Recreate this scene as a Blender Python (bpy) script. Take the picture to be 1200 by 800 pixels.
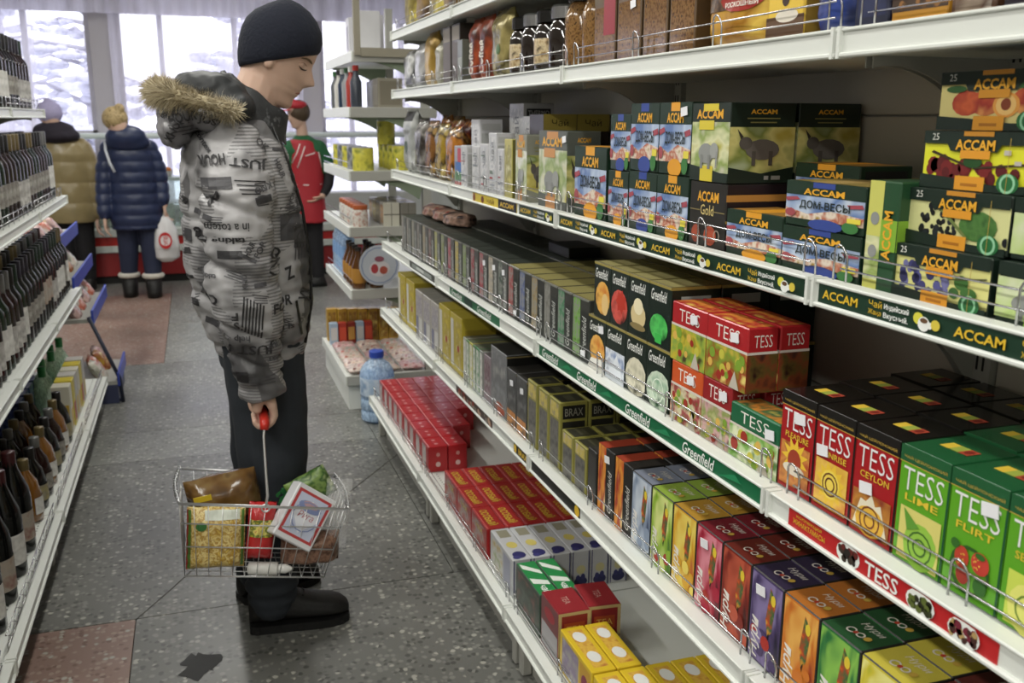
import bpy, bmesh, math, random
from math import sin, cos, pi, radians, sqrt, exp
from mathutils import Vector, Matrix, Euler, noise
from mathutils.bvhtree import BVHTree

for _o in list(bpy.data.objects): bpy.data.objects.remove(_o)
SC = bpy.context.scene
COL = SC.collection
random.seed(7)

# ------------------------------------------------------------------ camera, world, exposure, lamps
CAM_H = 1.45
def _unit(v): return v / v.length
_c = (600.0, 400.0); _v1 = (224.0, 138.0); _vn = (575.0, 5100.0)
_f = sqrt(-((_v1[0]-_c[0])*(_vn[0]-_c[0]) + (_v1[1]-_c[1])*(_vn[1]-_c[1])))
_Y = _unit(Vector((_v1[0]-600, 400-_v1[1], -_f))); _Z = -_unit(Vector((_vn[0]-600, 400-_vn[1], -_f))); _X = _Y.cross(_Z)
cam_d = bpy.data.cameras.new('camera'); cam = bpy.data.objects.new('camera', cam_d); COL.objects.link(cam)
cam.matrix_world = Matrix.Translation((0, 0, CAM_H)) @ Matrix((_X, _Y, _Z)).to_4x4()
cam_d.sensor_width = 36; cam_d.lens = _f/1200*36; cam_d.clip_start = .02; cam_d.clip_end = 200
cam_d.dof.use_dof = True; cam_d.dof.focus_distance = 1.75; cam_d.dof.aperture_fstop = 7.0
SC.camera = cam
vs = SC.view_settings
vs.view_transform = 'Standard'; vs.look = 'None'; vs.gamma = 1; vs.use_curve_mapping = False
EXPOSURE = 0.08; vs.exposure = EXPOSURE
W = bpy.data.worlds.new('overcast_sky'); SC.world = W; W.use_nodes = True
_nt = W.node_tree; _bg = _nt.nodes['Background']
_bg.inputs['Color'].default_value = (.93, .93, 1.0, 1); _bg.inputs['Strength'].default_value = 2.7
LAMP_W = 19.5
# unseen ceiling tube lamps, wine-side and near rows added as fill: (x, y, rotated)
LAMPS = [(-1.5, -1.9), (-1.5, .1), (-1.5, 2.1), (-1.5, 4.1), (-1.5, 6.1), (.05, -1.9), (.05, .1), (.05, 2.1), (.05, 4.1), (.05, 6.1), (.05, 8.1), (2.2, .1), (2.2, 3.1), (2.2, 6.1)]

# ------------------------------------------------------------------ materials
def lin(h):
    if isinstance(h, str):
        h = h.lstrip('#'); c = [int(h[i:i+2], 16)/255 for i in (0, 2, 4)]
    else: c = list(h)
    g_ = .3*c[0]+.59*c[1]+.11*c[2]; c = [x+(g_-x)*.12 for x in c]
    return tuple(x/12.92 if x <= .04045 else ((x+.055)/1.055)**2.4 for x in c)
MATS = {}
def M(col, rough=.45, metal=0.0, key=None, spec=.5, coat=0.0, vary=.10, emit=0.0, trans=0.0, alpha=1.0, scale=9.0, bump=0.0, ior=1.45):
    k = key or ('m', col, rough, metal, spec, coat, vary, emit, trans, alpha, scale, bump)
    if k in MATS: return MATS[k]
    m = bpy.data.materials.new('paint_%d' % len(MATS) if not key else str(key)); m.use_nodes = True
    nt = m.node_tree; b = nt.nodes['Principled BSDF']
    c = lin(col)
    b.inputs['Base Color'].default_value = (*c, 1); b.inputs['Roughness'].default_value = rough; b.inputs['Metallic'].default_value = metal
    b.inputs['Specular IOR Level'].default_value = spec; b.inputs['Coat Weight'].default_value = coat; b.inputs['IOR'].default_value = ior
    b.inputs['Transmission Weight'].default_value = trans; b.inputs['Alpha'].default_value = alpha
    if emit: b.inputs['Emission Color'].default_value = (*c, 1); b.inputs['Emission Strength'].default_value = emit
    if vary or bump:
        tc = nt.nodes.new('ShaderNodeTexCoord'); n = nt.nodes.new('ShaderNodeTexNoise')
        n.inputs['Scale'].default_value = scale; n.inputs['Detail'].default_value = 3
        nt.links.new(tc.outputs['Object'], n.inputs['Vector'])
        if vary:
            mx = nt.nodes.new('ShaderNodeMix'); mx.data_type = 'RGBA'
            mx.inputs[6].default_value = (*[max(0, x*(1-vary)) for x in c], 1); mx.inputs[7].default_value = (*[min(1, x*(1+vary)) for x in c], 1)
            nt.links.new(n.outputs['Fac'], mx.inputs[0]); nt.links.new(mx.outputs[2], b.inputs['Base Color'])
        if bump:
            bp = nt.nodes.new('ShaderNodeBump'); bp.inputs['Strength'].default_value = bump; bp.inputs['Distance'].default_value = .01
            nt.links.new(n.outputs['Fac'], bp.inputs['Height']); nt.links.new(bp.outputs['Normal'], b.inputs['Normal'])
    MATS[k] = m; return m
def busy(key, cols, scale=30, rough=.4, detail=2.0, metal=0.0, vec=(1, 1, 1), hard=False, bump=0.0, dist=0.0):
    """printed or natural surface of several mingled colours"""
    if key in MATS: return MATS[key]
    m = bpy.data.materials.new(key); m.use_nodes = True; nt = m.node_tree; b = nt.nodes['Principled BSDF']
    b.inputs['Roughness'].default_value = rough; b.inputs['Metallic'].default_value = metal
    tc = nt.nodes.new('ShaderNodeTexCoord'); mp = nt.nodes.new('ShaderNodeMapping'); mp.inputs['Scale'].default_value = vec
    n = nt.nodes.new('ShaderNodeTexNoise'); n.inputs['Scale'].default_value = scale; n.inputs['Detail'].default_value = detail; n.inputs['Distortion'].default_value = dist
    r = nt.nodes.new('ShaderNodeValToRGB'); r.color_ramp.interpolation = 'CONSTANT' if hard else 'LINEAR'
    e = r.color_ramp.elements; k = len(cols)
    while len(e) < k: e.new(.5)
    for i, c in enumerate(cols):
        e[i].position = .28+.44*i/max(1, k-1) if not hard else (0 if i == 0 else .32+.36*i/k); e[i].color = (*lin(c), 1)
    nt.links.new(tc.outputs['Object'], mp.inputs['Vector']); nt.links.new(mp.outputs['Vector'], n.inputs['Vector']); nt.links.new(n.outputs['Fac'], r.inputs['Fac'])
    nt.links.new(r.outputs['Color'], b.inputs['Base Color'])
    if bump:
        bp = nt.nodes.new('ShaderNodeBump'); bp.inputs['Strength'].default_value = bump; bp.inputs['Distance'].default_value = .006
        nt.links.new(n.outputs['Fac'], bp.inputs['Height']); nt.links.new(bp.outputs['Normal'], b.inputs['Normal'])
    MATS[key] = m; return m
def clear_film(key, tint=(1, 1, 1), alpha=.22, rough=.12):
    """thin clear plastic: mostly see-through with a sheen"""
    if key in MATS: return MATS[key]
    m = bpy.data.materials.new(key); m.use_nodes = True; nt = m.node_tree; out = nt.nodes['Material Output']; b = nt.nodes['Principled BSDF']
    b.inputs['Base Color'].default_value = (*tint, 1); b.inputs['Roughness'].default_value = rough
    t = nt.nodes.new('ShaderNodeBsdfTransparent'); t.inputs['Color'].default_value = (*tint, 1)
    n = nt.nodes.new('ShaderNodeTexNoise'); n.inputs['Scale'].default_value = 14; n.inputs['Detail'].default_value = 3
    mr = nt.nodes.new('ShaderNodeMapRange'); mr.inputs['From Min'].default_value = .35; mr.inputs['From Max'].default_value = .7; mr.inputs['To Min'].default_value = alpha*.6; mr.inputs['To Max'].default_value = min(1, alpha*1.5)
    mx = nt.nodes.new('ShaderNodeMixShader')
    nt.links.new(n.outputs['Fac'], mr.inputs['Value']); nt.links.new(mr.outputs['Result'], mx.inputs[0]); nt.links.new(t.outputs[0], mx.inputs[1]); nt.links.new(b.outputs[0], mx.inputs[2]); nt.links.new(mx.outputs[0], out.inputs['Surface'])
    MATS[key] = m; return m
WHITE_MET = M('#d9dcd6', .38, key='white enamelled steel', vary=.03)
GREY_MET = M('#a3a29a', .5, key='grey enamelled steel', vary=.05)
BACK_MAT = M('#b3aea1', .5, key='beige grey back panel steel', vary=.06, scale=3)
CHROME = M('#c9c9cc', .18, 1.0, key='chrome wire', vary=0)
STICKER = M('#e9e9ee', .5, key='white paper sticker', vary=.02)

# ------------------------------------------------------------------ mesh builder
class MB:
    def __init__(s): s.v = []; s.f = []; s.mi = []; s.mats = []
    def mid(s, m):
        if isinstance(m, str): m = M(m)
        if m not in s.mats: s.mats.append(m)
        return s.mats.index(m)
    def poly(s, pts, m):
        b = len(s.v); s.v += [tuple(p) for p in pts]; s.f.append(tuple(range(b, b+len(pts)))); s.mi.append(s.mid(m)); return s
    def mesh(s, vs_, fs_, m):
        b = len(s.v); s.v += [tuple(p) for p in vs_]; k = s.mid(m)
        for f in fs_: s.f.append(tuple(i+b for i in f)); s.mi.append(k)
        return s
    def box(s, x0, x1, y0, y1, z0, z1, m, bev=0.0, faces=None):
        """faces: {'F','T','R','L','B','U'} -> material override (F = -y, T = +z, R = +x, L = -x, B = +y, U = -z)"""
        faces = faces or {}
        if not bev:
            P = [(x0,y0,z0),(x1,y0,z0),(x1,y1,z0),(x0,y1,z0),(x0,y0,z1),(x1,y0,z1),(x1,y1,z1),(x0,y1,z1)]
            for k, f in (('U',(3,2,1,0)),('T',(4,5,6,7)),('F',(0,1,5,4)),('R',(1,2,6,5)),('B',(2,3,7,6)),('L',(3,0,4,7))):
                s.poly([P[i] for i in f], faces.get(k, m))
            return s
        b = bev; b0 = len(s.v); vid = {}
        for ix, X in ((0,x0),(1,x1)):
            for iy, Y in ((0,y0),(1,y1)):
                for iz, Z in ((0,z0),(1,z1)):
                    dx = b if ix == 0 else -b; dy = b if iy == 0 else -b; dz = b if iz == 0 else -b
                    vid[ix,iy,iz,0] = len(s.v); s.v.append((X, Y+dy, Z+dz))
                    vid[ix,iy,iz,1] = len(s.v); s.v.append((X+dx, Y, Z+dz))
                    vid[ix,iy,iz,2] = len(s.v); s.v.append((X+dx, Y+dy, Z))
        def add(ids, mm, ctr=None):
            s.f.append(tuple(ids)); s.mi.append(s.mid(mm))
        a = lambda x,y,z,k: vid[x,y,z,k]
        add([a(0,0,0,0),a(0,0,1,0),a(0,1,1,0),a(0,1,0,0)], faces.get('L', m)); add([a(1,0,0,0),a(1,1,0,0),a(1,1,1,0),a(1,0,1,0)], faces.get('R', m))
        add([a(0,0,0,1),a(1,0,0,1),a(1,0,1,1),a(0,0,1,1)], faces.get('F', m)); add([a(0,1,0,1),a(0,1,1,1),a(1,1,1,1),a(1,1,0,1)], faces.get('B', m))
        add([a(0,0,0,2),a(0,1,0,2),a(1,1,0,2),a(1,0,0,2)], faces.get('U', m)); add([a(0,0,1,2),a(1,0,1,2),a(1,1,1,2),a(0,1,1,2)], faces.get('T', m))
        for p in (0,1):
            for q in (0,1):
                add([a(0,p,q,1),a(1,p,q,1),a(1,p,q,2),a(0,p,q,2)], m); add([a(p,0,q,0),a(p,1,q,0),a(p,1,q,2),a(p,0,q,2)], m); add([a(p,q,0,0),a(p,q,1,0),a(p,q,1,1),a(p,q,0,1)], m)
        for x in (0,1):
            for y in (0,1):
                for z in (0,1): add([a(x,y,z,0),a(x,y,z,1),a(x,y,z,2)], m)
        return s
    def lathe(s, prof, m, n=16, c=(0,0,0), ms=None, sy=1.0):
        """prof: (r, z) from bottom to top; ms: list of materials for each band"""
        b = len(s.v)
        for r, z in prof:
            for i in range(n):
                t = 2*pi*i/n; s.v.append((c[0]+r*cos(t), c[1]+r*sin(t)*sy, c[2]+z))
        for j in range(len(prof)-1):
            k = s.mid(ms[j] if ms else m)
            for i in range(n):
                s.f.append((b+j*n+i, b+j*n+(i+1)%n, b+(j+1)*n+(i+1)%n, b+(j+1)*n+i)); s.mi.append(k)
        s.f.append(tuple(b+i for i in reversed(range(n)))); s.mi.append(s.mid(ms[0] if ms else m))
        s.f.append(tuple(b+(len(prof)-1)*n+i for i in range(n))); s.mi.append(s.mid(ms[-1] if ms else m))
        return s
    def tube(s, path, r, m, n=6, closed=False):
        path = [Vector(p) for p in path]; b = len(s.v); k = s.mid(m); N = len(path)
        rr = r if isinstance(r, (list, tuple)) else [r]*N
        up = Vector((0,0,1)); prev = None
        for i, p in enumerate(path):
            if closed: d = path[(i+1)%N]-path[i-1]
            else: d = path[min(N-1,i+1)]-path[max(0,i-1)]
            if d.length < 1e-9: d = Vector((0,0,1))
            d.normalize()
            if prev is None:
                a = d.cross(up)
                if a.length < .05: a = d.cross(Vector((1,0,0)))
            else: a = prev - d*prev.dot(d)
            if a.length < 1e-6: a = d.cross(Vector((1,0,0)))
            a.normalize(); prev = a; c = d.cross(a)
            for j in range(n):
                t = 2*pi*j/n; s.v.append(tuple(p + (a*cos(t)+c*sin(t))*rr[i]))
        for i in range(N if closed else N-1):
            i2 = (i+1)%N
            for j in range(n):
                s.f.append((b+i*n+j, b+i*n+(j+1)%n, b+i2*n+(j+1)%n, b+i2*n+j)); s.mi.append(k)
        if not closed:
            s.f.append(tuple(b+j for j in reversed(range(n)))); s.mi.append(k); s.f.append(tuple(b+(N-1)*n+j for j in range(n))); s.mi.append(k)
        return s
    def loft(s, rings, m, cap=True):
        n = len(rings[0]); b = len(s.v); k = s.mid(m)
        for r in rings: s.v += [tuple(p) for p in r]
        for i in range(len(rings)-1):
            for j in range(n):
                s.f.append((b+i*n+j, b+i*n+(j+1)%n, b+(i+1)*n+(j+1)%n, b+(i+1)*n+j)); s.mi.append(k)
        if cap:
            s.f.append(tuple(b+j for j in reversed(range(n)))); s.mi.append(k); e = b+(len(rings)-1)*n; s.f.append(tuple(e+j for j in range(n))); s.mi.append(k)
        return s
    def ball(s, c, r, m, n=12, k=8):
        r = (r,r,r) if not isinstance(r, (tuple, list)) else r
        rings = []
        for i in range(k+1):
            t = -pi/2+pi*i/k; q = max(.02, cos(t))
            rings.append([(c[0]+r[0]*q*cos(2*pi*j/n), c[1]+r[1]*q*sin(2*pi*j/n), c[2]+r[2]*sin(t)) for j in range(n)])
        return s.loft(rings, m)
    def data(s, name, smooth=False):
        me = bpy.data.meshes.new(name); me.from_pydata(s.v, [], s.f)
        for m in s.mats: me.materials.append(m)
        me.polygons.foreach_set('material_index', s.mi)
        if smooth: me.polygons.foreach_set('use_smooth', [True]*len(s.f))
        me.update(); return me
    def build(s, name, parent=None, loc=(0,0,0), rz=0.0, smooth=False, angle=None):
        me = s.data(name, smooth)
        if angle: smooth_by_angle(me, angle)
        return obj(name, me, parent, loc, rz)
def smooth_by_angle(me, ang):
    bm = bmesh.new(); bm.from_mesh(me)
    bmesh.ops.recalc_face_normals(bm, faces=bm.faces)
    for f in bm.faces: f.smooth = True
    for e in bm.edges:
        if len(e.link_faces) == 2 and e.calc_face_angle(0) > ang: e.smooth = False
    bm.to_mesh(me); bm.free()
def obj(name, me, parent=None, loc=(0,0,0), rz=0.0):
    o = bpy.data.objects.new(name, me); COL.objects.link(o)
    o.location = loc; o.rotation_euler = (0,0,rz) if not isinstance(rz, (tuple, list)) else rz
    if parent is not None: o.parent = parent
    return o
def empty(name, loc=(0,0,0), rz=0.0): return obj(name, None, None, loc, rz)
def tag(o, label=None, cat=None, group=None, kind=None):
    if label: o['label'] = label
    if cat: o['category'] = cat
    if group: o['group'] = group
    if kind: o['kind'] = kind
    return o
def struct(o): o['kind'] = 'structure'; return o
def copy_tree(o, parent=None):
    c = o.copy(); COL.objects.link(c); c.parent = parent
    for ch in o.children: copy_tree(ch, c)
    return c
# deferred labels: alike things on one shelf get their place in the row
ORDS = 'first second third fourth fifth sixth seventh eighth ninth tenth eleventh twelfth thirteenth fourteenth fifteenth sixteenth seventeenth eighteenth nineteenth twentieth twenty-first twenty-second twenty-third twenty-fourth twenty-fifth twenty-sixth twenty-seventh twenty-eighth twenty-ninth thirtieth'.split()
PENDING = {}
def pend(o, look, where, cat, group=None):
    o['category'] = cat
    if group: o['group'] = group
    PENDING.setdefault((look, where), []).append(o)
def flush_labels():
    for (look, where), lst in PENDING.items():
        if len(lst) == 1: lst[0]['label'] = '%s on %s' % (look, where); continue
        lst.sort(key=lambda o: (-round(o.location.y, 3), o.location.x, -o.location.z))
        for i, o in enumerate(lst):
            o['label'] = '%s, %s from far end of %s' % (look, ORDS[i] if i < 30 else ORDS[i-30]+' after thirty', where)

# ------------------------------------------------------------------ lettering and flat print
_TXT = {}
def text_geo(s, bold=0.0, shear=0.0, space=1.0):
    k = (s, bold, shear, space)
    if k in _TXT: return _TXT[k]
    cu = bpy.data.curves.new('t', 'FONT'); cu.body = s; cu.resolution_u = 2; cu.offset = bold; cu.shear = shear; cu.space_character = space
    o = bpy.data.objects.new('t', cu); COL.objects.link(o)
    dg = bpy.context.evaluated_depsgraph_get(); dg.update(); ev = o.evaluated_get(dg); me = ev.to_mesh()
    v = [(p.co.x, p.co.y) for p in me.vertices]; f = [tuple(p.vertices) for p in me.polygons]
    ev.to_mesh_clear(); bpy.data.objects.remove(o); bpy.data.curves.remove(cu)
    if v:
        x0 = min(p[0] for p in v); x1 = max(p[0] for p in v); y0 = min(p[1] for p in v); y1 = max(p[1] for p in v)
        v = [((p[0]-x0)/max(1e-6, x1-x0), (p[1]-y0)/max(1e-6, y1-y0)) for p in v]
    _TXT[k] = (v, f); return _TXT[k]
def art(mb, frame, items, eps=.00022, start=1):
    """frame: (origin, u vector, v vector, normal); every item lies a hair above the last"""
    O, U, V, N = [Vector(a) for a in frame]
    P = lambda u, v, k: O+U*min(1, max(0, u))+V*min(1, max(0, v))+N*(eps*k)
    k = start
    for it in items:
        t = it[0]
        if t == 'r':
            _, a, b, c, d, m = it; mb.poly([P(a,b,k), P(c,b,k), P(c,d,k), P(a,d,k)], m)
        elif t == 'e':
            _, a, b, ra, rb, m = it; n = 14
            mb.poly([P(a+ra*cos(2*pi*i/n), b+rb*sin(2*pi*i/n), k) for i in range(n)], m)
        elif t == 'p':
            mb.poly([P(u, v, k) for u, v in it[1]], it[2])
        elif t in ('t', 'tv', 'ti', 'td'):
            s = it[1]; a, b, c, d = it[2:6]; m = it[6]; opt = it[7] if len(it) > 7 else {}
            tv, tf = text_geo(s, **opt)
            if t == 't': q = [P(a+(c-a)*x, b+(d-b)*y, k) for x, y in tv]
            elif t == 'tv': q = [P(a+(c-a)*(1-y), b+(d-b)*x, k) for x, y in tv]      # reads upwards
            elif t == 'td': q = [P(a+(c-a)*y, b+(d-b)*(1-x), k) for x, y in tv]      # reads downwards
            else: q = [P(a+(c-a)*(1-x), b+(d-b)*(1-y), k) for x, y in tv]
            mb.mesh(q, tf, m)
        elif t == 'bl':      # cluster of small round fruits
            _, a, b, c, d, n, r, ms, seed = it; rg = random.Random(seed); asp = U.length/V.length
            for i in range(n):
                u = rg.uniform(a, c); v = rg.uniform(b, d); rr = r*rg.uniform(.7, 1.2); kk = k+.3*(i % 7); N2 = 9
                mb.poly([P(u+rr*cos(2*pi*j/N2), v+rr*asp*sin(2*pi*j/N2), kk) for j in range(N2)], ms[i % len(ms)])
            k += 2
        elif t == 's':       # sun or star
            _, a, b, r1, r2, n, m = it; asp = U.length/V.length
            mb.poly([P(a+(r1 if i % 2 else r2)*cos(pi*i/n), b+(r1 if i % 2 else r2)*asp*sin(pi*i/n), k) for i in range(2*n)], m)
        elif t == 'ring':
            _, a, b, r, wd, m = it; asp = U.length/V.length; n = 14
            for i in range(n):
                t0 = 2*pi*i/n; t1 = 2*pi*(i+1)/n
                mb.poly([P(a+r*cos(t0), b+r*asp*sin(t0), k), P(a+r*cos(t1), b+r*asp*sin(t1), k), P(a+(r-wd)*cos(t1), b+(r-wd)*asp*sin(t1), k), P(a+(r-wd)*cos(t0), b+(r-wd)*asp*sin(t0), k)], m)
        k += 1
def carton(name, w, h, d, body, F=(), T=(), R=(), L=(), faces=None, bev=.0018):
    """printed folding carton; x = width, y = depth (front at 0), z = height"""
    mb = MB(); mb.box(0, w, 0, d, 0, h, body, bev, faces)
    if F: art(mb, ((0,0,0), (w,0,0), (0,0,h), (0,-1,0)), F)
    if T: art(mb, ((0,0,h), (w,0,0), (0,d,0), (0,0,1)), T)
    if R: art(mb, ((w,0,0), (0,d,0), (0,0,h), (1,0,0)), R)
    if L: art(mb, ((0,d,0), (0,-d,0), (0,0,h), (-1,0,0)), L)
    return mb.data(name)
def strip_text(s, col, u0, u1, v0=.2, v1=.85, **opt): return ('t', s, u0, v0, u1, v1, col, opt)
# ------------------------------------------------------------------ the room
def terrazzo(key, base, chips, dark):
    m = bpy.data.materials.new(key); m.use_nodes = True; nt = m.node_tree; b = nt.nodes['Principled BSDF']; L = nt.links.new
    tc = nt.nodes.new('ShaderNodeTexCoord')
    v = nt.nodes.new('ShaderNodeTexVoronoi'); v.inputs['Scale'].default_value = 62; v.inputs['Randomness'].default_value = 1
    L(tc.outputs['Object'], v.inputs['Vector'])
    sep = nt.nodes.new('ShaderNodeSeparateColor'); L(v.outputs['Color'], sep.inputs[0])
    r1 = nt.nodes.new('ShaderNodeValToRGB'); r1.color_ramp.interpolation = 'CONSTANT'
    e = r1.color_ramp.elements; e[0].position = 0; e[0].color = (*lin(dark), 1); e[1].position = .2; e[1].color = (*lin(base), 1)
    x = e.new(.62); x.color = (*lin(chips), 1); x = e.new(.9); x.color = (*lin('#a9a79c'), 1)
    L(sep.outputs[0], r1.inputs[0])
    r2 = nt.nodes.new('ShaderNodeValToRGB'); r2.color_ramp.elements[0].position = .35; r2.color_ramp.elements[1].position = .62
    L(v.outputs['Distance'], r2.inputs[0])
    mx = nt.nodes.new('ShaderNodeMix'); mx.data_type = 'RGBA'; L(r2.outputs[0], mx.inputs[0]); L(r1.outputs[0], mx.inputs[6]); mx.inputs[7].default_value = (*lin(base), 1)
    n = nt.nodes.new('ShaderNodeTexNoise'); n.inputs['Scale'].default_value = 1.7; n.inputs['Detail'].default_value = 6; L(tc.outputs['Object'], n.inputs['Vector'])
    r3 = nt.nodes.new('ShaderNodeMapRange'); r3.inputs['From Min'].default_value = .3; r3.inputs['From Max'].default_value = .7; r3.inputs['To Min'].default_value = .66; r3.inputs['To Max'].default_value = 1.1; L(n.outputs['Fac'], r3.inputs['Value'])
    m2 = nt.nodes.new('ShaderNodeMix'); m2.data_type = 'RGBA'; m2.blend_type = 'MULTIPLY'; m2.inputs[0].default_value = 1
    L(mx.outputs[2], m2.inputs[6]); L(r3.outputs['Result'], m2.inputs[7]); L(m2.outputs[2], b.inputs['Base Color'])
    r4 = nt.nodes.new('ShaderNodeMapRange'); r4.inputs['To Min'].default_value = .22; r4.inputs['To Max'].default_value = .5; L(n.outputs['Fac'], r4.inputs['Value']); L(r4.outputs['Result'], b.inputs['Roughness'])
    return m
T_GREY = [terrazzo('grey terrazzo', '#6b6b66', '#82827b', '#4e4e4a'), terrazzo('pale terrazzo', '#7d7e78', '#93948c', '#62625d'), terrazzo('mid terrazzo', '#74746f', '#8b8b84', '#595954')]
T_PINK = terrazzo('pink terrazzo', '#8d7064', '#a08a7c', '#76574d')
struct(MB().box(-4.05, 4.05, -3.05, 10.0, -.12, -.012, M('#55534e', .8, key='dark joint screed')).build('floor'))
floor = bpy.data.objects['floor']
XS = [-4, -2.7, -1.5, -.255, 1.15, 2.5, 4]; YS = [-3, -1.2, .4, 1.55, 2.76, 4.17, 4.59, 5.93, 7.12, 8.4, 10]
rg = random.Random(3)
XS0 = XS; XS1 = [-4, -2.5, -.85, .72, 2.3, 3.3, 4]
for i in range(len(XS)-1):
    for j in range(len(YS)-1):
        XS = XS1 if j in (4, 5, 6) else XS0
        pink = (i == 2 and j in (3, 7, 8)) or (i == 4 and j in (5,)) or (i == 0 and j == 4)
        mat = T_PINK if pink else T_GREY[{4: 0, 5: 1, 6: 2, 3: 0, 7: 1}.get(j, rg.randrange(3))]
        g = .0016
        mb = MB().box(XS[i]+g, XS[i+1]-g, YS[j]+g, YS[j+1]-g, -.012, rg.uniform(-.0006, .0004), mat)
        mb.build('tile', floor)
# a tile corner that broke off along a slanting joint, and a damp stain with a ragged outline
stain = MB(); sr = random.Random(5)
stain.poly([(-.075+(.034+.034*sr.random())*cos(t), 2.45+(.04+.045*sr.random())*sin(t), .0009) for t in [2*pi*i/26 for i in range(26)]], M('#2b2b29', .6, key='damp stain'))
stain.build('stain', floor)
crack = MB().tube([(.50, 3.55, .0006), (.66, 3.77, .0006), (.85, 4.03, .0006), (.99, 4.17, .0006)], .0022, M('#55534e', .8, key='dark joint screed'), 4)
crack.tube([(-.252, 2.76, .0006), (-.16, 2.92, .0006), (.02, 3.25, .0006)], .0022, M('#55534e', .8, key='dark joint screed'), 4); crack.build('crack', floor)
WALL = M('#d2cfca', .8, key='pale plaster', vary=.04, scale=2)
WALL_L = M('#b9b5bd', .8, key='lavender grey plaster', vary=.04, scale=2)
struct(MB().box(-4.15, -4.0, -3.05, 9.9, 0, 3.0, WALL).build('wall_left'))
struct(MB().box(4.0, 4.15, -3.05, 9.9, 0, 3.0, WALL).build('wall_right'))
struct(MB().box(-4.15, 4.15, -3.15, -3.0, 0, 3.0, WALL).build('wall_near'))
struct(MB().box(-4.15, 4.15, -3.15, 10.1, 3.0, 3.12, M('#e2e2dd', .8, key='ceiling paint')).build('ceiling'))
wf = MB()
wf.box(-4.1, 4.1, 9.8, 10.0, 0, .62, WALL_L); wf.box(-4.1, 4.1, 9.8, 10.0, 2.44, 3.0, WALL_L)
PIL = [(-4.1, -3.9), (-2.55, -2.35), (-.83, -.62), (1.06, 1.24), (2.55, 2.75), (3.9, 4.1)]
for a, b in PIL: wf.box(a, b, 9.74, 10.0, .62, 2.44, WALL_L)
struct(wf.build('wall_far'))
FRAME = M('#c9c6cf', .5, key='painted window frame')
PANE = clear_film('window glass', (.97, .97, 1), .05, .05)
for n_ in range(len(PIL)-1):
    a = PIL[n_][1]; b = PIL[n_+1][0]; wd = MB()
    for z in (.62, 1.28, 2.39): wd.box(a, b, 9.86, 9.93, z, z+.05, FRAME)
    k = 3; xs = [a, a+(b-a)*.22, a+(b-a)*.62, b-.05]
    for x in xs: wd.box(x, x+.05, 9.86, 9.93, .62, 2.44, FRAME)
    w = struct(wd.build('window_%d' % (n_+1)))
    for i in range(3):
        for z0, z1 in ((.67, 1.28), (1.33, 2.39)):
            MB().box(xs[i]+.05, xs[i+1], 9.89, 9.896, z0, z1, PANE).build('pane', w)
struct(MB().box(-3.95, 3.95, 9.62, 9.80, .60, .64, M('#c6ccd0', .4, key='pale sill')).build('trim_1'))
# handrail along the window
mb = MB().tube([(-3.9, 9.55, 1.27), (-.3, 9.55, 1.285), (3.9, 9.55, 1.31)], .028, M('#cfdad8', .35, key='pale handrail'), 8)
for x in (-2.4, -.72, 1.15, 2.6): mb.tube([(x, 9.55, 1.285), (x, 9.76, 1.285)], .014, M('#cfdad8', .35, key='pale handrail'), 6)
tag(mb.build('handrail', smooth=True), 'pale handrail running along the bright window wall', 'handrail')
# sheer curtains
def sheer(key, a):
    m = bpy.data.materials.new(key); m.use_nodes = True; nt = m.node_tree; out = nt.nodes['Material Output']; nt.nodes.remove(nt.nodes['Principled BSDF']); L = nt.links.new
    t = nt.nodes.new('ShaderNodeBsdfTransparent'); d = nt.nodes.new('ShaderNodeBsdfTranslucent'); d.inputs['Color'].default_value = (.86, .84, .9, 1)
    d2 = nt.nodes.new('ShaderNodeBsdfDiffuse'); d2.inputs['Color'].default_value = (.8, .78, .84, 1)
    m1 = nt.nodes.new('ShaderNodeMixShader'); m1.inputs[0].default_value = .3; L(d.outputs[0], m1.inputs[1]); L(d2.outputs[0], m1.inputs[2])
    n = nt.nodes.new('ShaderNodeTexNoise'); n.inputs['Scale'].default_value = 3; n.inputs['Detail'].default_value = 2
    mr = nt.nodes.new('ShaderNodeMapRange'); mr.inputs['To Min'].default_value = a*.8; mr.inputs['To Max'].default_value = min(1, a*1.2); L(n.outputs['Fac'], mr.inputs['Value'])
    mx = nt.nodes.new('ShaderNodeMixShader'); L(mr.outputs['Result'], mx.inputs[0]); L(t.outputs[0], mx.inputs[1]); L(m1.outputs[0], mx.inputs[2]); L(mx.outputs[0], out.inputs['Surface'])
    return m
SHEER = sheer('sheer white curtain', .5); VAL = sheer('gathered valance', .93)
def drape(name, x0, x1, z0, z1, y, amp, waves, mat, label, cat):
    n = int((x1-x0)/.02); mb = MB(); pr = random.Random(name+str(x0)); ph = pr.random()*6
    P = []
    for z in (z0, (z0+z1)/2, z1):
        P.append([(x0+(x1-x0)*i/n, y+amp*(.6+.4*(z1-z)/(z1-z0))*sin(ph+waves*2*pi*i/n+1.3*sin(ph+i*.11)), z) for i in range(n+1)])
    for j in range(2):
        for i in range(n): mb.poly([P[j][i], P[j][i+1], P[j+1][i+1], P[j+1][i]], mat)
    me = mb.data(name, True); bm = bmesh.new(); bm.from_mesh(me); bmesh.ops.remove_doubles(bm, verts=bm.verts, dist=1e-5); bm.to_mesh(me); bm.free()
    return tag(obj(name, me), label, cat, 'sheer window curtains')
drape('window_curtain', -.66, .22, .66, 2.42, 9.66, .035, 7, SHEER, 'sheer white curtain hanging behind the navy coat woman', 'curtain')
drape('window_curtain', .26, 1.05, .66, 2.42, 9.66, .035, 6, SHEER, 'sheer white curtain hanging behind the man in the beanie', 'curtain')
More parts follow.
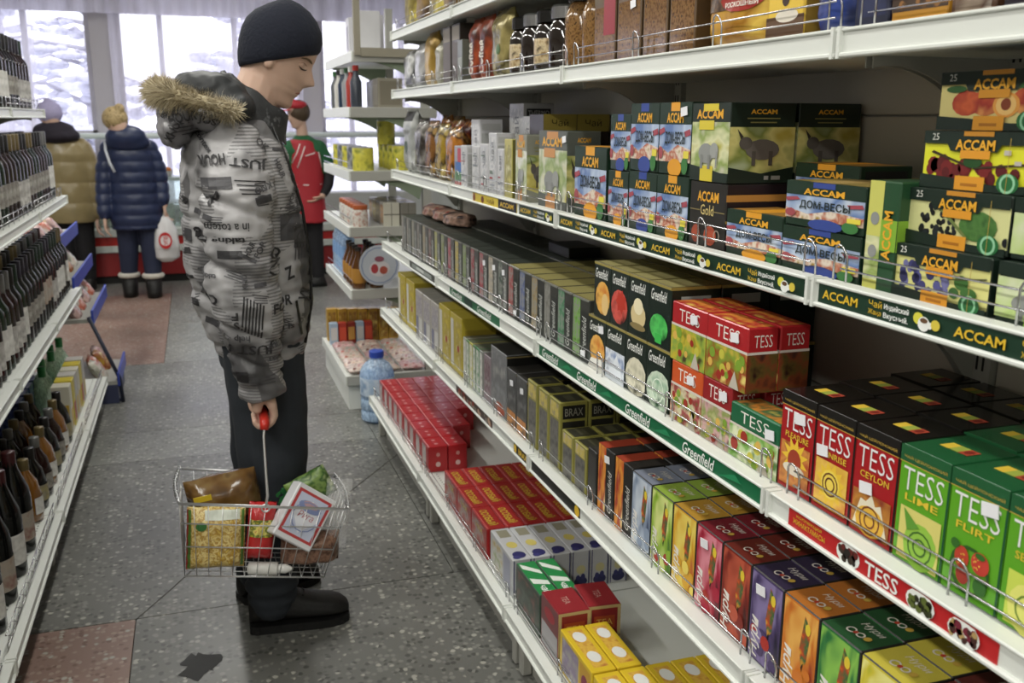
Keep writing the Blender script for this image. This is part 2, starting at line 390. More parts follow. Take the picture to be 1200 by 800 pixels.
drape('window_curtain', 1.3, 2.4, .66, 2.42, 9.66, .035, 8, SHEER, 'sheer white curtain hanging behind the end shelves', 'curtain')
drape('window_curtain', -2.3, -1.28, .66, 2.42, 9.66, .03, 7, SHEER, 'sheer white curtain at the wine shelf side of the window', 'curtain')
drape('window_valance', -3.9, 3.9, 2.36, 2.97, 9.60, .03, 44, VAL, 'lavender grey gathered valance across the top of the window', 'valance')
# unseen ceiling tube lamps, extra rows brighten the man and shelf fronts
TUBE = M('#fbfdf5', .4, key='lit lamp diffuser', emit=2.0, vary=0)
def tube_lamp(x, y, where):
    r = empty('unseen_ceiling_lamp', (x, y, 2.92)); tag(r, 'unseen white ceiling tube lamp '+where, 'lamp', 'unseen ceiling tube lamps')
    MB().box(-.11, .11, -.65, .65, .02, .08, WHITE_MET, .01).build('housing', r)
    MB().box(-.09, .09, -.62, .62, -.005, .019, TUBE, .008).build('diffuser', r)
    l = bpy.data.lights.new('tube_light', 'AREA'); l.shape = 'RECTANGLE'; l.size = .18; l.size_y = 1.24; l.energy = LAMP_W*(1.5 if x < -1 else .8); l.color = (1, .985, .92)  # wine-side row boosted to throw frontal fill onto the tea shelves
    lo = bpy.data.objects.new('tube_light', l); COL.objects.link(lo); lo.parent = r; lo.location = (0, 0, -.012)
for i, (x, y) in enumerate(LAMPS):
    w_ = ('behind the wine shelf' if x < -1 else 'over the main aisle' if x < 1 else 'behind the tea shelf')+', '+ORDS[sum(1 for q in LAMPS[:i] if abs(q[0]-x) < .1)]+' from the near wall'
    tube_lamp(x, y, w_)
# outside: snow and frosted trees
SNOW = M('#eef0f8', .9, key='snow', vary=.05)
struct(MB().box(-30, 30, 10.2, 60, -.9, -.5, SNOW).build('snowy_ground'))
bpy.data.objects['snowy_ground'].name = 'ground'
BARK = M('#b5b3bd', .9, key='frosted bark'); FROST = M('#c9cad6', .9, key='hoar frost', vary=.12, scale=4)
def frosted_tree(x, y, h, seed, label):
    pr = random.Random(seed); r = empty('frosted_tree', (x, y, -.5)); tag(r, label, 'tree', 'frosted trees outside the window')
    tr = MB(); br = MB(); fr = MB()
    tr.tube([(0,0,0), (.05*h*pr.uniform(-.3,.3), 0, h*.5), (.02*h, 0, h)], [.035*h, .022*h, .006*h], BARK, 7)
    for i in range(34):
        z = h*(.18+.8*i/34); a = pr.uniform(0, 6.28); l = h*.34*(1-.65*i/34)*pr.uniform(.7, 1.15)
        p0 = Vector((0,0,z)); d = Vector((cos(a), sin(a), pr.uniform(.1, .5))); p1 = p0+d*l*.55; p2 = p0+d*l+Vector((0,0,-l*.22))
        br.tube([p0, p1, p2], [.008*h, .005*h, .002*h], BARK, 5)
        for q in range(12):
            t = pr.uniform(.25, 1); c = p0.lerp(p2, t)+Vector((pr.gauss(0, .08*l), pr.gauss(0, .08*l), .03)); s_ = l*pr.uniform(.04, .10)
            fr.ball(c, (s_*1.3, s_*1.3, s_*.7), FROST, 6, 4)
    tr.build('trunk', r, smooth=True); br.build('branches', r, smooth=True); fr.build('frost', r, smooth=True)
for i, (x, y, h, l) in enumerate([(-4.2, 13.0, 4.4, 'frosted tree nearest the glass beyond the wine shelf'), (-1.3, 15.5, 5.0, 'tall frosted tree between the two standing customers'), (-3.4, 20.5, 6.0, 'far frosted tree over the lavender hat'), (.7, 13.2, 3.8, 'frosted tree beyond the sheer curtain left of the beanie'), (1.7, 18.5, 5.4, 'far frosted tree hidden behind the beanie'), (3.6, 14.5, 4.6, 'frosted tree seen through the end shelves'), (6.4, 20, 6.2, 'distant frosted tree past the end shelves')]):
    frosted_tree(x, y, h, 50+i, l)
# ------------------------------------------------------------------ shelving
def wpart(mb, name, root, smooth=False, angle=None):
    return mb.build(name, root, tuple(-root.location), smooth=smooth, angle=angle)
RX = {'F': (.85, 1.81), 'A': (.85, 1.567), 'B': (.84, 1.224), 'C': (.79, .905), 'D': (.775, .60), 'E': (.71, .183)}
BACKX = 1.15
RJ = [.10, 1.14, 2.17, 3.20, 4.23]
LX = {'H': (.66, 1.478), 'I': (.60, 1.078), 'J': (.58, .628), 'K': (.50, .165)}
LBACK = 1.0
LJ = [1.40, 2.32, 3.25, 4.14, 5.03]
def guard(mb, s, X, Z, y0, y1, style):
    x = s*(X+.014); r = .0015
    a, b = y0+.035, y1-.035
    if style == 'net':      # low fence of crossing wires
        for z in (.012, .05): mb.tube([(x, a, Z+z), (x, b, Z+z)], r, CHROME, 5)
        n = max(3, int((b-a)/.07))
        for i in range(n):
            p = a+(b-a)*i/n; q = a+(b-a)*(i+1)/n
            mb.tube([(x, p, Z+.012), (x, q, Z+.05)], r*.8, CHROME, 4); mb.tube([(x, p, Z+.05), (x, q, Z+.012)], r*.8, CHROME, 4)
        return
    for z in (.020, .042): mb.tube([(x, a, Z+z), (x, b, Z+z)], r, CHROME, 5)
    k = 4 if style == 'loops' else 9
    for i in range(k):
        y = a+(b-a)*i/(k-1)
        if style == 'loops' :   # U shaped hoop dropping into the deck
            w = .014; pts = [(x, y-w, Z)]+[(x+s*-.004*sin(t), y-w*cos(t), Z+.034+.02*sin(t)) for t in [pi*j/6 for j in range(7)]]+[(x, y+w, Z)]
            mb.tube(pts, r*1.15, CHROME, 5)
        else: mb.tube([(x, y, Z), (x, y, Z+.046)], r, CHROME, 5)
def gondola(s, levels, back, y0, y1, label, name, base_key, guards, near_post, far_post, top=2.02):
    xb = s*back
    root = empty(name, (s*(back-.2), (y0+y1)/2, 0)); tag(root, label, 'shelving', None)
    def bx(mb, a, b, c, d, e, f, m, bev=0): mb.box(min(s*a, s*b), max(s*a, s*b), c, d, e, f, m, bev)
    z = .12
    zs = [z_ for z_ in (.12, .42, .68, .94, 1.20, 1.46, 1.74) if z_ < top-.1]+[top]
    for i in range(len(zs)-1):
        mb = MB(); bx(mb, back, back+.012, y0+(.043 if near_post else .001), y1-.043, zs[i]+.0015, zs[i+1]-.0015, BACK_MAT, .002); wpart(mb, 'back_panel', root)
    mb = MB(); bx(mb, back+.0125, back+.02, y0+.003, y1-.003, .1, top, GREY_MET); wpart(mb, 'added_back_sheet', root)  # added behind the panels to stop light leaking through their seams
    for y, on in ((y0+.022, near_post), (y1-.022, far_post)):
        if on:
            mb = MB(); bx(mb, back-.012, back+.03, y-.02, y+.02, 0, top+.03, GREY_MET)
            for q in range(int((top-.25)/.046)):
                for dy in (-.006, .006): bx(mb, back-.0125, back-.0119, y+dy-.002, y+dy+.002, .2+q*.046, .2+q*.046+.022, M('#1d1d1c', .8, key='dark slot'))
            wpart(mb, 'upright', root)
    for key, (X, Z) in levels.items():
        base = key == base_key
        mb = MB(); bx(mb, X+.012, back-.002, y0+.003, y1-.003, Z-.028 if not base else Z-.03, Z, WHITE_MET)
        hole = M('#55554f', .8, key='punched hole')
        if key in 'DEK':
            n = int((y1-y0)/.02)
            for i in range(n): 
                yy = y0+.02+i*.02
                if yy < y1-.02: bx(mb, X+.055, X+.060, yy, yy+.006, Z, Z+.0003, hole)
        wpart(mb, 'shelf', root)
        mb = MB(); h = .033
        bx(mb, X-.003, X+.012, y0+.002, y1-.002, Z-h+.006, Z+.002, WHITE_MET)
        bx(mb, X-.007, X+.020, y0+.002, y1-.002, Z+.001, Z+.006, WHITE_MET, .0015)
        bx(mb, X-.009, X+.012, y0+.002, y1-.002, Z-h, Z-h+.007, WHITE_MET, .002)
        wpart(mb, 'price_rail', root)
        for y in (y0+.004, y1-.010):
            mb = MB(); bx(mb, X-.010, X+.014, y, y+.006, Z-h-.001, Z+.008, WHITE_MET); wpart(mb, 'rail_end', root)
        if key in guards:
            mb = MB(); guard(mb, s, X, Z+.004, y0, y1, guards[key]); wpart(mb, 'wire_guard', root, True)
        if not base:
            for y in (y0+.006, y1-.009):
                n = 9; prof = [(X+.05, Z-.028), (X+.05, Z-.045)]+[(X+.05+(back-.03-X-.05)*i/n, Z-.04-.12*(i/n)**2.6) for i in range(1, n+1)]+[(back-.012, Z-.165), (back-.012, Z-.028)]
                mb = MB(); mb.poly([(s*a, y, b) for a, b in prof], GREY_MET); mb.poly([(s*a, y+.003, b) for a, b in reversed(prof)], GREY_MET)
                for i in range(len(prof)):
                    (a, b), (c, d) = prof[i], prof[(i+1) % len(prof)]; mb.poly([(s*a, y, b), (s*c, y, d), (s*c, y+.003, d), (s*a, y+.003, b)], GREY_MET)
                wpart(mb, 'bracket', root)
        else:
            mb = MB(); bx(mb, X+.06, back, y0+.003, y1-.003, .0, Z-.032, GREY_MET); wpart(mb, 'plinth', root)
            for y in (y0+.03, y1-.03):
                mb = MB(); bx(mb, X+.03, X+.059, y-.015, y+.015, 0, Z-.05, GREY_MET, .004); wpart(mb, 'foot', root)
    return root
GR = []
rl = ['tea shelving unit nearest the camera with tall red and green tea cartons', 'tea shelving unit with red and white cartons past the first joint', 'tea shelving unit with the low grey and olive cartons, third from the camera', 'tea shelving unit at the far end with red cartons on its base']
for k in range(4):
    GR.append(gondola(1, RX, BACKX, RJ[k], RJ[k+1], rl[k], 'shelving_unit', 'E', {c: 'loops' for c in 'FABC'} | {'D': 'loops', 'E': 'loops'}, k == 0, True))
ll = ['wine shelving unit nearest the camera, mostly out of view', 'wine shelving unit with big dark bottles on its base', 'wine shelving unit with amber bottles on its base, beside the terrazzo aisle', 'wine shelving unit at the aisle end beside the tan coat']
for k in range(4):
    gondola(-1, LX, LBACK, LJ[k], LJ[k+1], ll[k], 'shelving_unit', 'K', {'H': 'bars', 'I': 'bars', 'K': 'net'}, k == 0, True, 1.66)
# printed strips in the price rails of the tea shelves
def price_strip(row, sec, yfar, ynear, base, items, name='price_strip', label=None):
    X, Z = RX[row]; mb = MB(); z0 = Z-.0265; z1 = Z+.0005; L_ = yfar-ynear
    mb.box(X-.0042, X-.0028, ynear, yfar, z0, z1, base)
    art(mb, ((X-.0043, yfar, z0), (0, -L_, 0), (0, 0, z1-z0), (-1, 0, 0)), items, eps=.00025)
    o = wpart(mb, name, GR[sec])
    if label: o['label'] = label
DKG = M('#1d3a2a', .35, key='dark green print'); YEL = M('#e8bb24', .4, key='yellow print'); WHT = M('#eceeea', .4, key='white print'); ORG = M('#eda321', .4, key='orange print'); RED = M('#c81f22', .4, key='red print')
GFG = M('#0f6a40', .35, key='bright green print'); BLK = M('#161513', .4, key='black print')
def accam_strip(L_):
    it = []; n = max(1, round(L_/.26)); 
    for i in range(n):
        u = i/n; q = 1/n
        it += [strip_text('ACCAM', YEL, u+.04*q, u+.34*q, .28, .75, bold=.02), strip_text('Чай', YEL, u+.43*q, u+.53*q, .55, .9), strip_text('Жаңа', YEL, u+.43*q, u+.53*q, .15, .45),
               strip_text('Индийский', WHT, u+.55*q, u+.73*q, .55, .88, bold=.02), strip_text('Вкусный.', WHT, u+.55*q, u+.73*q, .12, .46, bold=.02),
               ('e', u+.80*q, .62, .035*q, .28, '#d8d43a'), ('e', u+.84*q, .42, .04*q, .34, WHT), ('e', u+.84*q, .58, .026*q, .12, '#6a4a30'), ('e', u+.885*q, .42, .014*q, .16, WHT), ('e', u+.92*q, .5, .03*q, .25, '#d8c23a')]
    return it
price_strip('B', 2, 2.46, 2.185, DKG, accam_strip(.28)); price_strip('B', 1, 2.155, 1.155, DKG, accam_strip(1.0)); price_strip('B', 0, 1.125, .115, DKG, accam_strip(1.0))
price_strip('B', 2, 2.92, 2.48, M('#d8bd1c', .4), [('e', .04, .5, .03, .5, '#8a3a1a'), ('e', .25, .45, .035, .4, '#7a3a12'), strip_text('ЧАЙ', '#6a2a10', .35, .52, .2, .8), ('r', .62, 0, 1, 1, BLK), strip_text('ACCAM', YEL, .66, .94, .25, .78, bold=.02)], label='yellow printed strip')
gi = []
for c in (.07, .30, .56, .80): gi += [strip_text('Greenfield', WHT, c-.045, c+.065, .12, .88, shear=.25, bold=.012), ('p', [(c+.08, .2), (c+.13, .85), (c+.15, .5)], '#1d8a55')]
price_strip('C', 1, 2.150, 1.160, GFG, gi, label='green printed strip')
price_strip('C', 2, 3.03, 2.48, GFG, [strip_text('Greenfield', WHT, .04, .28, .15, .85, shear=.25, bold=.012), ('r', .33, .1, .5, .9, '#14382a'), strip_text('Greenfield', WHT, .60, .86, .15, .85, shear=.25, bold=.012)])
price_strip('C', 3, 3.66, 3.25, M('#3e423e', .4), [('r', .1, .2, .9, .8, '#8d9690'), ('r', .3, .3, .6, .7, '#c9cec9')])
ti = [strip_text('ЖИНАКТАМАСЫ', YEL, .03, .22, .28, .58, bold=.01), strip_text('коллекция', YEL, .05, .2, .65, .85), ('e', .35, .5, .062, .6, WHT), ('bl', .305, .2, .395, .8, 26, .012, ['#2a2420', '#6a2420', '#3d3128'], 3),
      strip_text('TESS', WHT, .44, .60, .12, .88, bold=.012), ('e', .70, .5, .062, .6, WHT), ('bl', .655, .2, .745, .8, 26, .012, ['#39401f', '#5d6a2a', '#2b2a1c'], 4), ('e', .88, .5, .062, .6, WHT), ('bl', .835, .2, .925, .8, 26, .012, ['#7a2436', '#b7955a', '#4a2a26'], 5)]
price_strip('C', 0, 1.085, .70, RED, ti, label='red printed strip')
price_strip('D', 2, 2.90, 2.50, M('#46302a', .4), [('bl', .03, .2, .97, .8, 34, .022, ['#a03322', '#c9a58a', '#5a2a1c', '#8a8478'], 8)])
price_strip('D', 2, 2.30, 2.185, BLK, [strip_text('BRAX', YEL, .35, .95, .2, .8, bold=.03), ('e', .12, .5, .1, .45, YEL)]); price_strip('D', 1, 2.155, 1.83, BLK, [('e', .95, .5, .045, .5, YEL)])
# ------------------------------------------------------------------ goods on the tea shelves
WHERE = {'F': 'top shelf', 'A': 'coffee shelf', 'B': 'upper tea shelf', 'C': 'middle tea shelf', 'D': 'lower tea shelf', 'E': 'bottom tea shelf'}
STK = {}
def put(me, name, look, row, yfar, dx=0.0, dz=0.0, rot=0.0, cat='tea box', group=None, sticker=None, tilt=0.0):
    X, Z = RX[row]
    o = obj(name, me, None, (X+.031+dx, yfar, Z+.0008+dz), (tilt, 0, -pi/2+rot))
    pend(o, look, WHERE[row], cat, group)
    if sticker:
        u, z = sticker
        if 'm' not in STK: STK['m'] = MB().box(-.012, .012, -.0012, 0, -.008, .008, STICKER).data('price_sticker')
        c = obj('price_sticker', STK['m'], o, (u, -.0022, z), (0, radians(-8), 0))
    return o
_MC = {}
def once(key, fn):
    if key not in _MC: _MC[key] = fn()
    return _MC[key]
G_TEA = 'tea cartons on the shelves'
def C_(h, r=.4): return M(h, r, coat=.15)
# --- pillow bag and jar makers
def bag(name, w, h, d, mat, F=(), seed=0, crimp=.02, flat=False):
    pr = random.Random(seed); mb = MB(); nx, nz = 10, 12; ph = pr.random()*9
    def dep(u, v):
        e = (1-abs(2*u-1)**3.5)**.6; g = min(1, v/.12)**.5*min(1, (1-v)/.22)**.7
        return d*.5*max(.03, e*max(.05, g))+.003*sin(17*u+ph)*sin(13*v+ph)
    fr = [[(w*u, d*.5-dep(u, v), h*v) for u in [i/nx for i in range(nx+1)]] for v in [j/nz for j in range(nz+1)]]
    bk = [[(w*u, d*.5+dep(u, v), h*v) for u in [i/nx for i in range(nx+1)]] for v in [j/nz for j in range(nz+1)]]
    rings = [fr[j]+list(reversed(bk[j])) for j in range(nz+1)]
    mb.loft(rings, mat)
    for it in F:      # rectangular or oval print wrapped on the front
        kind, u0, v0, u1, v1, m = it[:6]; n = 8
        if kind == 'r':
            for i in range(n):
                for j in range(n):
                    q = []
                    for a, b in ((i,j),(i+1,j),(i+1,j+1),(i,j+1)):
                        u = u0+(u1-u0)*a/n; v = v0+(v1-v0)*b/n; q.append((w*u, d*.5-dep(u, v)-.0012, h*v))
                    mb.poly(q, m)
        elif kind == 'e':
            ring = lambda r: [((u0+u1)/2+(u1-u0)/2*r*cos(t), (v0+v1)/2+(v1-v0)/2*r*sin(t)) for t in [2*pi*i/16 for i in range(16)]]
            P = lambda u, v: (w*u, d*.5-dep(u, v)-.0018, h*v)
            a, b = ring(1), ring(.5)
            for i in range(16): mb.poly([P(*a[i]), P(*a[(i+1)%16]), P(*b[(i+1)%16]), P(*b[i])], m)
            mb.poly([P(*q) for q in b], m)
        elif kind in ('t', 'tv'):
            s, a0, b0, a1, b1, m = it[1:7]; tv, tf = text_geo(s, bold=.02)
            q = []
            for x, y in tv:
                u, v = (a0+(a1-a0)*x, b0+(b1-b0)*y) if kind == 't' else (a0+(a1-a0)*(1-y), b0+(b1-b0)*x)
                q.append((w*u, d*.5-dep(u, v)-.0028, h*v))
            mb.mesh(q, tf, m)
    me = mb.data(name, True); return me
def jar(name, r, h, glass, lid, label=None, n=18):
    mb = MB(); mb.lathe([(r*.8, 0), (r*.97, .006), (r, h*.12), (r, h*.62), (r*.82, h*.76), (r*.7, h*.8)], glass, n)
    return mb.data(name, True)
def put_jar(look, row, yc, r, h, glass, lidmat, labmat=None, dx=0.0, dz=0.0):
    X, Z = RX[row]
    root = empty('coffee_jar', (X+.031+dx+r, yc, Z+.0008+dz)); pend(root, look, WHERE[row], 'jar', 'jars and packs of coffee')
    obj('jar_body', once(('jar', r, h, glass.name), lambda: jar('jar_body', r, h, glass, None)), root)
    obj('lid', once(('lid', r, h, lidmat.name), lambda: MB().lathe([(r*.74, h*.79), (r*.86, h*.8), (r*.86, h*.97), (r*.8, h)], lidmat, 18).data('lid', False)), root)
    if labmat: obj('paper_label', once(('lab', r, h, labmat.name), lambda: MB().lathe([(r*1.004, h*.16), (r*1.012, h*.17), (r*1.012, h*.54), (r*1.004, h*.55)], labmat, 18).data('paper_label', True)), root)
    return root

# --- middle shelf, far run: slim dark cartons
slim_cols = ['#8a8478','#7d7668','#8d8a70','#6d6458','#a0906a','#6a3a32','#a8a83a','#7d8a3a','#b2284a','#c9b23a','#7d9a4a','#a02a3a','#b23a4a','#c2b49a','#2f4a3a','#a83a3a','#56689a','#a08a5a','#77776e','#3d8a5a','#6fae3a']
slim_look = ['warm grey','brown grey','khaki grey','taupe','sand','maroon','lime','olive green','crimson','mustard','leaf green','dark red','rose red','cream','deep green','brick red','slate blue','tan','plain grey','emerald','fresh green']
DKTOP = M('#20261f', .3, key='dark glossy carton top', coat=.3); OLIVE = M('#7d7340', .35, key='olive gold carton top', coat=.2)
y = 3.97
for i, (c, lk) in enumerate(zip(slim_cols, slim_look)):
    w = .0945; gold = i >= 15
    me = carton('tea_carton', w, .148, .156, C_('#3c3e3a'), faces={'T': OLIVE if gold else DKTOP, 'F': C_('#4c4e4a') if not gold else C_('#30332e')},
        F=[('r', .05, .05, .48, .97, busy('slim'+c, [c, '#8a8a84', c, '#4a4844'], 60)), ('r', .55, .05, .95, .8, '#5c5e5a' if not gold else '#2c302c'), ('tv', 'Greenfield', .60, .12, .86, .72, '#c9ccc6', {'shear': .2}), ('r', .02, .97, .98, 1, '#77786e')],
        T=[('r', .08, .05, .92, .95, '#2c322a' if not gold else '#8a8148')])
    put(me, 'tea_carton', 'slim dark tea carton with %s stripe' % lk, 'C', y, group='slim dark tea cartons', sticker=(.062, .118) if i in (12, 13, 14) else ((.07, .02) if i in (15, 20) else None), rot=random.uniform(-.02, .02))
    if i > 2: put(me, 'tea_carton', 'back-row dark carton with %s stripe' % lk, 'C', y, dx=.160, dz=0, group='slim dark tea cartons')
    y -= .0975
for j, (yy, c, dz) in enumerate([(3.9, '#8a2a24', .149), (3.72, '#b0453a', .149), (3.55, '#3a2320', .149)]):
    put(once(('flat', c), lambda: bag('tea_packet', .16, .05, .11, busy('redfoil'+c, [c, '#2a1715', '#caa08a', c], 22, .3))), 'tea_packet', ['dark red glossy packet', 'light red glossy packet', 'black glossy packet'][j]+' lying on slim cartons', 'C', yy, dx=.06, dz=dz+.002, cat='packet', rot=.1)
put(carton('tea_carton', .17, .03, .1, C_('#151614'), T=[('r', .1, .1, .9, .9, '#20211f')]), 'tea_carton', 'flat black carton lying atop slim cartons', 'C', 2.72, dx=.2, dz=.149)
# --- middle shelf: two tiers of dark green cartons with pictures
def gf(pic, base='#13241b', w=.0965):
    return carton('tea_carton', w, .121, .104, C_(base), faces={'T': OLIVE}, F=[('r', 0, .955, 1, 1, '#96873f'), ('t', 'Greenfield', .10, .72, .82, .9, '#e4e6e0', {'shear': .2, 'bold': .01})]+pic,
                  T=[('r', .06, .06, .94, .94, '#8d8450'), ('r', .1, .4, .9, .6, '#a39a63')], R=[('r', 0, .95, 1, 1, '#96873f'), ('r', .2, .7, .8, .85, '#9aa09a')])
up_p = [[('e', .55, .38, .42, .3, busy('gf_orange', ['#d8731f', '#f0b54a', '#8a2a10'], 26)), ('e', .7, .28, .2, .2, '#e9c27a')], [('e', .5, .35, .45, .3, busy('gf_red', ['#b52218', '#e2574a', '#4a120e'], 26)), ('s', .6, .45, .3, .2, 7, '#c8321f')],
        [('e', .5, .35, .38, .22, '#d9c38a'), ('e', .5, .5, .24, .14, '#efe2b8'), ('e', .5, .16, .4, .06, '#8d7a4a')], [('e', .5, .3, .42, .22, busy('gf_green', ['#1f9a3a', '#4fd05a', '#0d4a20'], 26)), ('r', .35, .05, .65, .2, '#36c04a')]]
lo_p = [[('e', .55, .38, .42, .3, busy('gf_orange', ['#d8731f', '#f0b54a', '#8a2a10'], 26)), ('p', [(0, 0), (1, 0), (.8, .25), (.2, .2)], '#e8e6e0')], [('r', 0, 0, 1, .55, busy('gf_blue', ['#5a7ab5', '#dfe6f0', '#2a3f72'], 30)), ('p', [(0, 0), (1, 0), (.6, .5), (.4, .3)], '#e3e9f2')],
        [('e', .55, .3, .5, .34, busy('gf_cream', ['#b9b49a', '#e2dcc2', '#6b6a58'], 30))], [('e', .6, .28, .55, .34, busy('gf_pale', ['#7dae8a', '#cfe0c8', '#2d5a3c'], 30)), ('ring', .55, .3, .25, .03, '#e2efdd')]]
gl = ['with orange cup picture', 'with red berry picture', 'with cream dessert picture', 'with bright green picture']; gl2 = ['with orange glow picture', 'with blue mountain picture', 'with pale stone picture', 'with pale green picture']
for i in range(4):
    a = gf(lo_p[i]); b = gf(up_p[i], w=.0885); yl = 1.922-.098*i; yu = 1.896-.09*i
    put(a, 'tea_carton', 'dark green tea carton '+gl2[i], 'C', yl, group='dark green tea cartons', sticker=(.075, .098) if i == 0 else None)
    put(b, 'tea_carton', 'raised dark green tea carton '+gl[i], 'C', yu, dz=.1225, group='dark green tea cartons')
    for q in (1, 2):
        put(a, 'tea_carton', 'dark green lower carton, row %s' % ['two', 'three'][q-1], 'C', yl, dx=.107*q, group='dark green tea cartons')
        put(b, 'tea_carton', 'olive-topped raised carton, row %s' % ['two', 'three'][q-1], 'C', yu, dx=.107*q, dz=.1225, group='dark green tea cartons')
# --- middle shelf: red, orange and green gift cartons
def tess(hd, pict, seed, w=.126, h=.108, d=.056, top=None, hdcol='#e9e4da'):
    return carton('tea_carton', w, h, d, C_(hd), faces={'T': C_(top or hd)}, F=[('t', 'TESS', .22, .70, .80, .91, hdcol, {'bold': -.006}), ('r', 0, .595, 1, .635, '#d9cfc4'), ('r', 0, 0, 1, .595, pict), ('bl', .1, .05, .9, .5, 14, .07, ['#c8c23a', '#7da32a', '#a82a1c', '#e0b24a'], seed), ('p', [(.62, 0), (.74, .28), (.86, 0)], '#c2b8a8')],
        T=[('r', .05, .1, .95, .9, busy('tesstop'+hd, [hd, '#d8842a', hd, '#e8c24a'], 24))], R=[('t', 'TESS', .2, .70, .8, .89, hdcol, {'bold': -.006}), ('r', 0, .595, 1, .635, '#d9cfc4'), ('r', 0, 0, 1, .595, busy('tessside'+hd, ['#3a2018', '#7a3a1c', '#5a4a1c', '#2a120e'], 40))])
P_A = busy('fruitA', ['#6a7a1c', '#c9b52a', '#8aa83a', '#4a3a1a'], 30); P_B = busy('fruitB', ['#d8b53a', '#7d9a2a', '#a83a1c', '#e8d06a'], 26); P_C = busy('fruitC', ['#9aa86a', '#d9d3a8', '#a82a3a', '#5a6a2a'], 34); P_D = busy('fruitD', ['#c9c48a', '#8a9a4a', '#d0a0a0', '#6a3a3a'], 34); P_E = busy('fruitE', ['#b9cf7a', '#6fae3a', '#e2e8c0', '#4a7a2a'], 24)
t1 = tess('#b81c22', P_A, 1); t2 = tess('#b81c22', P_B, 2, w=.129); t3 = tess('#d9531c', P_C, 3, w=.113, h=.112); t4 = tess('#a01c22', P_D, 4, w=.095, h=.112); t5 = tess('#14633c', P_E, 5, w=.140, h=.092, top='#1d7a48')
put(t3, 'tea_carton', 'orange-topped fruit tea carton under red cartons', 'C', 1.522, group='fruit tea cartons', sticker=(.075, .09))
put(t4, 'tea_carton', 'dark red fruit tea carton under red cartons', 'C', 1.407, group='fruit tea cartons', sticker=(.072, .092))
put(t4, 'tea_carton', 'dark red fruit tea carton in back row', 'C', 1.40, dx=.06, group='fruit tea cartons'); put(t3, 'tea_carton', 'orange-topped fruit tea carton in back row', 'C', 1.52, dx=.06, group='fruit tea cartons')
put(t1, 'tea_carton', 'bright red fruit tea carton, raised, farther one', 'C', 1.530, dz=.1135, group='fruit tea cartons', sticker=(.085, .088))
put(t2, 'tea_carton', 'bright red fruit tea carton, raised, with yellow pears', 'C', 1.402, dz=.1135, group='fruit tea cartons', sticker=(.092, .086))
put(t2, 'tea_carton', 'bright red fruit tea carton, raised, back row', 'C', 1.402, dx=.06, dz=.1135, group='fruit tea cartons'); put(t1, 'tea_carton', 'bright red fruit tea carton, raised, far back row', 'C', 1.530, dx=.06, dz=.1135, group='fruit tea cartons')
put(t5, 'tea_carton', 'low green fruit tea carton with pale leaf print', 'C', 1.312, group='fruit tea cartons', sticker=(.118, .07))
# --- middle shelf: tall cartons at the near end
def tall(body, name2, pic, top, textcol='#e7e6e6', wordcol='#e2c02c'):
    return carton('tea_carton', .0835, .152, .102, C_(top, .3), faces={'T': C_(top, .2), 'F': C_(body, .3), 'R': C_(body, .3), 'L': C_(body, .3)},
        F=[('r', 0, .86, 1, 1, top), ('t', 'ЧАЙ ЦЕЙЛОНСКИЙ', .08, .89, .94, .925, '#c9a53a'), ('r', 0, .855, 1, .862, '#c9a53a'), ('t', 'TESS', .10, .63, .92, .83, textcol, {'bold': -.009})]+([('t', name2, .18, .545, .85, .605, wordcol, {'bold': .01})] if name2 else [])+pic,
        T=[('r', .24, .38, .42, .6, '#e0b92e'), ('r', .42, .38, .6, .6, '#9aa83a'), ('r', .60, .38, .78, .6, '#b0402a'), ('e', .69, .49, .06, .07, '#7d2418')], R=[('r', 0, .86, 1, 1, top), ('t', 'TESS', .2, .66, .8, .82, textcol), ('r', .15, .1, .85, .5, '#a07a2a')])
SUN = '#efc22a'; OR = '#e0902a'
pl = [('r', .08, .06, .92, .50, busy('pleasure', ['#b5351c', '#d98a3a', '#8a2414'], 30)), ('s', .5, .36, .40, .22, 11, SUN), ('e', .5, .33, .2, .12, '#a83a22'), ('e', .5, .24, .32, .06, '#e8dcc8')]
sr_ = [('r', .08, .06, .92, .51, busy('sunrise', ['#e0a42a', '#eec04a', '#d9862a'], 24)), ('s', .5, .30, .40, .27, 12, SUN), ('e', .5, .30, .25, .14, '#f2d34a'), ('ring', .5, .30, .21, .03, '#6a3a1a'), ('ring', .5, .30, .13, .03, '#6a3a1a')]
ce = [('r', .06, .05, .94, .42, busy('ceylon', ['#8a2a1a', '#c8822a', '#5a1a12'], 26)), ('p', [(.1, .1), (.9, .1), (.72, .36), (.6, .33), (.5, .42), (.38, .34), (.25, .35)], '#e6dcc0'), ('e', .5, .17, .34, .14, '#e8b02e'), ('ring', .5, .18, .24, .03, '#7a3a1a'), ('ring', .5, .18, .13, .03, '#7a3a1a')]
li = [('r', .12, .04, .95, .49, '#d9cf6a'), ('e', .58, .20, .34, .20, '#8fc43a'), ('ring', .58, .20, .25, .03, '#3d6a1f'), ('ring', .58, .20, .14, .03, '#3d6a1f'), ('p', [(.2, .48), (.3, .3), (.55, .36)], '#5a9a2a')]
fl = [('ring', .5, .25, .36, .05, '#2c5a1c'), ('e', .35, .33, .13, .09, '#c43a24'), ('e', .68, .35, .16, .09, '#cf3a2c'), ('e', .4, .2, .12, .08, '#a82a1c'), ('e', .72, .17, .12, .07, '#2f6a1f'), ('e', .22, .42, .08, .04, '#2f6a1f'), ('e', .68, .41, .09, .025, '#2f6a1f'), ('bl', .28, .28, .44, .38, 8, .012, ['#e8c23a'], 6), ('bl', .58, .30, .78, .40, 9, .012, ['#e8c23a'], 7)]
se = [('r', .12, .04, .95, .45, '#c9d94a'), ('e', .5, .2, .34, .2, '#e0e06a'), ('ring', .5, .2, .22, .03, '#6a8a2a')]
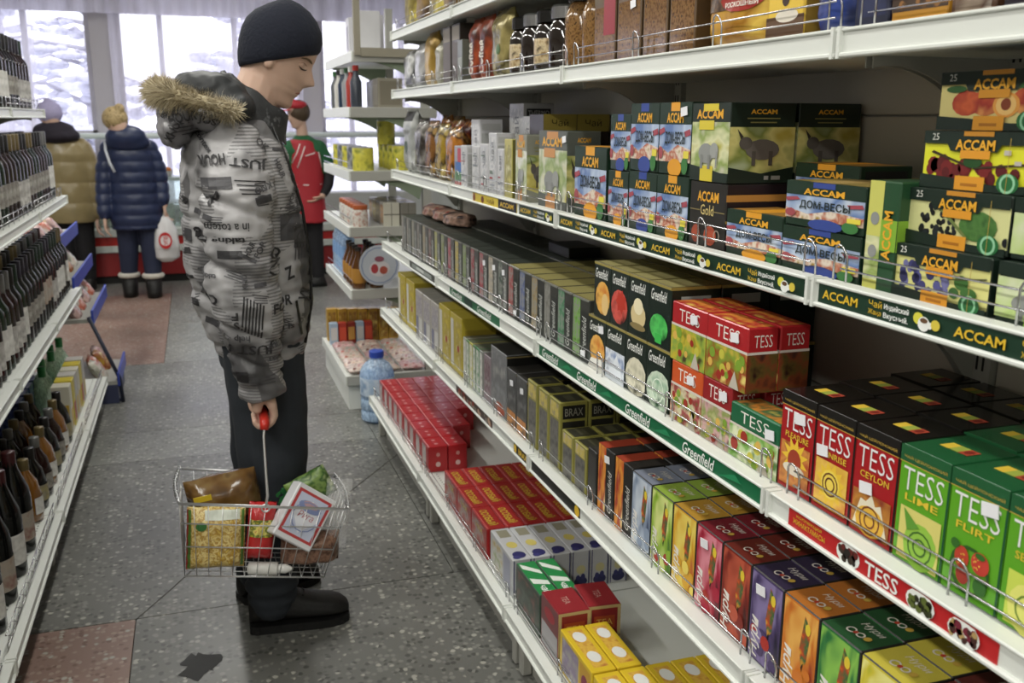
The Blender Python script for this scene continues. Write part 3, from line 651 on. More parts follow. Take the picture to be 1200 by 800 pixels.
tb = [('#b11a20', 'PLEASURE', pl, '#15120f', 'red tall tea carton with orange sunflower print'), ('#b11a20', 'SUNRISE', sr_, '#15120f', 'red tall tea carton with yellow sun print'), ('#b11a20', 'CEYLON', ce, '#15120f', 'red tall tea carton with lemon spiral print'),
      ('#5aa81c', 'LIME', li, '#1a5a30', 'green tall tea carton with lime print'), ('#5aa81c', 'FLIRT', fl, '#1a5a30', 'green tall tea carton with strawberry print'), ('#5aa81c', 'SENCHA', se, '#1a5a30', 'green tall tea carton with pale lemon print'), ('#5aa81c', 'LIME', li, '#1a5a30', 'green tall tea carton partly outside the picture')]
stk = {0: (.05, .118), 1: (.02, .09), 2: (.03, .07), 4: (.062, .122)}
y = 1.170
for i, (b_, n2, pc, tp, lk) in enumerate(tb):
    me = tall(b_, n2, pc, tp)
    put(me, 'tea_carton', lk, 'C', y, group='tall tea cartons', sticker=stk.get(i))
    for q in (1, 2): put(me, 'tea_carton', ('black' if i < 3 else 'green')+'-topped tall tea carton in row '+['two', 'three'][q-1], 'C', y+.012*q, dx=.108*q, group='tall tea cartons', rot=random.uniform(-.03, .03))
    y -= .0858
# --- lower shelf, far run
def plain(name, w, h, d, body, pic=(), top=None, side=None, T=(), R=()):
    f = {}
    if top: f['T'] = C_(top)
    if side: f['R'] = C_(side)
    return carton(name, w, h, d, C_(body), F=pic, T=T, R=R, faces=f)
yb = plain('tea_carton', .15, .205, .12, '#b8a428', [('r', .5, .1, .95, .9, busy('ylw', ['#c9b52a', '#a89020', '#d8cfa0'], 30)), ('r', .04, .1, .3, .9, '#c9c6bc'), ('e', .7, .45, .1, .06, '#a8321c')], R=[('r', .1, .2, .9, .8, '#a08a24')])
put(yb, 'tea_carton', 'tall yellow tea carton', 'D', 4.0, cat='tea box'); put(yb, 'tea_carton', 'tall yellow tea carton', 'D', 3.83)
pb = plain('tea_carton', .12, .19, .13, '#a8a39c', [('r', .1, .5, .9, .9, busy('pale', ['#b8b2aa', '#8d8790', '#c9c6c0'], 30)), ('r', .1, .05, .4, .45, '#6d6f8a'), ('r', .5, .05, .92, .45, '#c2c0ba')], top='#8d8a82')
put(pb, 'tea_carton', 'pale grey tea carton', 'D', 3.655); put(pb, 'tea_carton', 'pale grey tea carton', 'D', 3.525); put(pb, 'tea_carton', 'pale grey tea carton', 'D', 3.395); put(pb, 'tea_carton', 'pale grey tea carton in back row', 'D', 3.5, dx=.14, dz=0)
put(yb, 'tea_carton', 'tall yellow tea carton', 'D', 3.265); put(yb, 'tea_carton', 'tall yellow tea carton', 'D', 3.105); put(yb, 'tea_carton', 'tall yellow tea carton in back row', 'D', 3.2, dx=.13)
for i, c in enumerate(['#a9ab9c', '#5d8a4a', '#c0b84a', '#4d7a4a', '#3f8a52', '#8d8f8a']):
    lk = ['whitish', 'mid green', 'yellow', 'mossy', 'bright green', 'grey'][i]
    put(plain('tea_carton', .036, .15, .14, c, [('r', .1, .05, .9, .95, busy('thin'+c, [c, '#d8d8cf', c], 40))], top='#5c5c50'), 'tea_carton', 'very slim %s tea carton' % lk, 'D', 2.94-i*.038)
put(plain('tea_carton', .07, .15, .14, '#8a7a80', [('r', .1, .1, .9, .9, busy('mauve', ['#9a8a90', '#6d4a54', '#a9a4a4'], 40))], top='#4a4444'), 'tea_carton', 'mauve grey tea carton', 'D', 2.70)
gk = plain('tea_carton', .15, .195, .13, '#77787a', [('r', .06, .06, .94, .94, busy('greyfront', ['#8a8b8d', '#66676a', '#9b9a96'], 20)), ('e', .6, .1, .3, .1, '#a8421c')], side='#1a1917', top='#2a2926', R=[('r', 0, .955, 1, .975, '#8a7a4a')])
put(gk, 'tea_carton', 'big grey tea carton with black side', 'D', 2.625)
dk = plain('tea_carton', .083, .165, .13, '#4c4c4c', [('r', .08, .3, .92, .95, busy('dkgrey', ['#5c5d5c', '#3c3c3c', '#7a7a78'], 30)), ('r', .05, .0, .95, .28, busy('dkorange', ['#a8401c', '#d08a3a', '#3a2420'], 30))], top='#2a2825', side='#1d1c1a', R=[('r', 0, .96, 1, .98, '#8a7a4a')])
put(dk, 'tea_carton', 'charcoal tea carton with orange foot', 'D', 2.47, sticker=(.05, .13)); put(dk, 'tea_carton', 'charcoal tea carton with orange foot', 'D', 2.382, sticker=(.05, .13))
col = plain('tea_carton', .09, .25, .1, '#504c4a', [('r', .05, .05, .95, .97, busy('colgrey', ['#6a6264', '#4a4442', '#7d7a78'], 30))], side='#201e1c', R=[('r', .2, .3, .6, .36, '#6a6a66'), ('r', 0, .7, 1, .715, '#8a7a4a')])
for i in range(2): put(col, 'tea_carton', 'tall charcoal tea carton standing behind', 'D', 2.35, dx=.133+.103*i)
def brax(h):
    return carton('tea_carton', .0735, h, .074, C_('#8a8438'), faces={'T': C_('#8a8438'), 'R': C_('#8a8438')}, F=[('r', .12, .05, .88, .72, busy('brf', ['#4a4a4c', '#6d6a64', '#38383a'], 40)), ('r', .12, .75, .88, .96, busy('brf2', ['#a89ab5', '#c9b54a', '#77707d'], 40))],
        T=[('r', .08, .08, .92, .92, '#2f2e22'), ('r', .2, .35, .8, .65, '#4c4a35')], R=[('r', .1, .05, .9, .72 if h > .15 else .95, '#24231d')]+([('r', .1, .76, .9, .95, '#1a1916'), ('t', 'BRAX', .18, .8, .82, .91, '#8d8a7a')] if h > .15 else [('r', .15, q/7, .85, q/7+.03, '#5c5a48') for q in range(1, 6)]))
b1 = brax(.178); b2 = brax(.118)
put(b1, 'tea_carton', 'olive-edged dark tea carton at front', 'D', 2.29); put(b1, 'tea_carton', 'olive-edged dark tea carton at front', 'D', 2.205); put(b1, 'tea_carton', 'olive-edged dark tea carton at front', 'D', 2.125)
for q in range(1, 4):
    for j, yy in enumerate((2.205, 2.125)): put(b1, 'tea_carton', 'olive-edged dark tea carton, row %s' % ['', 'two', 'three', 'four'][q], 'D', yy, dx=.0765*q)
for q in range(0, 4):
    for j, yy in enumerate((2.035, 1.955)): put(b2, 'tea_carton', 'short olive-edged tea carton, row %s' % ['one', 'two', 'three', 'four', 'five'][q], 'D', yy, dx=.0765*q)
bk_ = plain('tea_carton', .05, .128, .075, '#232220', [('r', .1, .1, .9, .9, '#3c3a38')], top='#2a2926', T=[('r', .1, .1, .9, .9, '#38362f')])
for q in range(4): put(bk_, 'tea_carton', 'small black tea carton in row %s' % ['one', 'two', 'three', 'four'][q], 'D', 1.872, dx=.077*q)
rb = carton('tea_carton', .082, .158, .085, C_('#1b1a18'), faces={'T': C_('#24211f')}, F=[('r', 0, 0, .48, 1, busy('flame', ['#c8371c', '#e8962a', '#a8201a', '#f0d08a'], 22, vec=(2, 1, .5))), ('tv', 'Greenfield', .62, .1, .86, .7, '#d8d6cf', {'shear': .2})], T=[('r', 0, 0, .5, 1, '#a83a22'), ('r', .55, .2, .95, .8, '#3a3632')], R=[('r', .2, .2, .8, .5, '#3a3632')])
for q in range(2):
    put(rb, 'tea_carton', 'black tea carton with flame stripe, row %s' % ['one', 'two'][q], 'D', 1.812, dx=.09*q, sticker=(.05, .135) if q == 0 else None); put(rb, 'tea_carton', 'black tea carton with flame stripe, row %s' % ['one', 'two'][q], 'D', 1.722, dx=.09*q)
put(plain('tea_carton', .09, .2, .09, '#8a5a34', [('r', .1, .1, .9, .9, busy('copper', ['#a8703a', '#d8a86a', '#6a3a1c'], 20))], side='#6a3a28'), 'tea_carton', 'copper brown tea carton standing at the back', 'D', 1.738, dx=.25)
# fruit tea cartons with bird pictures, at the near end
nuri = [('#8a9ab5', '#c9d3e0', '#3a4a6d', '#7d8496', 'blue and white'), ('#8fb82a', '#dfe88a', '#4a7a1c', '#8fae3a', 'lime green'), ('#e0a41c', '#f2d85a', '#c8661c', '#b8882a', 'golden yellow'), ('#b81c3a', '#e88a9a', '#6a0f22', '#7a1c28', 'raspberry pink'), ('#8a2418', '#c8553a', '#4a120e', '#6d241c', 'brick red'),
        ('#4a3a6a', '#8a7aae', '#241c3a', '#332a45', 'purple'), ('#d8741c', '#f2b04a', '#a8401c', '#b86a24', 'orange'), ('#2a7a3a', '#8ac84a', '#164a22', '#24502c', 'deep green'), ('#d8c82a', '#f0ea8a', '#8aa82a', '#c9b93a', 'lemon yellow'), ('#8a2a24', '#c86a4a', '#4a1612', '#5d2620', 'rust red'), ('#2c6a34', '#8ab85a', '#123a1c', '#1f4a2a', 'forest green'), ('#c8821c', '#e8c04a', '#8a3a1a', '#a8742a', 'amber')]
y = 1.640
for i, (c1, c2, c3, tp, lk) in enumerate(nuri):
    me = carton('tea_carton', .0865, .156, .070, C_('#2a2724'), faces={'T': C_(tp, .3), 'F': C_(c1, .3), 'R': C_('#262321')},
        F=[('r', .03, .03, .97, .97, busy('nuri'+c1, [c1, c2, c1, c3], 14, vec=(1.5, 1, .7), dist=.6)), ('p', [(.62, .92), (.80, .8), (.72, .45), (.6, .38), (.52, .55)], busy('bird', ['#e8c22a', '#c8401c', '#2a6a3a', '#e89a1c'], 40)), ('e', .72, .80, .07, .06, '#e8c82a'), ('p', [(.6, .38), (.66, .44), (.63, .33)], '#161412'),
           ('bl', .15, .05, .95, .35, 7, .14, [c1, c2, '#b8281c' if i % 2 else c1], 20+i), ('tv', 'Нури', .06, .06, .40, .50, '#e9e4dc', {'bold': .015, 'shear': .2})],
        T=[('t', 'Нури', .3, .62, .78, .86, '#d8d0c4', {'shear': .2}), ('ring', .4, .36, .09, .03, '#d8d0c4'), ('ring', .6, .38, .08, .03, '#d8d0c4'), ('e', .5, .36, .04, .06, '#c23a24'), ('e', .75, .4, .06, .09, '#c8a23a')], R=[('tv', 'Чай', .2, .3, .5, .6, '#8a8680'), ('r', .7, .1, .9, .9, c3)])
    put(me, 'tea_carton', '%s fruit tea carton with bird print' % lk, 'D', y, group='fruit tea cartons with a bird', sticker=(.03, .128) if i in (3, 5) else None)
    for q in (1, 2, 3): put(me, 'tea_carton', '%s bird-print tea carton in row %s' % (lk, ['two', 'three', 'four'][q-1]), 'D', y+.003*q, dx=.0725*q, group='fruit tea cartons with a bird')
    y -= .0888
# --- bottom shelf
RD = C_('#b3161d', .3)
redbox = carton('tea_carton', .105, .098, .072, RD, T=[('e', .3, .5, .05, .1, '#d9a9a4'), ('e', .7, .5, .05, .1, '#d9a9a4'), ('r', 0, .02, 1, .06, '#c98a86')], R=[('e', .5, .3, .13, .1, '#d9b4ae'), ('e', .5, .68, .1, .08, '#c9847e')], F=[('r', .08, .08, .6, .9, busy('redfront', ['#9a9a98', '#b8a8a4', '#77706d'], 30)), ('r', .65, .1, .95, .9, '#a8161c')])
for j in range(9):
    for q in range(5):
        if (q > 3 and j > 2) or (q > 2 and j > 4) or (q > 1 and j > 6): continue
        put(redbox, 'tea_carton', 'red tea carton in row %s' % ['one', 'two', 'three', 'four', 'five'][q], 'E', 4.16-j*.1075, dx=.0745*q, group='red tea cartons', rot=random.uniform(-.02, .02))
for j in range(4):
    for q in range(3):
        if q+j in (5,): continue
        put(redbox, 'tea_carton', 'red tea carton, upper layer row %s' % ['one', 'two', 'three'][q], 'E', 4.15-j*.1075, dx=.0745*q+.06, dz=.099, group='red tea cartons', rot=random.uniform(-.03, .03)) if j == 99 else None
ry = carton('tea_carton', .165, .098, .0585, C_('#a51a1a'), F=[('r', .06, .1, .94, .9, busy('ryf', ['#8a3a2a', '#9a8a84', '#a8281c', '#6a4a44'], 24)), ('t', 'ЧАЙ', .3, .62, .7, .85, '#c9b23a')], T=[('r', 0, .06, 1, .1, '#c8605a'), ('t', 'ОСОБЫЙ', .16, .25, .86, .78, '#c8a82a', {'bold': .02})], R=[('r', .15, .1, .85, .9, '#8a1a1c')])
for j in range(3):
    for q in range(6): put(ry, 'tea_carton', 'red carton with yellow lettering, row %s' % ['one', 'two', 'three', 'four', 'five', 'six'][q], 'E', 2.955-j*.168, dx=.0605*q, group='red and yellow cartons')
wb = carton('tea_carton', .205, .112, .055, C_('#b9babd'), F=[('r', .1, .1, .55, .9, busy('wbf', ['#8a9a4a', '#c9c8c4', '#b89a3a'], 30)), ('r', .6, .1, .9, .9, '#9a9cae')], T=[('r', .06, .2, .3, .8, '#8a8670'), ('e', .55, .5, .1, .28, '#c9b85a'), ('e', .86, .5, .1, .34, '#2a2a66'), ('e', .93, .3, .05, .2, '#3a3a7a')],
            R=[('r', .04, .02, .1, .98, '#4a4a72'), ('r', .9, .02, .96, .98, '#4a4a72'), ('e', .5, .18, .36, .13, '#2a2a5c'), ('e', .35, .28, .12, .08, '#34346d'), ('e', .62, .3, .12, .09, '#34346d'), ('e', .5, .5, .25, .12, '#c9c08a')])
for q in range(6): put(wb, 'tea_carton', 'white carton with violet flower, row %s' % ['one', 'two', 'three', 'four', 'five', 'six'][q], 'E', 2.418, dx=.057*q, group='white cartons with violet flowers')
gw = carton('tea_carton', .185, .118, .052, C_('#3a4a3c'), faces={'T': C_('#1f8a44')}, F=[('r', .05, .1, .95, .9, busy('gwf', ['#5a6258', '#3c463c', '#8a5a54'], 24))], T=[('p', [(.05, .1), (.3, .9), (.42, .9), (.2, .1)], '#dfe5dc'), ('p', [(.5, .1), (.62, .9), (.74, .9), (.66, .1)], '#dfe5dc'), ('t', 'чай', .74, .3, .95, .7, '#e8ece6', {'bold': .02})])
for q in range(2): put(gw, 'tea_carton', 'green-topped carton with white leaf, row %s' % ['one', 'two'][q], 'E', 2.185, dx=.054*q)
dr = carton('tea_carton', .118, .135, .082, C_('#8f1d24'), faces={'F': C_('#7a3a3c')}, F=[('r', .05, .04, .95, .5, '#a8a5a8'), ('e', .5, .75, .3, .12, '#a8323a')], T=[('r', .04, .05, .96, .95, '#9a2028'), ('t', 'TEA', .35, .4, .65, .6, '#c2958a')], R=[('r', 0, 0, 1, 1, '#b8a06a'), ('r', .1, .06, .9, .94, '#8a1c20'), ('r', .18, .55, .82, .8, '#a8421c'), ('t', 'TEA', .25, .62, .75, .74, '#d8a84a')])
put(dr, 'tea_carton', 'dark red gold-framed carton at the front', 'E', 1.990, tilt=0); put(dr, 'tea_carton', 'dark red gold-framed carton behind its twin', 'E', 2.000, dx=.09, rot=-.08)
ye = carton('tea_carton', .19, .105, .058, C_('#dcb81a', .35), F=[('r', .08, .08, .6, .9, busy('yef', ['#a8a49a', '#8a7a9a', '#c9c6be'], 24)), ('r', .64, .1, .95, .9, '#c8962a'), ('e', .8, .5, .1, .2, '#8a2a4a')], T=[('r', .08, .2, .92, .8, busy('yet', ['#c8882a', '#dcae3a', '#b8702a'], 50)), ('e', .25, .5, .12, .26, '#dcdcd8'), ('e', .7, .5, .12, .26, '#dcdcd8')], R=[('r', .1, .1, .9, .9, '#c89a24')])
for q in range(2): put(ye, 'tea_carton', 'bright yellow carton, farther pair, row %s' % ['one', 'two'][q], 'E', 1.860, dx=.061*q, dz=.0, group='yellow cartons')
for q in range(5): put(ye, 'tea_carton', 'bright yellow carton, nearer run, row %s' % ['one', 'two', 'three', 'four', 'five'][q], 'E', 1.662, dx=.061*q, group='yellow cartons')
put(plain('tea_carton', .18, .11, .08, '#7ac23a', [('r', .1, .1, .9, .9, '#a8d86a')], top='#8fd04a'), 'tea_carton', 'light green carton at the picture edge', 'E', 1.42, dx=.22)
# --- upper tea shelf
def accam_txt(u0, v0, u1, v1): return ('t', 'ACCAM', u0, v0, u1, v1, '#eaa51e', {'bold': .03})
whitebag = bag('coffee_bag', .2, .265, .07, busy('whitefoil', ['#a8aaa8', '#8d908c', '#c2c3c0'], 12, .35), [('r', .1, .82, .9, .97, M('#1d1d1b')), ('e', .35, .3, .65, .5, M('#4a5a4c')), ('t', 'кофе', .25, .6, .75, .7, M('#77786f'))], 1)
put(whitebag, 'coffee_bag', 'tall pale grey bag with black top', 'B', 4.18, cat='bag')
for j, (yy, cs, lk, h) in enumerate([(3.95, ['#151311', '#3a3430', '#8a8680', '#1d1a17'], 'black glossy foil bag', .225), (3.77, ['#3a2414', '#8a5a2a', '#1d120a', '#c9a05a'], 'brown gold foil bag', .22), (3.60, ['#4a3a14', '#a8882a', '#2a1c0c', '#d8c06a'], 'olive gold foil bag', .21), (3.44, ['#5a2a14', '#b8701c', '#2a140a', '#d8a04a'], 'copper foil bag', .2)]):
    put(bag('coffee_bag', .155, h, .07, busy('foil%d' % j, cs, 14, .22, 4), (), 10+j), 'coffee_bag', lk, 'B', yy, cat='bag')
    put(bag('coffee_bag', .155, h*1.08, .07, busy('foilb%d' % (j % 2), [['#2a1c14', '#a8641c', '#5a1a12', '#1a120c'], ['#3a2a1a', '#8a6a2a', '#8a2a1c', '#1c140d']][j % 2], 14, .22, 4), (), 30+j), 'coffee_bag', lk+' in back row', 'B', yy, dx=.1, cat='bag')
put(plain('tea_carton', .11, .135, .06, '#9a9aa4', [('r', .1, .35, .9, .6, '#3a6ab0'), ('r', .1, .12, .9, .35, '#4a8a4a'), ('r', .4, .6, .9, .95, '#b83a4a'), ('r', .1, .02, .9, .1, '#c23a2a')]), 'tea_carton', 'small blue, red and green carton', 'B', 3.275)
def whitebox(w, h, d, seed, word=None):
    pr = random.Random(seed); F = [('r', .08, .06, .92, .94, busy('wht%d' % (seed % 3), ['#c6c5c8', '#aeb0b2', '#d2d0cf', '#9a9da4'], 30+seed))]
    for i in range(4): v = pr.uniform(.1, .8); F.append(('r', .15, v, pr.uniform(.5, .85), v+.03, pr.choice(['#8a8e96', '#a83a44', '#6a7a6a'])))
    F.append(('tv', 'чай', .3, .55, .7, .85, '#7d7f86'))
    return carton('tea_carton', w, h, d, C_('#c2c1c4'), F=F, R=[('r', .08, .05, .92, .8, '#9fa09d'), ('r', .1, .84, .9, .94, '#2d2d30' if word else '#b0b0ae')]+([('t', word, .15, .86, .85, .92, '#c8c8c6')] if word else [])+[('r', .2, .2+.09*i, .8, .21+.09*i, '#77787a') for i in range(6)])
put(whitebox(.1, .225, .08, 1), 'tea_carton', 'tall white herbal carton with side lines', 'B', 3.16, dx=.03)
put(whitebox(.07, .14, .06, 2), 'tea_carton', 'small white herbal carton', 'B', 3.145, dx=-.012); put(whitebox(.08, .14, .06, 5), 'tea_carton', 'small white herbal carton', 'B', 3.05); put(whitebox(.085, .15, .06, 3), 'tea_carton', 'small white herbal carton', 'B', 2.955)
put(whitebox(.14, .275, .1, 4, 'THERMO'), 'tea_carton', 'big white carton with dark band near its top', 'B', 2.99, dx=.11)
put(whitebox(.09, .235, .08, 6), 'tea_carton', 'tall white carton behind the herbal row', 'B', 2.80, dx=.09)
put(whitebox(.08, .185, .06, 7), 'tea_carton', 'mid-size white herbal carton', 'B', 2.86)
put(whitebox(.06, .14, .06, 8), 'tea_carton', 'small white herbal carton', 'B', 2.77)
yl_ = plain('tea_carton', .07, .17, .1, '#b8ae5a', [('r', .1, .1, .9, .9, busy('yl2', ['#c9c06a', '#8d8440', '#d8d3a0'], 30))], side='#6a6428', top='#8a8448')
put(yl_, 'tea_carton', 'dull yellow narrow tea carton', 'B', 2.70)
br_ = plain('tea_carton', .12, .12, .1, '#2a1c18', [], side='#2a1a16', top='#8a7a3a', R=[('r', 0, .6, 1, 1, '#a8923a'), ('t', 'Чай', .25, .72, .75, .88, '#3a2a14')])
for q in range(2): put(br_, 'tea_carton', 'dark brown carton with gold band, raised', 'B', 2.68, dx=.07+.102*q, dz=.121, rot=.0); put(br_, 'tea_carton', 'dark brown carton with gold band, low', 'B', 2.68, dx=.07+.102*q)
SAV = busy('savanna', ['#b8b24a', '#d8d8a8', '#8aa04a', '#c9c4b0'], 16, vec=(1, 1, 1.6))
def ele(w, h, d, hd='#1c2a20', gold='#d8c22a', ph=None):
    an = [('e', .42, .36, .20, .13, '#8d8f8c'), ('e', .64, .40, .11, .10, '#9a9c98'), ('r', .28, .16, .35, .34, '#80827f'), ('r', .48, .16, .55, .34, '#80827f'), ('p', [(.7, .4), (.75, .36), (.72, .18), (.69, .18)], '#8d8f8c')]
    bf = [('e', .5, .42, .26, .13, '#6d6660'), ('e', .24, .5, .1, .08, '#5d5650'), ('r', .34, .22, .4, .4, '#554e48'), ('r', .6, .22, .66, .4, '#554e48'), ('p', [(.16, .55), (.1, .68), (.2, .58)], '#3d3833')]
    head = [('r', 0, .76, 1, 1, hd)]
    return carton('tea_carton', w, h, d, C_(hd), F=[('r', 0, .12, 1, .76, ph or SAV)]+head+[accam_txt(.12, .8, .82, .92), ('r', .3, .90, .7, .99, gold), ('r', .2, .66, .6, .78, gold), ('p', [(0, 0), (1, 0), (1, .1), (.5, .16), (0, .2)], hd), ('r', .28, 0, .62, .2, gold)]+an,
        R=[('r', 0, .12, 1, .70, busy('savanna2', ['#b8a43a', '#d8cf7a', '#7d8a3a', '#a8b48a'], 14, vec=(1, 1, 1.6))), accam_txt(.3, .86, .7, .92), ('r', .25, .80, .75, .815, '#8a8448'), ('r', .3, .75, .7, .765, '#8a8448'), ('p', [(0, 0), (1, 0), (1, .2), (.5, .12), (0, .2)], hd), ('r', .55, .04, .62, .09, '#9a9c98'), ('r', .66, .04, .8, .09, '#9a9c98')]+bf, T=[('r', .1, .1, .9, .9, '#24352a')])
SKY = busy('blueprint', ['#7d9ac8', '#b8c8e0', '#5a7ab5', '#c9d4e2'], 12)
def dom(w, h, d, tagc, hd='#16301f'):
    return carton('tea_carton', w, h, d, C_(hd), F=[('r', 0, .18, 1, .70, SKY), ('p', [(0, .18), (1, .18), (1, .36), (.6, .42), (.3, .3), (0, .4)], busy('tablefruit', ['#d8c8b0', '#b85a3a', '#e2d3c0', '#a8822a'], 40)), ('r', 0, .70, 1, 1, hd), ('r', .36, .88, .64, 1, tagc), accam_txt(.24, .72, .76, .86),
           ('p', [(0, .62), (.16, .66), (.2, .60), (.02, .54)], '#a84452'), ('p', [(.8, .6), (.98, .64), (1, .56), (.84, .53)], '#a84452'), ('t', 'ДОМ-ВЕСЫ', .2, .40, .84, .60, '#1f2a22', {'bold': .02}), ('e', .08, .30, .07, .09, '#a84a50'), ('e', .55, .1, .22, .13, tagc), ('e', .86, .14, .1, .12, '#3a7a3a'), ('r', .82, .24, .98, .34, '#e0cf3a')],
        T=[('r', .04, .06, .96, .94, '#a8752a' if tagc == '#e59a1c' else '#8a7434'), ('r', .3, 0, .6, 1, tagc if tagc != '#33489a' else '#a88a4a')], R=[('r', .1, .1, .9, .9, '#1a1a1c'), ('r', .2, .3, .5, .6, '#4a3a44')])
BLU = '#33489a'; ORT = '#e59a1c'
gold_ = carton('tea_carton', .128, .118, .13, C_('#26241f'), F=[accam_txt(.22, .70, .80, .86), ('t', 'Gold', .32, .50, .68, .66, '#c9b26a', {'bold': .01}), ('r', .02, .56, .30, .575, '#8a7a4a'), ('r', .7, .56, .98, .575, '#8a7a4a'), ('e', .22, .2, .12, .14, '#a8442a'), ('e', .62, .2, .17, .15, '#b84a2a'), ('ring', .8, .22, .08, .02, '#a89a8a')], R=[('r', 0, .74, 1, .84, '#c98a3a'), ('r', 0, .42, 1, .46, '#b8923a'), ('e', .6, .36, .16, .16, '#a88a92')], faces={'R': C_('#241a20')})
put(ele(.095, .185, .08, hd='#8a8a7a', gold='#c9853a', ph=busy('palegrass', ['#c9c9c0', '#a8b47a', '#d8d8d0', '#c8c07a'], 20)), 'tea_carton', 'pale tea carton with faded elephants, narrow', 'B', 2.595)
put(ele(.20, .198, .09, hd='#5a5f58', gold='#c98a4a', ph=busy('palegrass2', ['#b8c08a', '#8aa05a', '#d0d0b8', '#c9bf5a'], 16)), 'tea_carton', 'wide green and yellow elephant tea carton', 'B', 2.40, sticker=(.185, .178))
put(dom(.185, .165, .1, ORT), 'tea_carton', 'wide blue tea carton with table picture', 'B', 2.145)
put(ele(.15, .215, .1), 'tea_carton', 'tall dark green tea carton standing behind blue one', 'B', 2.12, dx=.11)
nb = dom(.10, .118, .08, ORT); nb2 = dom(.10, .118, .08, BLU)
put(nb, 'tea_carton', 'narrow blue tea carton with orange tag', 'B', 1.945); put(nb2, 'tea_carton', 'narrow blue tea carton, raised', 'B', 1.940, dz=.1195)
wa = dom(.126, .122, .1, BLU); wo = dom(.126, .122, .1, ORT); wa2 = dom(.126, .135, .1, BLU); wo2 = dom(.126, .135, .1, ORT)
put(wa, 'tea_carton', 'square blue tea carton with blue badge', 'B', 1.838); put(wo, 'tea_carton', 'square blue tea carton with orange badge', 'B', 1.708)
put(wa2, 'tea_carton', 'square blue tea carton with blue badge, raised', 'B', 1.838, dz=.1235); put(wo2, 'tea_carton', 'square blue tea carton with orange badge, raised', 'B', 1.708, dz=.1235, sticker=(.1, .118))
put(gold_, 'tea_carton', 'dark tea carton with red glass cups', 'B', 1.575); put(gold_, 'tea_carton', 'dark tea carton with red glass cups in back row', 'B', 1.575, dx=.135)
el = ele(.130, .136, .13)
put(el, 'tea_carton', 'elephant and buffalo tea carton, raised, front', 'B', 1.578, dz=.1195); put(el, 'tea_carton', 'elephant and buffalo tea carton, raised, behind', 'B', 1.580, dx=.137, dz=.1195)
fo = dom(.165, .078, .1, ORT); fb = dom(.185, .068, .115, BLU)
put(fo, 'tea_carton', 'flat blue tea carton with orange top, front', 'B', 1.440); put(fo, 'tea_carton', 'flat blue tea carton with orange top, back row lower', 'B', 1.40, dx=.105); put(fo, 'tea_carton', 'flat blue tea carton with orange top, back row upper', 'B', 1.40, dx=.105, dz=.079)
for q in range(2):
    put(fb, 'tea_carton', 'flat dark green and blue carton, lower, row %s' % ['one', 'two'][q], 'B', 1.272, dx=.118*q); put(fb, 'tea_carton', 'flat dark green and blue carton, upper, row %s' % ['one', 'two'][q], 'B', 1.270, dx=.118*q, dz=.069)
up = carton('tea_carton', .062, .148, .1, C_('#1f4a2a'), F=[('r', .04, 0, .5, 1, '#c9c85a'), ('r', .04, .1, .5, .5, SAV), ('e', .28, .66, .14, .06, '#8d8f8c'), ('e', .28, .36, .14, .06, '#8d8f8c'), ('r', .5, .38, 1, .66, '#7dae2a'), ('tv', 'ACCAM', .58, .30, .86, .74, '#eaa51e', {'bold': .03})], R=[('r', .0, .38, 1, .66, '#7dae2a'), ('t', '25', .6, .85, .85, .93, '#c9ccc6'), ('r', 0, .1, 1, .36, '#173a22')])
put(up, 'tea_carton', 'upright green and yellow tea carton on its end', 'B', 1.080)
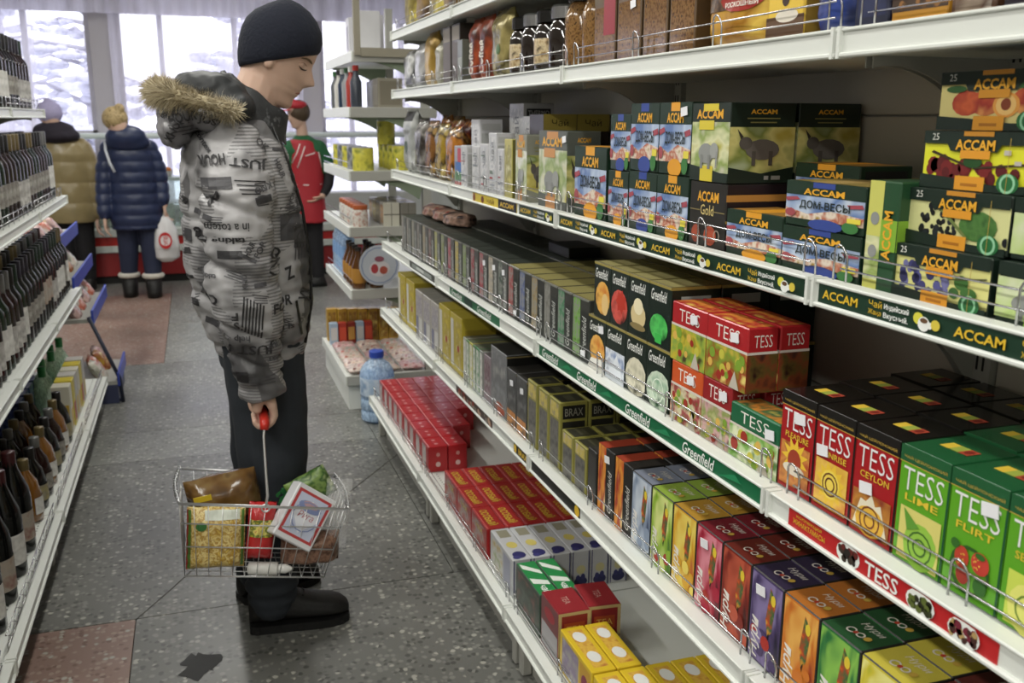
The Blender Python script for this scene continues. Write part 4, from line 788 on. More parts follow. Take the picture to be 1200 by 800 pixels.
def fruit(kind):
    bgc = {'peach': '#d9c97a', 'cherry': '#d9d81c', 'currant': '#cfcf8a', 'blue': '#d3cf7a'}[kind]; hd = '#14261c'
    pic = {'peach': [('e', .26, .46, .14, .22, busy('peachskin', ['#b8301c', '#d85a2a', '#a8281c', '#e89a4a'], 26)), ('e', .44, .46, .14, .22, busy('peachskin', ['#b8301c', '#d85a2a', '#a8281c', '#e89a4a'], 26)), ('e', .80, .48, .13, .22, busy('peachskin', ['#b8301c', '#d85a2a', '#a8281c', '#e89a4a'], 26)), ('e', .63, .42, .12, .21, '#e89a3a'), ('e', .63, .42, .09, .17, '#f0bf6a'), ('e', .63, .43, .045, .1, '#8a3a1a'), ('e', .16, .70, .1, .06, '#2a5a24'), ('e', .8, .74, .1, .06, '#2a5a24')],
           'cherry': [('bl', .07, .22, .45, .45, 22, .055, ['#5d1416', '#7a1c1c', '#6a1618'], 2), ('bl', .55, .2, .95, .42, 9, .045, ['#5d1416', '#7a1c1c'], 3), ('p', [(.08, .62), (.1, .66), (.5, .4), (.48, .38)], '#3a2a14'), ('p', [(.5, .36), (.52, .4), (.98, .5), (.98, .46)], '#3a2a14'), ('e', .5, .48, .09, .1, '#1f4a1c'), ('r', .78, .62, .84, .70, '#b8b0a8'), ('r', .88, .46, .94, .53, '#b8b0a8')],
           'currant': [('bl', .14, .18, .5, .72, 40, .026, ['#14181c', '#22282c', '#101412'], 4), ('e', .72, .44, .18, .26, busy('leaf', ['#2f5a24', '#4a7a34', '#3a6a2a'], 60)), ('bl', .85, .14, 1, .26, 6, .03, ['#14181c'], 4), ('p', [(.3, .72), (.34, .74), (.66, .2), (.62, .2)], '#6a7a3a')],
           'blue': [('bl', .12, .18, .60, .66, 26, .042, ['#3a3a72', '#4f4f8e', '#2c2c5a', '#6a6a9e'], 5), ('e', .74, .5, .07, .13, '#3a6a2a'), ('e', .82, .34, .08, .1, '#3a6a2a'), ('e', .68, .3, .05, .1, '#2f5a24'), ('p', [(.6, .5), (.62, .53), (.98, .66), (.98, .63)], '#4a4a2a')]}[kind]
    foot = [('p', [(0, 0), (1, 0), (1, .14), (.8, .10), (.3, .2), (0, .24)], hd), ('r', .36, 0, .64, .24, '#e0931c'), ('r', .42, .07, .58, .12, '#b06a12'), ('e', .85, .16, .1, .17, '#1f6a34'), ('ring', .85, .16, .07, .02, '#8ac89a'), ('r', .84, 0, .845, .9, '#b8963a')]
    return carton('tea_carton', .168, .0705, .105, C_(hd), F=[('r', 0, .12, 1, .80, bgc)]+pic+[('r', 0, .78, 1, 1, hd), ('p', [(.28, .66), (.72, .66), (.76, .8), (.24, .8)], hd), ('r', .38, .54, .66, .68, '#e0931c'), ('r', .40, .92, .68, 1, '#c9831c'), ('t', 'ACCAM', .33, .68, .70, .86, '#eaa51e', {'bold': .03}), ('t', '25', .09, .84, .16, .96, '#d8d8cf')]+foot,
        T=[('r', .03, .05, .97, .95, '#1f3426')], R=[('r', .1, .12, .9, .8, bgc)])
fl_ = {'peach': 'with peaches', 'cherry': 'with cherries', 'currant': 'with black currants', 'blue': 'with blueberries'}
for i, k in enumerate(['blue', 'currant', 'cherry', 'peach']):
    put(fruit(k), 'tea_carton', 'flat dark green and yellow tea carton %s' % fl_[k], 'B', 1.024-.004*i, dx=.004+.013*i, dz=.0718*i, rot=-.02+.01*i)
grn = [('#3aa0a0', 'with turquoise tag'), ('#8ac23a', 'with lime tag'), ('#c8d04a', 'with pale lime tag'), ('#3aa0a0', 'topmost of its stack')]
for i, (c, lk) in enumerate([grn[1], grn[0], grn[2], grn[3]]):
    me = carton('tea_carton', .17, .0705, .105, C_('#14261c'), F=[('r', 0, .1, 1, .76, busy('greensav', ['#7aa84a', '#b8d07a', '#d0d8b0', '#5a8a3a'], 16)), ('e', .25, .36, .12, .16, '#8d8f8c'), ('e', .38, .4, .07, .12, '#9a9c98'), ('r', .2, .1, .24, .3, '#80827f'), ('r', .3, .1, .34, .3, '#80827f'), ('r', 0, .78, 1, 1, '#14261c'), accam_txt(.22, .76, .62, .94), ('r', .26, .6, .58, .76, c), ('r', .26, 0, .6, .16, c)])
    put(me, 'tea_carton', 'flat green elephant tea carton '+lk, 'B', .846, dx=.002+.012*i, dz=.0718*i)
# --- coffee shelf
BF = busy('darkfoil', ['#14110f', '#2a221d', '#4a4038', '#17130f'], 14, .25, 4)
put(bag('coffee_bag', .19, .165, .07, busy('bwfoil', ['#1a1a1a', '#c9c9c6', '#26262a', '#8a8a8c'], 9, .3, 2), (), 3), 'coffee_bag', 'black and white coffee bag', 'A', 4.19, cat='bag')
put(bag('coffee_bag', .15, .18, .07, busy('silver', ['#9a9a9c', '#c2c2c4', '#6d6d70'], 12, .25, 3, .3), (), 4), 'coffee_bag', 'silver coffee bag', 'A', 3.97, cat='bag')
put(bag('coffee_bag', .15, .21, .07, busy('goldtop', ['#8a6a24', '#b8923a', '#9a9a98'], 10, .3, 3, .3), (), 5), 'coffee_bag', 'silver coffee bag with gold top', 'A', 3.79, cat='bag')
put(bag('coffee_bag', .12, .17, .07, busy('olivefoil', ['#7d7a6a', '#a8a492', '#4a483c'], 12, .3, 3, .3), (), 6), 'coffee_bag', 'dull olive coffee bag', 'A', 3.61, cat='bag')
tallc = plain('coffee_carton', .105, .2, .09, '#4c443c', [('r', .06, .06, .94, .70, '#574c42'), ('r', .06, .74, .94, .97, '#8a7f6a')], side='#3d362f')
put(tallc, 'coffee_carton', 'tall brown and beige coffee carton', 'A', 3.46, cat='coffee box'); put(tallc, 'coffee_carton', 'tall brown and beige coffee carton', 'A', 3.335, cat='coffee box')
put(plain('coffee_carton', .06, .14, .06, '#5a5f55', [('r', .1, .1, .9, .6, '#8d9088')], ), 'coffee_carton', 'small grey coffee carton', 'A', 3.215, dx=-.012, cat='coffee box')
for i, yy in enumerate((3.14, 3.02)):
    put(bag('coffee_bag', .105, .2, .06, busy('redcoffee', ['#6a1d12', '#a8421c', '#3a120c', '#8a2f18'], 9, .28, 3), [('tv', 'Coffee', .3, .12, .72, .62, M('#d8cfc2'))], 40+i), 'coffee_bag', 'rust red coffee pack with upright lettering', 'A', yy, cat='bag')
put(bag('coffee_bag', .16, .203, .07, busy('greengold', ['#7d6f3a', '#a8995a', '#4f4622', '#c2b88a'], 10, .25, 3, .3), [('e', .55, .35, .75, .5, M('#4a6a3a'))], 44), 'coffee_bag', 'tall olive gold coffee bag', 'A', 2.90, cat='bag')
GL = M('#1c120c', .08, key='jar of dark coffee', coat=.6, spec=.7); GB = busy('granules', ['#4a3018', '#6d4a24', '#8a6434', '#3a2412'], 120, .12); LIDK = M('#16130f', .25, key='black jar lid'); LIDG = M('#9a7a2c', .3, .6, key='gold jar lid'); LABB = busy('jarlabel', ['#2a1d14', '#8a6a3a', '#c9b48a', '#3a281a'], 40, .35)
SILV = M('#a8a8aa', .2, .9, key='silver jar lid')
for i, (yc, lab) in enumerate([(2.68, LABB), (2.58, None), (2.47, LABB), (2.36, None)]): put_jar('dark coffee jar with glossy lid', 'A', yc, .047, .165, GL, SILV if i % 2 else LIDK, lab, dx=.0)
for i, yc in enumerate((2.66, 2.55, 2.44)): put_jar('dark coffee jar in back row', 'A', yc, .047, .195, GL, LIDK, LABB, dx=.11)
def gran(h, top, lab, lw): return plain('coffee_pack', lw, h, .075, '#5d4426', [('r', .05, .02, .95, .62, GB), ('r', .0, .66, 1, 1, top)]+([('r', .45, .32, .98, .98, lab)] if lab else [('r', .1, .70, .9, .74, '#c9c4b8')]), side='#4a361e')
put_jar('glass jar of brown coffee granules', 'A', 2.245, .05, .2, GB, LIDK)
put_jar('glass jar of brown coffee granules', 'A', 2.135, .05, .2, GB, LIDG)
for (yy, h, tp, lab, w, lk) in [(2.07, .2, '#5d4a2c', '#9a2430', .115, 'brown coffee pack with dark red label'), (1.945, .2, '#191715', None, .115, 'brown coffee pack with black top'), (1.82, .2, '#d8541c', None, .105, 'brown coffee pack with orange top'), (1.705, .2, '#9aa86a', None, .10, 'brown coffee pack with pale green top')]:
    put(gran(h, tp, lab, w), 'coffee_pack', lk, 'A', yy, cat='coffee pack', sticker=(.08, .115) if tp == '#191715' else None)
put(bag('coffee_bag', .215, .2, .085, busy('goldbag', ['#8a5a14', '#d8a02a', '#a8701c', '#e8c04a'], 9, .25, 3, .2), [('r', .02, .33, .5, .48, busy('beans', ['#2a1a10', '#5a3a1c', '#7d5a2a'], 90)), ('e', .38, .30, .92, .50, M('#a8281c')), ('t', 'НОВЫЙ', .52, .405, .80, .455, M('#e8e2d4')), ('t', 'РОСКОШНЫЙ', .45, .34, .86, .395, M('#e8e2d4'))], 50), 'coffee_bag', 'golden coffee bag with red oval badge', 'A', 1.595, cat='bag')
yj = plain('coffee_pack', .1, .2, .08, '#c9a01c', [('r', .05, .2, .95, .95, '#e0b82e'), ('e', .3, .45, .12, .08, '#3a1f0f'), ('e', .6, .55, .12, .09, '#4a2812'), ('e', .5, .33, .1, .06, '#3a1f0f'), ('r', 0, 0, 1, .2, '#5a3a1c'), ('e', .55, .2, .3, .05, '#d8cfc0')], side='#8a6a1c')
put(yj, 'coffee_pack', 'yellow coffee pack with big bean print', 'A', 1.372, cat='coffee pack')
put(bag('coffee_bag', .1, .2, .07, busy('bluefoil', ['#1c2a6a', '#33489a', '#14204a', '#5a6ab5'], 10, .25, 3), [('e', .3, .4, .7, .6, M('#b8822a'))], 52), 'coffee_bag', 'royal blue coffee bag', 'A', 1.262, cat='bag')
put(plain('coffee_pack', .07, .2, .08, '#141a3a', [('r', .1, .1, .9, .9, '#1c2450')]), 'coffee_pack', 'navy coffee pack beside the joint', 'A', 1.155, cat='coffee pack')
put(plain('coffee_pack', .1, .2, .08, '#c98a1c', [('r', .0, .1, 1, .5, '#3a2412'), ('bl', .1, .12, .9, .2, 10, .05, ['#8a5a24', '#5a3a18'], 9), ('e', .3, .26, .05, .03, '#e0c24a'), ('e', .5, .26, .05, .03, '#e0c24a'), ('e', .7, .26, .05, .03, '#e0c24a')]), 'coffee_pack', 'orange and brown coffee pack with round marks', 'A', 1.08, cat='coffee pack')
put(plain('coffee_pack', .07, .2, .08, '#5a3a24', [('r', .1, .05, .9, .5, busy('swirl', ['#c9b8a0', '#5a3a24', '#e0d8c8'], 14))]), 'coffee_pack', 'brown coffee pack with pale swirl', 'A', .975, cat='coffee pack')
dp = plain('coffee_carton', .16, .19, .1, '#2a2430', [('r', .3, .3, .7, .4, '#8a3a44'), ('r', .3, .1, .75, .2, '#a8282c'), ('t', 'КОФЕ', .3, .22, .6, .27, '#9a98a0')])
put(dp, 'coffee_carton', 'dark plum coffee carton', 'A', .895, cat='coffee box'); put(dp, 'coffee_carton', 'dark plum coffee carton', 'A', .725, cat='coffee box')
# --- top shelf goods
for i in range(5): put(bag('tea_packet', .19, .2, .08, busy('topyel%d' % (i % 2), [['#a8962a', '#6a5a1c', '#c9b84a'], ['#5a3a1c', '#8a6a2a', '#3a2414']][i % 2], 12, .35), (), 60+i), 'tea_packet', ['yellow', 'brown'][i % 2]+' packet', 'F', 4.15-i*.22, cat='packet')
for i in range(5): put(tallc, 'coffee_carton', 'brown coffee carton', 'F', 3.0-i*.2, cat='coffee box')
flush_labels()
# ------------------------------------------------------------------ end unit past the tea shelves
EU = empty('end_shelving_unit', (.9, 5.05, 0)); tag(EU, 'open end shelving unit with curved brackets in front of the window', 'shelving')
EX0, EX1, EY0, EY1 = .70, 1.14, 4.62, 5.55
ELV = [('base', .18, .66), ('k1', .62, .70), ('k2', .93, .70), ('k3', 1.20, .71), ('k4', 1.50, .72), ('k5', 1.755, .74)]
LBEI = M('#8d8674', .6, key='beige hardboard'); GRN_BR = M('#7c8a72', .5, key='greenish bracket paint')
for nm, z, x0 in ELV:
    mb = MB(); mb.box(x0, EX1, EY0, EY1, z-.03, z, WHITE_MET); wpart(mb, 'shelf', EU)
    mb = MB(); mb.box(x0-.008, x0, EY0, EY1, z-.045, z+.004, WHITE_MET, .002); mb.box(x0, EX1, EY0-.008, EY0, z-.045, z+.004, GREY_MET, .002); wpart(mb, 'price_rail', EU)
    if z > .3:
        n = 10; prof = [(x0+.03, z-.03)]+[(x0+.03+(EX1-.12-x0)*i/n, z-.04-.10*(i/n)**2.2) for i in range(n+1)]+[(EX1-.06, z-.03)]
        for y in (EY0+.01, EY1-.014):
            mb = MB(); mb.poly([(a, y, b) for a, b in prof], GRN_BR); mb.poly([(a, y+.004, b) for a, b in reversed(prof)], GRN_BR); wpart(mb, 'bracket', EU)
for y in (EY0+.03, EY1-.03):
    mb = MB(); mb.box(EX1-.07, EX1-.03, y-.02, y+.02, 0, 2.05, GREY_MET); wpart(mb, 'upright', EU)
mb = MB(); mb.box(EX0-.03, EX1, EY0+.03, EY1, 0, .15, WHITE_MET); wpart(mb, 'plinth', EU)
mb = MB(); mb.box(.745, .775, 4.60, 4.625, 1.74, 2.05, LBEI); mb.box(.776, 1.14, 4.60, 4.625, 1.735, 1.775, LBEI); mb.box(.776, 1.14, 4.60, 4.625, 2.03, 2.05, LBEI); wpart(mb, 'end_frame', EU)
mb = MB()
for z in (.625, .655, .935, .965, 1.205, 1.235): mb.tube([(.705, EY0+.02, z+.01), (.705, EY1-.02, z+.01)], .0022, CHROME, 5)
wpart(mb, 'wire_guard', EU)
# goods of the end unit
def rowthing(o, look, cat, group=None): pend(o, look, 'end unit', cat, group); return o
def lathe_part(name, prof, mat, root, n=14, smooth=True): return MB().lathe(prof, mat, n).build(name, root, smooth=False, angle=radians(40))
CAN_Y = busy('can_yellow', ['#a8a02a', '#c9c03a', '#5a6a1c'], 20); CAN_G = busy('can_grey', ['#77787a', '#9a9c9e', '#55565a', '#4a5a6a'], 20); TINL = M('#a8a8a8', .3, .8, key='tin lid')
_canm = {}
def can(x, y, z, r, h, mat, look):
    root = empty('food_can', (x, y, z+.001)); 
    k = (r, h, mat.name)
    if k not in _canm: _canm[k] = (MB().lathe([(r*.97, 0), (r, .004), (r, h-.004), (r*.97, h)], mat, 22).data('can_wall', False), MB().lathe([(r*.9, h), (r*.99, h), (r*.99, h+.003), (r*.9, h+.0032)], TINL, 14).data('lid', False))
    if len(_canm) and not _canm[k][0].get('s'): smooth_by_angle(_canm[k][0], .7); _canm[k][0]['s'] = 1
    obj('can_wall', _canm[k][0], root); obj('lid', _canm[k][1], root)
    return rowthing(root, look, 'can', 'cans on the end unit')
for i in range(5): can(.79, 4.72+.17*i, 1.20, .052, .11, CAN_Y if i % 2 == 0 else CAN_G, ['yellow food can', 'grey food can'][i % 2]+' at shelf front')
for i in range(4): can(.98, 4.70+.125*i, 1.20, .048, .12, CAN_Y, 'yellow food can at shelf back')
for k_ in range(3): can(.86, 4.70, 1.20+.1125*k_*0+.114*k_ if False else 1.20+.0, .001, .001, CAN_Y, 'x') if False else None
for k_ in range(1): can(.93, 4.84, 1.324+.0+.118*k_, .045, .114, CAN_Y, 'yellow food can stacked on back row')
for i in range(6):
    root = empty('condiment_bottle', (.76, 4.68+.135*i, 1.5012)); col = ['#3a3f4a', '#a8342c', '#8d8f92', '#24344a', '#c9c6bf', '#5a5d60'][i]
    lathe_part('glass', [(.026, 0), (.028, .01), (.028, .12), (.013, .155), (.013, .175)], M(col, .25), root, 12); lathe_part('cap', [(.015, .172), (.015, .195), (.013, .197)], M(['#b8281c', '#e0e0dc', '#2a5a34', '#c9c9c9', '#333333', '#3a7a3a'][i]), root, 10)
    rowthing(root, ['slate', 'red', 'grey', 'navy', 'whitish', 'dark grey'][i]+' sauce bottle', 'bottle')
for i in range(3):
    o = obj('tin_box', once(('tinbox', i), lambda: carton('tin_box', .15, .14, .12, C_(['#8a8474', '#77787a', '#3a3833'][i]), F=[('r', .1, .1, .9, .8, ['#9a9484', '#8d8f92', '#55524a'][i])], R=[('r', .08, .1, .92, .9, ['#77705f', '#6a6b6d', '#2a2826'][i])])), None, (.86+.02*i, 4.80+.2*i, 1.5012), -pi/2); rowthing(o, ['beige', 'grey', 'dark'][i]+' tin box', 'box')
for i in range(4):
    o = obj('carton_box', once(('wbx', i % 2), lambda: carton('carton_box', .1, .2, .1, C_(['#c9c8cc', '#b0aeb2'][i % 2]), F=[('r', .2, .2, .8, .8, ['#9a98a4', '#d8d6da'][i % 2])])), None, (.80+.05*(i % 2), 4.86+.17*i, 1.7562), -pi/2); rowthing(o, ['white', 'pale grey'][i % 2]+' carton', 'box')
for i in range(6):
    root = empty('food_jar', (.76, 4.67+.09*i, .9312)); c = ['#a8461c', '#8a8a8c', '#b8562a', '#c9c4b4', '#8a3a1c', '#9a9a98'][i]
    lathe_part('glass', [(.036, 0), (.038, .006), (.038, .07), (.034, .085)], busy('jar'+c, [c, '#d0cdc4', c], 30), root); lathe_part('lid', [(.036, .085), (.037, .105), (.035, .107)], M('#b0552a', .35), root)
    rowthing(root, ['orange', 'grey', 'amber', 'cream', 'brown red', 'silver'][i]+' preserve jar with rust lid', 'jar')
for i in range(4):
    for q in range(2):
        o = obj('carton_box', once(('spb', (i+q) % 3), lambda: carton('carton_box', .1, .115, .08, C_(['#b8b4a4', '#77736a', '#9a8a5a'][(i+q) % 3]), F=[('r', .1, .1, .9, .9, busy('sp%d' % ((i+q) % 3), [['#c9c4b4', '#b07a3a', '#8a8a84'], ['#6a665d', '#8a7a4a', '#55504a'], ['#c9b85a', '#8a7434', '#b8b4a4']][(i+q) % 3], 40))], R=[('r', .48, 0, .52, 1, '#55504a'), ('r', 0, .48, 1, .52, '#55504a')])), None, (.87+.085*q, 4.74+.105*i, .9312 if q else .9312), -pi/2)
        rowthing(o, ['cream', 'brown grey', 'ochre'][(i+q) % 3]+(' seasoning carton' if q == 0 else ' seasoning carton at back'), 'box')
AMB = M('#5a3412', .12, key='amber syrup glass', coat=.5); WATER = clear_film('water bottle plastic', (.62, .78, .95), .45, .1); BLUECAP = M('#2a4ab8', .4, key='blue plastic cap')
for i in range(4):
    root = empty('water_bottle', (.762, 5.14+.1*i, .6212)); lathe_part('bottle_body', [(.036, 0), (.04, .01), (.04, .08), (.036, .1), (.04, .12), (.038, .19), (.016, .235), (.015, .25)], WATER, root); lathe_part('cap', [(.018, .248), (.018, .27), (.016, .272)], BLUECAP, root); lathe_part('wrap', [(.0405, .085), (.0408, .09), (.0408, .15), (.0405, .155)], M('#7aa0d0', .4), root)
    rowthing(root, 'blue water bottle with blue cap', 'bottle', 'small water bottles')
for i in range(8):
    q = i % 2; root = empty('syrup_bottle', (.745+.09*q, 4.68+.1*(i//2)+.01*q, .6212)); lathe_part('glass', [(.034, 0), (.036, .008), (.036, .11), (.014, .165), (.014, .19)], AMB, root, 12); lathe_part('cap', [(.016, .188), (.016, .205), (.014, .207)], M('#2a2420', .4), root, 10); lathe_part('paper_label', [(.0365, .03), (.0368, .032), (.0368, .1), (.0365, .102)], M('#b07a2a', .5), root, 12)
    rowthing(root, 'amber syrup bottle, %s row' % ['front', 'back'][q], 'bottle', 'amber syrup bottles')
o = MB()
for i in range(1): pass
sg = MB(); n = 28; sg.mesh([(.1*cos(2*pi*i/n), 0, .1*sin(2*pi*i/n)) for i in range(n)]+[(.1*cos(2*pi*i/n), .004, .1*sin(2*pi*i/n)) for i in range(n)], [tuple(range(n)), tuple(range(2*n-1, n-1, -1))]+[(i, (i+1) % n, n+(i+1) % n, n+i) for i in range(n)], M('#aeb4bd', .4))
art(sg, ((-.1, 0, -.1), (.2, 0, 0), (0, 0, .2), (0, -1, 0)), [('ring', .5, .5, .46, .03, '#7d8aa8'), ('e', .5, .42, .26, .2, '#c9c2c4'), ('e', .38, .42, .09, .12, '#a8343a'), ('e', .6, .38, .1, .1, '#a84a3a'), ('e', .5, .66, .12, .07, '#8a4a5a')], eps=.0006)
tag(sg.build('round_sign', None, (.835, 4.598, .745)), 'round pale blue sign hanging on the end unit shelf edge', 'sign')
for i in range(7):
    o = obj('candy_pack', once('cyp', lambda: carton('candy_pack', .055, .19, .05, C_('#b58a24'), F=[('r', .1, .1, .9, .9, busy('candyy', ['#c9a02a', '#8a5a1c', '#d8c05a'], 24))], R=[('r', .1, .1, .9, .9, busy('candyy', ['#c9a02a', '#8a5a1c', '#d8c05a'], 24))])), None, (.675+.058*i, 5.44-.012*i, .1812), .05); tag(o, 'golden upright candy pack, %s from the aisle side of the end unit' % ORDS[i], 'pack', 'golden candy packs')
for i in range(5):
    o = obj('candy_pack', once(('cp', i % 3), lambda: carton('candy_pack', .045, .125, .05, C_(['#9ab0c8', '#a82a1c', '#8a2218'][i % 3]), F=[('r', .1, .2, .9, .8, ['#c9c6c4', '#c9452c', '#c08a3a'][i % 3])])), None, (.675+.05*i, 5.34, .1812), 0); tag(o, '%s small candy pack, %s from aisle side before the golden packs' % (['pale blue', 'red', 'maroon'][i % 3], ORDS[i]), 'pack')
def flat_bag(k):
    me = bag('candy_bag', .125, .125, .034, busy('sweet%d' % k, [['#a8281c', '#d8ccc0', '#6a1a14'], ['#8a7a5a', '#c9b8a8', '#a84a3a'], ['#5a6a4a', '#c8a0a0', '#8a2a2a'], ['#b8564a', '#e0d0c0', '#7a3a4a'], ['#3a6a5a', '#b8a8a0', '#a83a2a']][k], 40, .3), (), k)
    me.transform(Matrix.Translation((-.0625, .0625, 0)) @ Matrix.Rotation(pi/2, 4, 'X')); return me
pr = random.Random(2)
for i in range(15):
    c_, r_ = i % 3, i//3
    o = obj('candy_bag', once(('sw', i % 5), lambda: flat_bag(i % 5)), None, (.735+.137*c_, 4.70+.13*r_, .183), pr.uniform(-.08, .08)); rowthing(o, ['crimson', 'tan', 'green and pink', 'coral', 'teal'][i % 5]+' candy bag lying flat', 'bag')
# five litre water bottle on the floor
wbz = empty('large_water_bottle', (.78, 4.44, 0)); tag(wbz, 'large clear water bottle with blue cap standing on the floor', 'bottle')
prof = [(.06, 0), (.082, .012), (.084, .05), (.078, .06), (.084, .07), (.084, .11), (.078, .12), (.084, .13), (.084, .24), (.08, .26), (.06, .29), (.032, .312), (.03, .325)]
lathe_part('bottle_body', prof, WATER, wbz, 22); lathe_part('water', [(r*.96, z+.004) for r, z in prof[:9]], clear_film('water', (.55, .72, .85), .35, .05), wbz, 22); lathe_part('cap', [(.036, .322), (.036, .35), (.032, .354)], BLUECAP, wbz, 16)
lathe_part('paper_label', [(.0845, .14), (.0848, .142), (.0848, .225), (.0845, .227)], busy('waterlabel', ['#9ab8d8', '#c9d8e8', '#7a9ac0'], 20), wbz, 22)

# ------------------------------------------------------------------ stepped display rack past the wine shelves
DR = empty('display_rack', (-.62, 5.65, 0)); tag(DR, 'stepped display rack with blue-edged trays at the wine shelf end', 'display rack')
BLU_ = M('#3348b5', .4, key='blue plastic edge'); DBL = M('#20263c', .4, key='dark blue tube')
TR = [(-.70, .80, 5.20, 6.18), (-.63, .615, 5.18, 6.12), (-.555, .445, 5.16, 5.98), (-.455, .12, 5.12, 5.60)]
for x, z, a, b in TR:
    mb = MB(); mb.box(x-.30, x, a, b, z-.02, z, GREY_MET); mb.box(x-.30, x-.292, a, b, z, z+.07, GREY_MET); wpart(mb, 'tray', DR)
    mb = MB(); mb.box(x, x+.012, a, b, z-.03, z+.045, BLU_, .003); wpart(mb, 'tray_edge', DR)
for y in (5.14,):
    mb = MB().tube([(-.437, y, 0), (-.445, y, .13), (-.565, y, .46)], .010, DBL, 8); mb.tube([(-.437, y, .012), (-1.0, y, .012)], .010, DBL, 8); wpart(mb, 'side_frame', DR, True)
for y in (5.3, 6.05):
    mb = MB(); mb.box(-1.03, -1.0, y-.015, y+.015, 0, .9, DBL); wpart(mb, 'upright', DR)
    for z_ in (.40, .575, .76): mb = MB(); mb.box(-1.0, -.72, y-.008, y+.008, z_-.012, z_, DBL); wpart(mb, 'tray_arm', DR)
mb = MB(); mb.box(-.75, -.455, 5.12, 5.56, .0, .10, M('#3a4060', .5)); wpart(mb, 'base', DR)
for t, (x, z, a, b) in enumerate(TR):
    for i in range(4 if t == 3 else 7):
        k = (t+i) % 4; me = once(('dr', k), lambda: bag('snack_bag', .1, .13, .05, busy('snack%d' % k, [['#c9c6bc', '#b84a2a', '#e0d8c8'], ['#b8962a', '#8a3a1c', '#d8c87a'], ['#5a3a4a', '#c9a8a0', '#8a2a34'], ['#8a8a7a', '#c8c4b4', '#a84a3a']][k], 26, .3), (), 70+k))
        o = obj('snack_bag', me, None, (x-.04-.02*(i % 2), a+.03+.115*i, z+.002), (radians(-35), 0, pi/2)); pend(o, ['white and red', 'yellow', 'plum', 'grey and red'][k]+' snack bag', ['top', 'second', 'third', 'lowest'][t]+' display tray', 'bag', 'snack bags on the display rack')

# ------------------------------------------------------------------ bottles on the wine shelves
GLASS_D = M('#0b0c0a', .12, key='dark bottle glass', spec=.5); GLASS_G = M('#0f2213', .12, key='green bottle glass', spec=.5); GLASS_B = M('#1f0b08', .12, key='red wine glass', spec=.5); GLASS_A = M('#7a4a0e', .08, key='amber bottle glass', coat=.5, spec=.8); GLASS_C = M('#9aa29a', .05, key='pale bottle glass', coat=.5, spec=.8)
LABS = [busy('wl%d' % i, c, 24, .55) for i, c in enumerate([['#e8e6e0', '#c4c2bc', '#efede8'], ['#aaa69c', '#77726a', '#bab6ac'], ['#e2e0da', '#9a9792', '#d8d4ce'], ['#7a2a26', '#a89a8a', '#9a948c'], ['#a89a5a', '#8a8268', '#b8b29a']])]
CAPS = [M('#141210', .35), M('#3a1214', .35), M('#6a5a34', .35, .3), M('#142a1a', .35), M('#6d6d6a', .3, .4), M('#211c28', .35)]
WP = [(.030, 0), (.036, .004), (.037, .02), (.037, .185), (.034, .205), (.018, .232), (.0145, .25), (.0145, .30)]
CP = [(.026, 0), (.044, .006), (.046, .03), (.045, .09), (.036, .135), (.016, .17), (.015, .205)]
BP = [(.045, 0), (.048, .006), (.048, .17), (.044, .2), (.026, .25), (.020, .27), (.018, .31)]
_bm = {}
def bottle(kind, g, lab, cap, x, y, z, look, where, s=1.0):
    prof = {'wine': WP, 'cognac': CP, 'big': BP}[kind]; top = prof[-1][1]
    gk = ('g', kind, g.name); lk = ('l', kind, lab); ck = ('c', kind, cap)
    if gk not in _bm:
        me = MB().lathe(prof, g, 14).data('glass', True); _bm[gk] = me
    r = max(p[0] for p in prof)
    lz0, lz1 = {'wine': (.05, .15), 'cognac': (.03, .085), 'big': (.04, .13)}[kind]
    if lk not in _bm:
        lm = MB(); k0, k1 = (lz0+[0, .012, -.012, .02, .004][lab], lz1+[0, -.012, -.02, .012, -.03][lab]) if kind == 'wine' else (lz0, lz1); q_ = 9; t0, t1 = -1.25, 1.25
        for i_ in range(q_):
            a0 = t0+(t1-t0)*i_/q_; a1 = t0+(t1-t0)*(i_+1)/q_; rr_ = r+.0008
            lm.poly([(rr_*cos(a0), rr_*sin(a0), k0), (rr_*cos(a1), rr_*sin(a1), k0), (rr_*cos(a1), rr_*sin(a1), k1), (rr_*cos(a0), rr_*sin(a0), k1)], LABS[lab])
        _bm[lk] = lm.data('paper_label', True)
    if ck not in _bm: rr = prof[-1][0]; _bm[ck] = MB().lathe([(rr+.0012, top-(.06 if kind != 'cognac' else .03)), (rr+.0016, top-.05 if kind != 'cognac' else top-.028), (rr+.0018, top+.004), (rr+.0008, top+.006)], CAPS[cap], 12).data('cap', True)
    root = empty('wine_bottle' if kind == 'wine' else ('cognac_bottle' if kind == 'cognac' else 'sparkling_bottle'), (x, y, z+.0008)); root.rotation_euler.z = random.uniform(-.9, .5)
    obj('glass', _bm[gk], root); obj('paper_label', _bm[lk], root); obj('cap', _bm[ck], root)
    pend(root, look, where, 'bottle', 'bottles on the wine shelves'); return root
gname = {GLASS_D.name: 'dark', GLASS_G.name: 'green', GLASS_B.name: 'ruby', GLASS_A.name: 'amber', GLASS_C.name: 'pale'}
lname = ['white-label', 'cream-label', 'light-label', 'red-label', 'yellow-label']; cname = ['black', 'maroon', 'gold', 'green', 'silver', 'plum']
br2 = random.Random(12)
